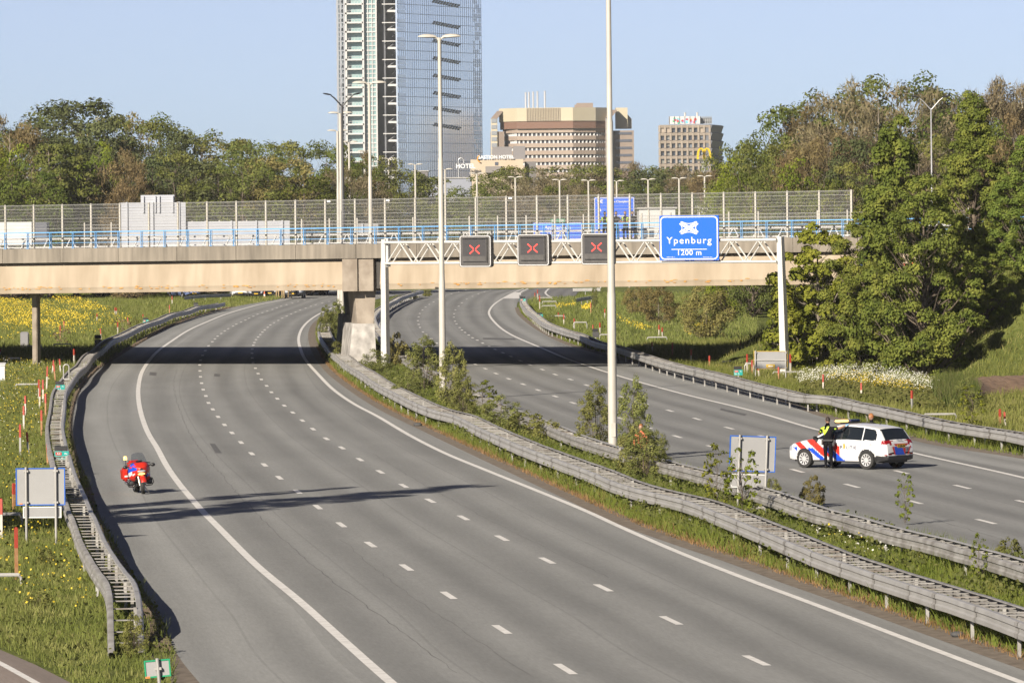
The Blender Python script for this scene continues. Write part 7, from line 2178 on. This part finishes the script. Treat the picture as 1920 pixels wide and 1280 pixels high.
# fairing: rings of half-width, bottom and top along the length
fs = [(.80, .05, .80, .90), (.74, .16, .70, .96), (.66, .23, .62, 1.02), (.54, .30, .52, 1.08), (.40, .36, .42, 1.10), (.25, .39, .40, 1.06), (.10, .37, .42, .99), (-.05, .31, .46, .93), (-.25, .22, .52, .88)]
v, f, mi = [], [], []
n = 28
for x, hw, z0_, z1_ in fs:
    for k in range(n):
        t = 2 * math.pi * k / n
        c_, s_ = math.cos(t), math.sin(t)
        e = .62
        v.append((x, hw * math.copysign(abs(c_) ** e, c_), (z0_ + z1_) / 2 + (z1_ - z0_) / 2 * math.copysign(abs(s_) ** e, s_)))
for i in range(len(fs) - 1):
    for k in range(n):
        q = (i * n + k, i * n + (k + 1) % n, (i + 1) * n + (k + 1) % n, (i + 1) * n + k)
        c = [sum(v[j][a] for j in q) / 4 for a in range(3)]
        f.append(q)
        m = 0
        if c[2] < .60 and abs(c[1]) < .2: m = 3
        elif .66 < c[2] < .76 and abs(c[1]) > .20: m = 1
        elif .80 <= c[2] < .93 and c[1] < -.12 and c[0] > .2: m = 2
        elif .60 < c[2] < .66 and c[1] > .1: m = 2
        elif c[2] > .98 and c[1] < -.2: m = 2
        mi.append(m)
f += [tuple(range(n)), tuple(range(len(fs) * n - 1, len(fs) * n - n - 1, -1))]; mi += [3, 3]
b = MB(); b.v, b.f, b.m = v, f, mi
o = b.build('fairing', [MOT_RED, CAR_WHITE, POL_BLUE, BLACK], mc, smooth=50)
bm = bmesh.new(); bm.from_mesh(o.data); bmesh.ops.recalc_face_normals(bm, faces=bm.faces); bm.to_mesh(o.data); bm.free()
b = MB(); b.ball((.77, 0, .79), (.05, .15, .05), 16, 8); b.build('headlight', HEADL, mc, smooth=60)
b = MB(); b.ball((.80, -.02, .70), (.05, .13, .035), 12, 6); b.build('amber_lamp', AMBER, mc, smooth=60)
SCRN = bpy.data.materials.new('windscreen_plastic'); SCRN.use_nodes = True
_n = SCRN.node_tree; _n.nodes.clear()
_o = _n.nodes.new('ShaderNodeOutputMaterial'); _t = _n.nodes.new('ShaderNodeBsdfTransparent'); _t.inputs[0].default_value = (.86, .88, .90, 1)
_g = _n.nodes.new('ShaderNodeBsdfGlossy'); _g.inputs['Roughness'].default_value = .12
_m = _n.nodes.new('ShaderNodeMixShader'); _m.inputs[0].default_value = .10
_n.links.new(_t.outputs[0], _m.inputs[1]); _n.links.new(_g.outputs[0], _m.inputs[2]); _n.links.new(_m.outputs[0], _o.inputs[0])
v, f = [], []
for i in range(7):
    t = i / 6
    for k in range(9):
        s_ = -1 + 2 * k / 8
        hw = .27 - .07 * t ** 2
        v.append((.56 - .30 * t - .10 * s_ * s_, hw * s_, 1.02 + .40 * t - .05 * t * s_ * s_))
for i in range(6):
    for k in range(8): f.append((i * 9 + k, i * 9 + k + 1, (i + 1) * 9 + k + 1, (i + 1) * 9 + k))
b = MB(); b.add(v, f); b.add([(x - .006, y, z) for x, y, z in v], [t[::-1] for t in f]); b.build('windscreen', SCRN, mc, smooth=60)
b = MB(); b.box((.40, 0, 1.10), (.12, .20, .09)); b.build('instrument_cowl', BLACK, mc)
b = MB(); b.tube([(.22, -.42, 1.02), (.30, -.2, 1.07), (.34, 0, 1.06), (.30, .2, 1.07), (.22, .42, 1.02)], .018, 8); b.build('handlebar', BLACK, mc, smooth=60)
for s_ in (-1, 1):
    b = MB(); b.tube([(.36, s_ * .34, .95), (.34, s_ * .44, .96)], .02, 8); b.ball((.34, s_ * .485, .955), (.055, .085, .06), 12, 8); b.build('mirror', BLACK, mc, smooth=60)
    b = MB(); b.lathe([(0, -.09), (.10, -.09), (.115, -.05), (.115, .05), (.10, .09), (0, .09)], (.20, s_ * .33, .40), 'y', 20); b.build('engine_cylinder', DARK, mc, smooth=40)
    b = MB(); b.tube([(.30, s_ * .22, .58), (.36, s_ * .42, .50), (.34, s_ * .46, .36), (.25, s_ * .40, .26), (.12, s_ * .22, .24)], .016, 8); b.build('crash_bar', BLACK, mc, smooth=60)
    b = MB(); b.bbox((-.72, s_ * .36, .66), (.58, .22, .44), .06); pn = b.build('pannier', MOT_RED, mc, smooth=60)
    b = MB(); b.bbox((-.43, s_ * .36, .60), (.02, .12, .06), .006); b.build('reflective_patch', CAR_WHITE, pn)
    b = MB(); b.box((-.12, s_ * .26, .34), (.14, .10, .03)); b.build('foot_peg', DARK, mc)
    b = MB(); b.bbox((.06, s_ * .25, .50), (.45, .06, .36), .03); b.build('lower_fairing', MOT_RED if s_ < 0 else BLACK, mc, smooth=50)
b = MB(); b.bbox((-.35, 0, .84), (.75, .34, .13), .05); b.build('seat', BLACK, mc, smooth=60)
b = MB(); b.bbox((-.86, 0, .98), (.34, .42, .26), .06); b.build('top_case', MOT_RED, mc, smooth=60)
b = MB(); b.bbox((-.05, 0, .42), (.62, .36, .34), .05); b.build('engine_block', BLACK, mc, smooth=50)
b = MB(); b.tube([(-.78, -.28, .80), (-.78, -.28, 1.16)], .014, 8); b.build('lamp_mast', BLACK, mc)
b = MB(); b.tube([(-.78, -.28, 1.15), (-.78, -.28, 1.25), (-.78, -.28, 1.275)], [.062, .062, .04], 14); b.build('beacon', AMBER, mc, smooth=50)
b = MB(); b.tube([(-.15, -.20, .22), (-.55, -.28, .30), (-.95, -.30, .36)], [.04, .055, .065], 12); b.build('exhaust', CHROME, mc, smooth=60)
b = MB(); b.tube([(.0, .16, .24), (.04, .30, .02)], .015, 8); b.ball((.04, .31, .015), (.04, .03, .012), 8, 4); b.build('side_stand', DARK, mc)

# ================================================================== people
SKIN = mat('skin', (0.42, 0.24, 0.16), 0.55)
CLOTH_K = mat('black_uniform', (0.006, 0.006, 0.008), 0.9, 0.0, (0.012, 0.012, 0.015), 12, spec=.1)
HIVIS = mat('hi_vis_yellow', (0.50, 0.75, 0.03), 0.6)
GLOVE = mat('blue_latex_glove', (0.20, 0.48, 0.80), 0.5)
BOOT = mat('black_boots', (0.015, 0.015, 0.016), 0.5)
FIRE = mat('sand_fire_suit', (0.36, 0.25, 0.12), 0.8, 0.0, (0.42, 0.31, 0.16), 6)
HAIR = {'brown': mat('dark_brown_hair', (0.025, 0.014, 0.008), 0.7), 'ginger': mat('ginger_hair', (0.32, 0.12, 0.03), 0.7), 'grey': mat('grey_brown_hair', (0.10, 0.075, 0.05), 0.7)}
def person(label, loc, rz, arms, legs=None, head_turn=0.0, hair='brown', top=CLOTH_K, low=CLOTH_K, sleeve='short', hands=SKIN, stripes=(), group=None, lean=0.0, helmet=None, h=1.80):
    """arms: (elbow, wrist) for each side; legs: (knee, ankle); facing +y. One skinned surface, with ellipsoid head shaped on the neck"""
    root = thing('person', label, 'person', loc, rz, group)
    root.scale = (h / 1.80,) * 3
    legs = legs or (((-.115, .02, .50), (-.12, -.02, .09)), ((.115, .02, .50), (.12, -.02, .09)))
    V, E, Rd, lab = [], [], [], []
    def vert(p, r): V.append(Vector(p)); Rd.append(r); return len(V) - 1
    def edge(a, b_, l): E.append((a, b_)); lab.append(l)
    L = Vector((0, lean, 0))
    pel = vert((0, 0, .96), (.165, .115)); sp = vert((0, lean * .3, 1.14), (.155, .11)); ch = vert((0, lean * .8, 1.34), (.185, .125)); nk = vert((0, lean, 1.50), (.062, .062)); hb = vert((0, lean * 1.05 + .01, 1.60), (.06, .065))
    edge(pel, sp, 'torso'); edge(sp, ch, 'torso'); edge(ch, nk, 'torso'); edge(nk, hb, 'neck')
    for s_, (el, wr) in zip((-1, 1), arms):
        sh = vert(Vector((s_ * .185, 0, 1.435)) + L * .85, (.078, .078)); el, wr = Vector(el), Vector(wr)
        ev = vert(el, (.050, .050)); wv = vert(wr, (.034, .034))
        edge(ch, sh, 'torso'); edge(sh, ev, 'upper'); edge(ev, wv, 'fore')
        d = (wr - el).normalized()
        side = d.cross(Vector((0, 0, 1)) if abs(d.z) < .8 else Vector((0, 1, 0))).normalized()
        dn = side.cross(d)
        pm = vert(wr + d * .075, (.034, .026)); edge(wv, pm, 'hand')
        for k, ln in enumerate((.060, .072, .068, .052)):
            off = side * (.030 - .020 * k)
            k1 = vert(wr + d * (.085 + ln * .5) + off - dn * .004, (.0095, .0095)); k2 = vert(wr + d * (.085 + ln) + off * 1.05 - dn * .022, (.0085, .0085))
            edge(pm, k1, 'hand'); edge(k1, k2, 'hand')
        t1 = vert(wr + d * .055 + side * .045 - dn * .01, (.011, .011)); t2 = vert(wr + d * .095 + side * .055 - dn * .022, (.0095, .0095))
        edge(wv, t1, 'hand'); edge(t1, t2, 'hand')
    for s_, (kn, an) in zip((-1, 1), legs):
        hp = vert((s_ * .095, 0, .90), (.105, .105)); kv = vert(kn, (.066, .068)); av = vert(an, (.050, .055))
        a = Vector(an)
        hl = vert(a + Vector((0, -.04, -.045)), (.042, .04)); tv = vert(a + Vector((s_ * .02, .15, -.055)), (.040, .030))
        edge(pel, hp, 'leg'); edge(hp, kv, 'leg'); edge(kv, av, 'leg'); edge(av, hl, 'foot'); edge(av, tv, 'foot')
    me = bpy.data.meshes.new('body')
    me.from_pydata([tuple(p) for p in V], E, [])
    o = bpy.data.objects.new('body', me); COL.objects.link(o)
    md = o.modifiers.new('skin', 'SKIN'); md.branch_smoothing = .6; md.use_smooth_shade = True
    for i, r in enumerate(Rd): me.skin_vertices[0].data[i].radius = r
    me.skin_vertices[0].data[0].use_root = True
    o.modifiers.new('sub', 'SUBSURF').levels = 1
    dg = bpy.context.evaluated_depsgraph_get(); dg.update()
    m2 = bpy.data.meshes.new_from_object(o.evaluated_get(dg))
    bpy.data.objects.remove(o)
    # head: skull, jaw, nose, ears in one lump with the body
    bm = bmesh.new(); bm.from_mesh(m2)
    n0 = len(bm.verts)
    hc = Vector((0, lean * 1.05 + .022, 1.685))
    Mh = Matrix.Rotation(head_turn, 3, 'Z')
    r = bmesh.ops.create_uvsphere(bm, u_segments=18, v_segments=14, radius=1.0)
    for vv in r['verts']:
        q = vv.co.copy()
        w_ = .078 * (1 - .18 * max(0, -q.z)); dp = .098
        x, y, z = q.x * w_, q.y * dp, q.z * .118
        if q.y > .75 and -.35 < q.z < .12: y += .022 * max(0, 1 - abs(q.x) * 4)             # nose
        if q.y > .7 and .05 < q.z < .3: y -= .010 * max(0, 1 - abs(abs(q.x) - .4) * 5)       # eye sockets
        if q.z < -.5 and q.y > 0: y += .010                                                 # chin
        if abs(q.x) > .93 and abs(q.z) < .25: x *= 1.14                                     # ears
        vv.co = hc + Mh @ Vector((x, y, z))
    bm.to_mesh(m2); bm.free()
    mats = [top, low, SKIN, BOOT, hands, HIVIS]
    m2.materials.clear()
    for q in mats: m2.materials.append(q)
    seg = [(V[a], V[b_], l) for (a, b_), l in zip(E, lab)]
    for p in m2.polygons:
        c = p.center
        if c.z > 1.575: p.material_index = 2; p.use_smooth = True; continue
        best, bl = 9, 'torso'
        for a, b_, l in seg:
            d = b_ - a; t = max(0, min(1, (c - a).dot(d) / max(d.length_squared, 1e-9)))
            ds = (c - (a + d * t)).length - (.06 if l == 'torso' else 0)
            if ds < best: best, bl, bt = ds, l, t
        i = {'torso': 0, 'upper': 0, 'fore': 0 if sleeve == 'long' else 2, 'hand': 4, 'leg': 1, 'foot': 3, 'neck': 2}[bl]
        if bl == 'upper' and sleeve == 'short' and bt > .75: i = 2
        if bl == 'torso' and c.z < .97: i = 1
        if (bl == 'torso' or bl == 'upper' and abs(c.x) < .30 and bt < .5) and any(a_ < c.z < b2 for a_, b2 in stripes): i = 5
        p.material_index = i; p.use_smooth = True
    link('body', m2, root)
    if helmet:
        b = MB(); b.ball((hc.x, hc.y - .01, hc.z + .045), (.115, .14, .10), 16, 10); b.build('helmet', helmet, root, smooth=60)
    else:
        bm = bmesh.new()
        bmesh.ops.create_uvsphere(bm, u_segments=16, v_segments=12, radius=1.0)
        bmesh.ops.delete(bm, geom=[q for q in bm.verts if (q.co.y > .35 and q.co.z < .45) or q.co.z < -.35], context='VERTS')
        for vv in bm.verts:
            q = vv.co
            k = 1 + .05 * math.sin(q.x * 23 + q.z * 17) 
            vv.co = hc + Mh @ Vector((q.x * .085 * k, q.y * .105 * k - .004, q.z * .125 * k + .004))
        me = bpy.data.meshes.new('hair'); bm.to_mesh(me); bm.free(); me.materials.append(HAIR[hair])
        for p in me.polygons: p.use_smooth = True
        link('hair', me, root)
    return root
POLST = ((1.385, 1.42), (1.265, 1.315))
p = Vector((590.2 / F * 203.78, 203.78, ZR))
off1 = person('police officer in black with yellow shoulder bands, his back turned, by the car door', p, R_(-18), (((-.34, .10, 1.19), (-.22, .27, 1.40)), ((.40, .06, 1.40), (.58, .20, 1.50))),
              (((-.09, .03, .50), (-.075, -.02, .09)), ((.12, .0, .50), (.115, .05, .09))), head_turn=.5, hair='brown', hands=GLOVE, stripes=POLST)
b = MB(); b.box((0, 0, 1.0), (.36, .27, .055)); b.box((-.20, .02, .92), (.05, .10, .18)); b.box((.19, .02, .90), (.06, .09, .20)); b.build('duty_belt', BLACK, off1)
Y2 = 206.9
person('ginger-haired person behind the police car, only the head and shoulders showing over the roof', Vector((672.5 / F * Y2, Y2, ZR)), R_(35), (((-.27, .05, 1.15), (-.2, .25, 1.10)), ((.27, .05, 1.15), (.2, .25, 1.10))), head_turn=.3, hair='ginger')
BG = 'police officers leaning on the bridge railing'
def on_deck(px, yl=1.45):
    lo, hi = -40.0, 40.0
    for _ in range(50):
        m_ = (lo + hi) / 2; q = bworld(m_, yl)
        if 960 + q.x / q.y * F + RO * -220 < px: lo = m_
        else: hi = m_
    return bworld(lo, yl, bz(lo, 6.98)), lo
FOLD = (((-.25, .12, 1.18), (.02, .26, 1.16)), ((.25, .12, 1.18), (-.02, .28, 1.20)))
REST = (((-.27, .10, 1.15), (-.20, .34, 1.12)), ((.27, .10, 1.15), (.20, .34, 1.12)))
for px, arms, lab, st_, hr in [(1135, REST, 'officer in a yellow-banded vest on the bridge, just left of the nearest lamp post', POLST, 'brown'), (1156, REST, 'dark-clothed person on the bridge half hidden behind the nearest lamp post', (), 'brown'),
                              (1173, FOLD, 'officer with yellow shoulder bands and folded arms on the bridge beside the blue sign', POLST, 'ginger'), (1187, REST, 'dark-clothed officer furthest right in the group on the bridge', (), 'grey')]:
    q, xl = on_deck(px)
    person(lab, q, BANG + math.pi, arms, hair=hr, stripes=st_, group=BG, lean=.05)
FIRES = ((.30, .38), (1.10, 1.18))
WALK = (((-.12, .10, .50), (-.13, .14, .09)), ((.12, -.06, .52), (.12, -.24, .12)))
FF = 'firefighters in sand suits far beneath the bridge'
for px, py, rz, lab, lg in [(520.5, 560.5, 3.0, 'firefighter in a sand-coloured suit, leftmost of those beside the grey off-road car', None), (531, 561, 2.6, 'firefighter in a sand-coloured suit standing in the middle of the group', None), (543.5, 560.5, 3.4, 'firefighter in sand trousers right beside the grey off-road car', WALK), (635.5, 556, 1.6, 'lone firefighter in yellow by the shrubs at the bridge pier', None)]:
    p = on_ground(px, py)
    person(lab, (p.x, p.y, ZR), rz, (((-.27, .02, 1.17), (-.26, .10, .93)), ((.27, .02, 1.17), (.26, .10, .93))), lg, top=FIRE, low=FIRE, sleeve='long', stripes=FIRES, group=FF, helmet=HIVIS, h=1.95)
# the orange-clad person crouching between the shrubs by the nearest lamp post
q = on_ground(1203, 886)
ORJ = mat('orange_jacket', (0.55, 0.13, 0.05), 0.7)
person('person in an orange top half hidden in the shrubs right of the nearest lamp post', (q.x, q.y, 0), R_(160), (((-.27, .02, 1.17), (-.22, .18, 1.0)), ((.27, .02, 1.17), (.22, .18, 1.0))), top=ORJ, low=HIVIS, sleeve='long', hair='ginger', h=1.68)

# trees and a lamp beyond the left edge whose shadows lie across the carriageway
plant_tree('poplar', 'tree', 'slender tree beyond the left edge of the photo, its long shadow crossing the lanes', -18.9, 164.0, 0, 19.6, 'trees beyond the left edge', 'tree', .62, .5)
plant_tree('poplar', 'tree', 'very thin tree beyond the left edge, its shadow falling just before the motorcycle', -19.3, 170.4, 0, 15.2, 'trees beyond the left edge', 'tree', .34, 2.5)

# ================================================================== the air itself
HZ = bpy.data.materials.new('thin_summer_haze'); HZ.use_nodes = True
_n = HZ.node_tree; _n.nodes.clear()
_o = _n.nodes.new('ShaderNodeOutputMaterial'); _v = _n.nodes.new('ShaderNodeVolumePrincipled')
_v.inputs['Color'].default_value = (0.97, 0.98, 1.0, 1)
_v.inputs['Density'].default_value = 0.00005
_v.inputs['Anisotropy'].default_value = 0.2
_n.links.new(_v.outputs[0], _o.inputs['Volume'])
b = MB(); b.box((0, 1310, 58.5), (1700, 2780, 121.0))
tag(b.build('haze', HZ), kind='stuff')
